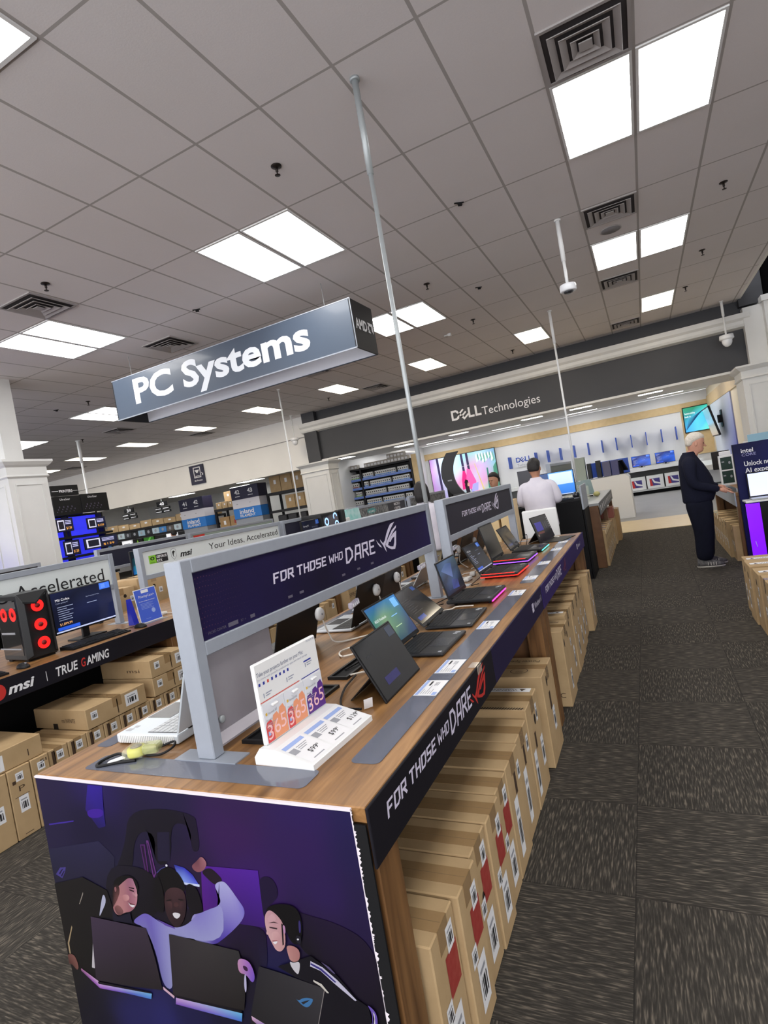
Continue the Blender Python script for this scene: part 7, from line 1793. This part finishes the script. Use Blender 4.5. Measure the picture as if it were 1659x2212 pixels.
# --- the old man, facing +x
P = thing('person', 'white haired older man in a navy sweatshirt and dark trousers reaching onto a table', 'person', (.52, 8.40, 0))
head = head_mb(.245); head.xf(Matrix.Translation((.085, 0, 1.515)) @ Matrix.Rotation(R(10), 4, 'Y'))
J = {'pel': ((0.03, 0, .93), .08, .1), 'sp': ((.04, 0, 1.12), .09, .11), 'ch': ((0.01, 0, 1.30), .08, .11), 'nk': ((.0, 0, 1.47), .07, .075), 'hd': ((.07, 0, 1.56), .06, .055),
     'sr': ((-.02, -.16, 1.37), .04, .04), 'er': ((-.01, -.24, 1.11), .04, .04), 'wr': ((.27, -.20, 1.00), .03, .026), 'sl': ((-.02, .16, 1.37), .04, .04), 'el': ((.02, .235, 1.12), .04, .04), 'wl': ((.29, .12, 1.02), .03, .026),
     'hr': ((.03, -.1, .82), .07, .07), 'kr': ((.04, -.105, .48), .055, .055), 'ar': ((-.02, -.105, .09), .045, .045), 'hl': ((.03, .1, .82), .07, .07), 'kl': ((.06, .105, .48), .055, .055), 'al': ((.02, .105, .09), .045, .045)}
ED = [('pel', 'sp'), ('sp', 'ch'), ('ch', 'nk'), ('nk', 'hd'), ('ch', 'sr'), ('sr', 'er'), ('er', 'wr'), ('ch', 'sl'), ('sl', 'el'), ('el', 'wl'), ('pel', 'hr'), ('hr', 'kr'), ('kr', 'ar'), ('pel', 'hl'), ('hl', 'kl'), ('kl', 'al')]
body = skin('body', J, ED, m_skin, P)
hm = MB(); hm.add(head.v, head.f, 0, True)
for i, q in enumerate(head.fm): hm.fm[i] = q
fingers(hm, (.27, -.20, 1.0), (1, .05, -.32), (0, 1, 0), (0, 0, -1)); fingers(hm, (.29, .12, 1.02), (1, -.1, -.36), (0, -1, 0), (0, 0, -1))
def join(o, mb, mats):
    b = bmesh.new(); b.from_mesh(o.data)
    vs = [b.verts.new(v) for v in mb.v]
    for f, q, i in zip(mb.f, mb.fm, range(len(mb.f))):
        try:
            F = b.faces.new([vs[k] for k in f]); F.material_index = q; F.smooth = True
        except ValueError: pass
    o.data.materials.clear()
    for m in mats: o.data.materials.append(m)
    b.to_mesh(o.data); b.free()
join(body, hm, [m_skin, m_eye, m_lip])
# sweatshirt: round back, full belly
sw = MB()
rings(sw, [(.86, -.14, .20, .185), (.88, -.15, .215, .195), (.95, -.15, .245, .205), (1.05, -.15, .245, .21), (1.15, -.15, .235, .21), (1.25, -.145, .20, .21), (1.35, -.14, .155, .205), (1.43, -.125, .11, .18), (1.48, -.10, .085, .12), (1.515, -.075, .085, .075), (1.53, -.068, .08, .068)], 28, 0, 2.2)
o = sw.build('sweatshirt', m_navyk, P)
SJ = {'c': ((0, 0, 1.36), .1, .12), 'sr': ((-.02, -.185, 1.385), .095, .09), 'mr': ((-.03, -.235, 1.24), .075, .075), 'er': ((-.01, -.245, 1.10), .068, .068), 'fr': ((.15, -.22, 1.045), .058, .058), 'wr': ((.275, -.20, 1.0), .042, .042),
      'sl': ((-.02, .185, 1.385), .095, .09), 'ml': ((-.01, .235, 1.24), .075, .075), 'el': ((.02, .24, 1.11), .068, .068), 'fl': ((.18, .18, 1.06), .056, .056), 'wl': ((.295, .12, 1.02), .042, .042)}
skin('sleeves', SJ, [('c', 'sr'), ('sr', 'mr'), ('mr', 'er'), ('er', 'fr'), ('fr', 'wr'), ('c', 'sl'), ('sl', 'ml'), ('ml', 'el'), ('el', 'fl'), ('fl', 'wl')], m_navyk, P)
TJ = {'w': ((.035, 0, 1.0), .165, .17), 'p': ((.03, 0, .88), .175, .175), 'hr': ((.03, -.10, .74), .16, .12), 'kr': ((.04, -.105, .47), .13, .105), 'sr': ((.01, -.105, .2), .112, .09), 'ar': ((.0, -.105, .07), .105, .085), 'hl': ((.03, .10, .74), .16, .12), 'kl': ((.06, .105, .47), .13, .105), 'sl': ((.04, .105, .2), .112, .09), 'al': ((.04, .105, .07), .105, .085)}
skin('trousers', TJ, [('w', 'p'), ('p', 'hr'), ('hr', 'kr'), ('kr', 'sr'), ('sr', 'ar'), ('p', 'hl'), ('hl', 'kl'), ('kl', 'sl'), ('sl', 'al')], m_navyt, P)
for y, x in ((-.105, -.10), (.105, -.05)):
    s = MB(); shoe(s, x, y, 0, .32, .055)
    for k in range(4): s.box(x+.12+.03*k, x+.13+.03*k, y-.057, y-.05, .03, .07, 1)
    s.build('shoe', [m_shoe, m_sole], P)
hr = MB(); rings(hr, [(.07, -.11, -.055, .062), (.09, -.118, -.03, .076), (.12, -.122, -.012, .083), (.15, -.122, .045, .085), (.18, -.118, .092, .083), (.21, -.1, .085, .07), (.238, -.068, .05, .048), (.252, -.025, .015, .018)], 24, 0, 2.2)
hr.xf(Matrix.Translation((.083, 0, 1.517)) @ Matrix.Rotation(R(10), 4, 'Y') @ Matrix.Scale(1.045, 4)); hr.build('hair', m_hairw, P)

# --- shopper at the service desk, seen from behind (faces +y)
def standing(label, loc, rz, top, hair, hm_='short', trousers=m_greyt, arms='front', scale=1.0):
    P = thing('person', label, 'person', loc, rz); k = top/1.78
    P.scale = (k, k, k)
    head = head_mb(.235); head.xf(Matrix.Translation((.03, 0, 1.54)))
    if arms == 'front':
        A = {'er': ((.02, -.25, 1.20), .045, .045), 'wr': ((.27, -.14, 1.17), .03, .027), 'el': ((.02, .25, 1.20), .045, .045), 'wl': ((.27, .10, 1.17), .03, .027)}
    else:
        A = {'er': ((-.02, -.25, 1.15), .045, .045), 'wr': ((.08, -.25, .9), .03, .027), 'el': ((-.02, .25, 1.15), .045, .045), 'wl': ((.08, .25, .9), .03, .027)}
    J = {'pel': ((0, 0, .95), .08, .1), 'sp': ((0, 0, 1.13), .08, .1), 'ch': ((0, 0, 1.32), .075, .11), 'nk': ((.0, 0, 1.48), .055, .058), 'hd': ((.02, 0, 1.57), .055, .052), 'sr': ((0, -.17, 1.40), .04, .04), 'sl': ((0, .17, 1.40), .04, .04),
         'hr': ((0, -.1, .84), .07, .07), 'kr': ((.02, -.1, .48), .055, .055), 'ar': ((-.02, -.1, .09), .042, .042), 'hl': ((0, .1, .84), .07, .07), 'kl': ((.02, .1, .48), .055, .055), 'al': ((-.02, .1, .09), .042, .042)}
    J.update(A)
    b = skin('body', J, ED, m_skin2, P)
    hm2 = MB(); hm2.add(head.v, head.f, 0, True)
    for i, q in enumerate(head.fm): hm2.fm[i] = q
    fd = (1, .1, -.1) if arms == 'front' else (.3, 0, -1)
    fingers(hm2, A['wr'][0], fd, (0, 1, 0) if arms == 'front' else (1, 0, 0), (0, 0, -1) if arms == 'front' else (1, 0, 0)); fingers(hm2, A['wl'][0], fd, (0, -1, 0) if arms == 'front' else (1, 0, 0), (0, 0, -1) if arms == 'front' else (1, 0, 0))
    join(b, hm2, [m_skin2, m_eye, m_lip])
    s = MB(); rings(s, [(.84, -.15, .15, .20), (.87, -.16, .16, .21), (.98, -.15, .15, .205), (1.1, -.14, .14, .20), (1.22, -.14, .14, .21), (1.34, -.14, .13, .222), (1.42, -.125, .11, .215), (1.47, -.1, .08, .14), (1.5, -.075, .06, .085), (1.53, -.066, .06, .066)], 28, 0, 2.4)
    s.build('shirt', m_shirt, P)
    e, w = A['er'][0], A['wr'][0]; e2, w2 = A['el'][0], A['wl'][0]
    mid = lambda a, b2, u: tuple(p*(1-u)+q*u for p, q in zip(a, b2))
    SJ = {'c': ((0, 0, 1.38), .09, .1), 'sr': ((0, -.195, 1.42), .08, .08), 'er': (e, .066, .066), 'fr': (mid(e, w, .5), .056, .056), 'wr': (mid(e, w, .95), .044, .044), 'sl': ((0, .195, 1.42), .08, .08), 'el': (e2, .066, .066), 'fl': (mid(e2, w2, .5), .056, .056), 'wl': (mid(e2, w2, .95), .044, .044)}
    skin('sleeves', SJ, [('c', 'sr'), ('sr', 'er'), ('er', 'fr'), ('fr', 'wr'), ('c', 'sl'), ('sl', 'el'), ('el', 'fl'), ('fl', 'wl')], m_shirt, P)
    TJ = {'w': ((0, 0, 1.0), .13, .16), 'p': ((0, 0, .9), .14, .165), 'hr': ((0, -.1, .8), .115, .105), 'kr': ((.02, -.1, .47), .085, .085), 'ar': ((-.01, -.1, .06), .075, .075), 'hl': ((0, .1, .8), .115, .105), 'kl': ((.02, .1, .47), .085, .085), 'al': ((-.01, .1, .06), .075, .075)}
    skin('trousers', TJ, [('w', 'p'), ('p', 'hr'), ('hr', 'kr'), ('kr', 'ar'), ('p', 'hl'), ('hl', 'kl'), ('kl', 'al')], trousers, P)
    for y in (-.1, .1):
        s = MB(); shoe(s, -.1, y, 0, .29, .05); s.build('shoe', [m_black, m_blackm], P)
    h = MB()
    if hm_ == 'short': rs = [(.07, -.108, -.06, .06), (.09, -.114, -.03, .074), (.12, -.118, -.015, .08), (.15, -.118, .05, .082), (.18, -.114, .092, .08), (.21, -.095, .085, .066), (.236, -.062, .05, .044), (.248, -.02, .015, .016)]
    else: rs = [(-.03, -.11, -.03, .08), (.0, -.13, .0, .098), (.06, -.132, .0, .1), (.12, -.13, .02, .096), (.16, -.128, .06, .092), (.19, -.118, .09, .084), (.22, -.095, .08, .066), (.245, -.05, .04, .035), (.252, -.02, .01, .012)]
    rings(h, rs, 24, 0, 2.2); h.xf(Matrix.Translation((.028, 0, 1.542)) @ Matrix.Scale(1.04, 4)); h.build('hair', hair, P)
    return P
standing('dark haired man in a white shirt seen from behind at the black service desk', (-1.36, 7.70, 0), math.pi/2, 1.79, m_hairb)
standing('long dark haired shopper in a white shirt seen from behind between the two island signs', (-2.70, 6.85, 0), math.pi/2+.5, 1.73, m_hairb, 'long', m_khaki, 'down')
standing('dark haired person in white looking down behind the far sign', (-2.34, 9.38, 0), -math.pi/2-.4, 1.71, m_hairb, 'short', m_greyt, 'down')
standing('distant dark haired person in a white shirt by the far shelf run', (-12.42, 11.8, 0), math.pi*.85, 1.72, m_hairb, 'short', m_greyt, 'down')
# ================================================================ hanging department sign
SIGN_ORG = (-7.22, 6.17, 3.485); SIGN_SIZE = (4.28, .6, .61)
t = thing('hanging_sign', 'large dark hanging box sign reading PC Systems', 'sign', SIGN_ORG)
W_, D_, H_ = SIGN_SIZE
m_sg = M('slate blue sign face', (72, 84, 100), .35, 0, .5, noise=(.6, (60, 70, 86), .8), coat=.2)
for (a, b, nm) in (((0, .02), 0, 'front_face'), ((D_-.02, D_), 0, 'rear_face')):
    MB().bbox(.0205, W_-.0205, a[0], a[1], 0, H_, .003).build(nm, m_sg, t)
MB().box(.021, W_-.021, D_-.023, D_-.0205, .01, H_-.01).build('rear_lining', M('sign inside', (226, 228, 238), .5), t)
m_sb = M('black sign end', (24, 24, 27), .5)
for a, b in ((0, .02), (W_-.02, W_)): MB().bbox(a, b, 0, D_, 0, H_, .003).build('end_face', m_sb, t)
m_si = M('sign inside', (226, 228, 238), .5)
for x in (W_*.5,): MB().box(x, x+.02, .021, D_-.021, .15, H_-.03).build('inner_brace', m_si, t)
mb = MB()
for s in ((0, W_, -.004, .0005, -.004, .012), (0, W_, -.004, .0005, H_-.006, H_+.004), (W_-.004, W_+.004, -.004, .008, 0, H_)): mb.box(*s)
mb.build('edge_trim', m_frame, t)
mb = MB(); put_text(mb, 'PC Systems', (W_*.105, -.001, H_*.29), rx, uz, H_*.83, 0, .002, width=W_*.745, bold=.03); mb.build('lettering', M('white sign lettering', (216, 220, 226), .5), t)
mb = MB(); put_text(mb, 'AMD', (W_+.001, D_*.1, H_*.42), rt, up, H_*.3, 0, .002, width=D_*.52, bold=.03)
q = D_*.2; o = (W_+.001, D_*.66, H_*.42)
for pl in ([(0, 1), (.3, .7), (.7, .7), (.7, .3), (1, 0), (1, 1)], [(0, .1), (0, .55), (.25, .8), (.25, .3), (.45, .3)], [(.0, .0), (.5, .0), (.3, .25), (.0, .25)]): put_poly(mb, [(x*q*1.3, y*q*1.1) for x, y in pl], o, rt, up, 1, 0, .002)
mb.build('end_lettering', m_lettw, t)
for x in (W_*.03, W_*.88):
    MB().tube([(x, D_*.5, H_-.02), (x, D_*.5, ZC-SIGN_ORG[2])], .0035, 6).build('hanging_wire', m_steel, t)
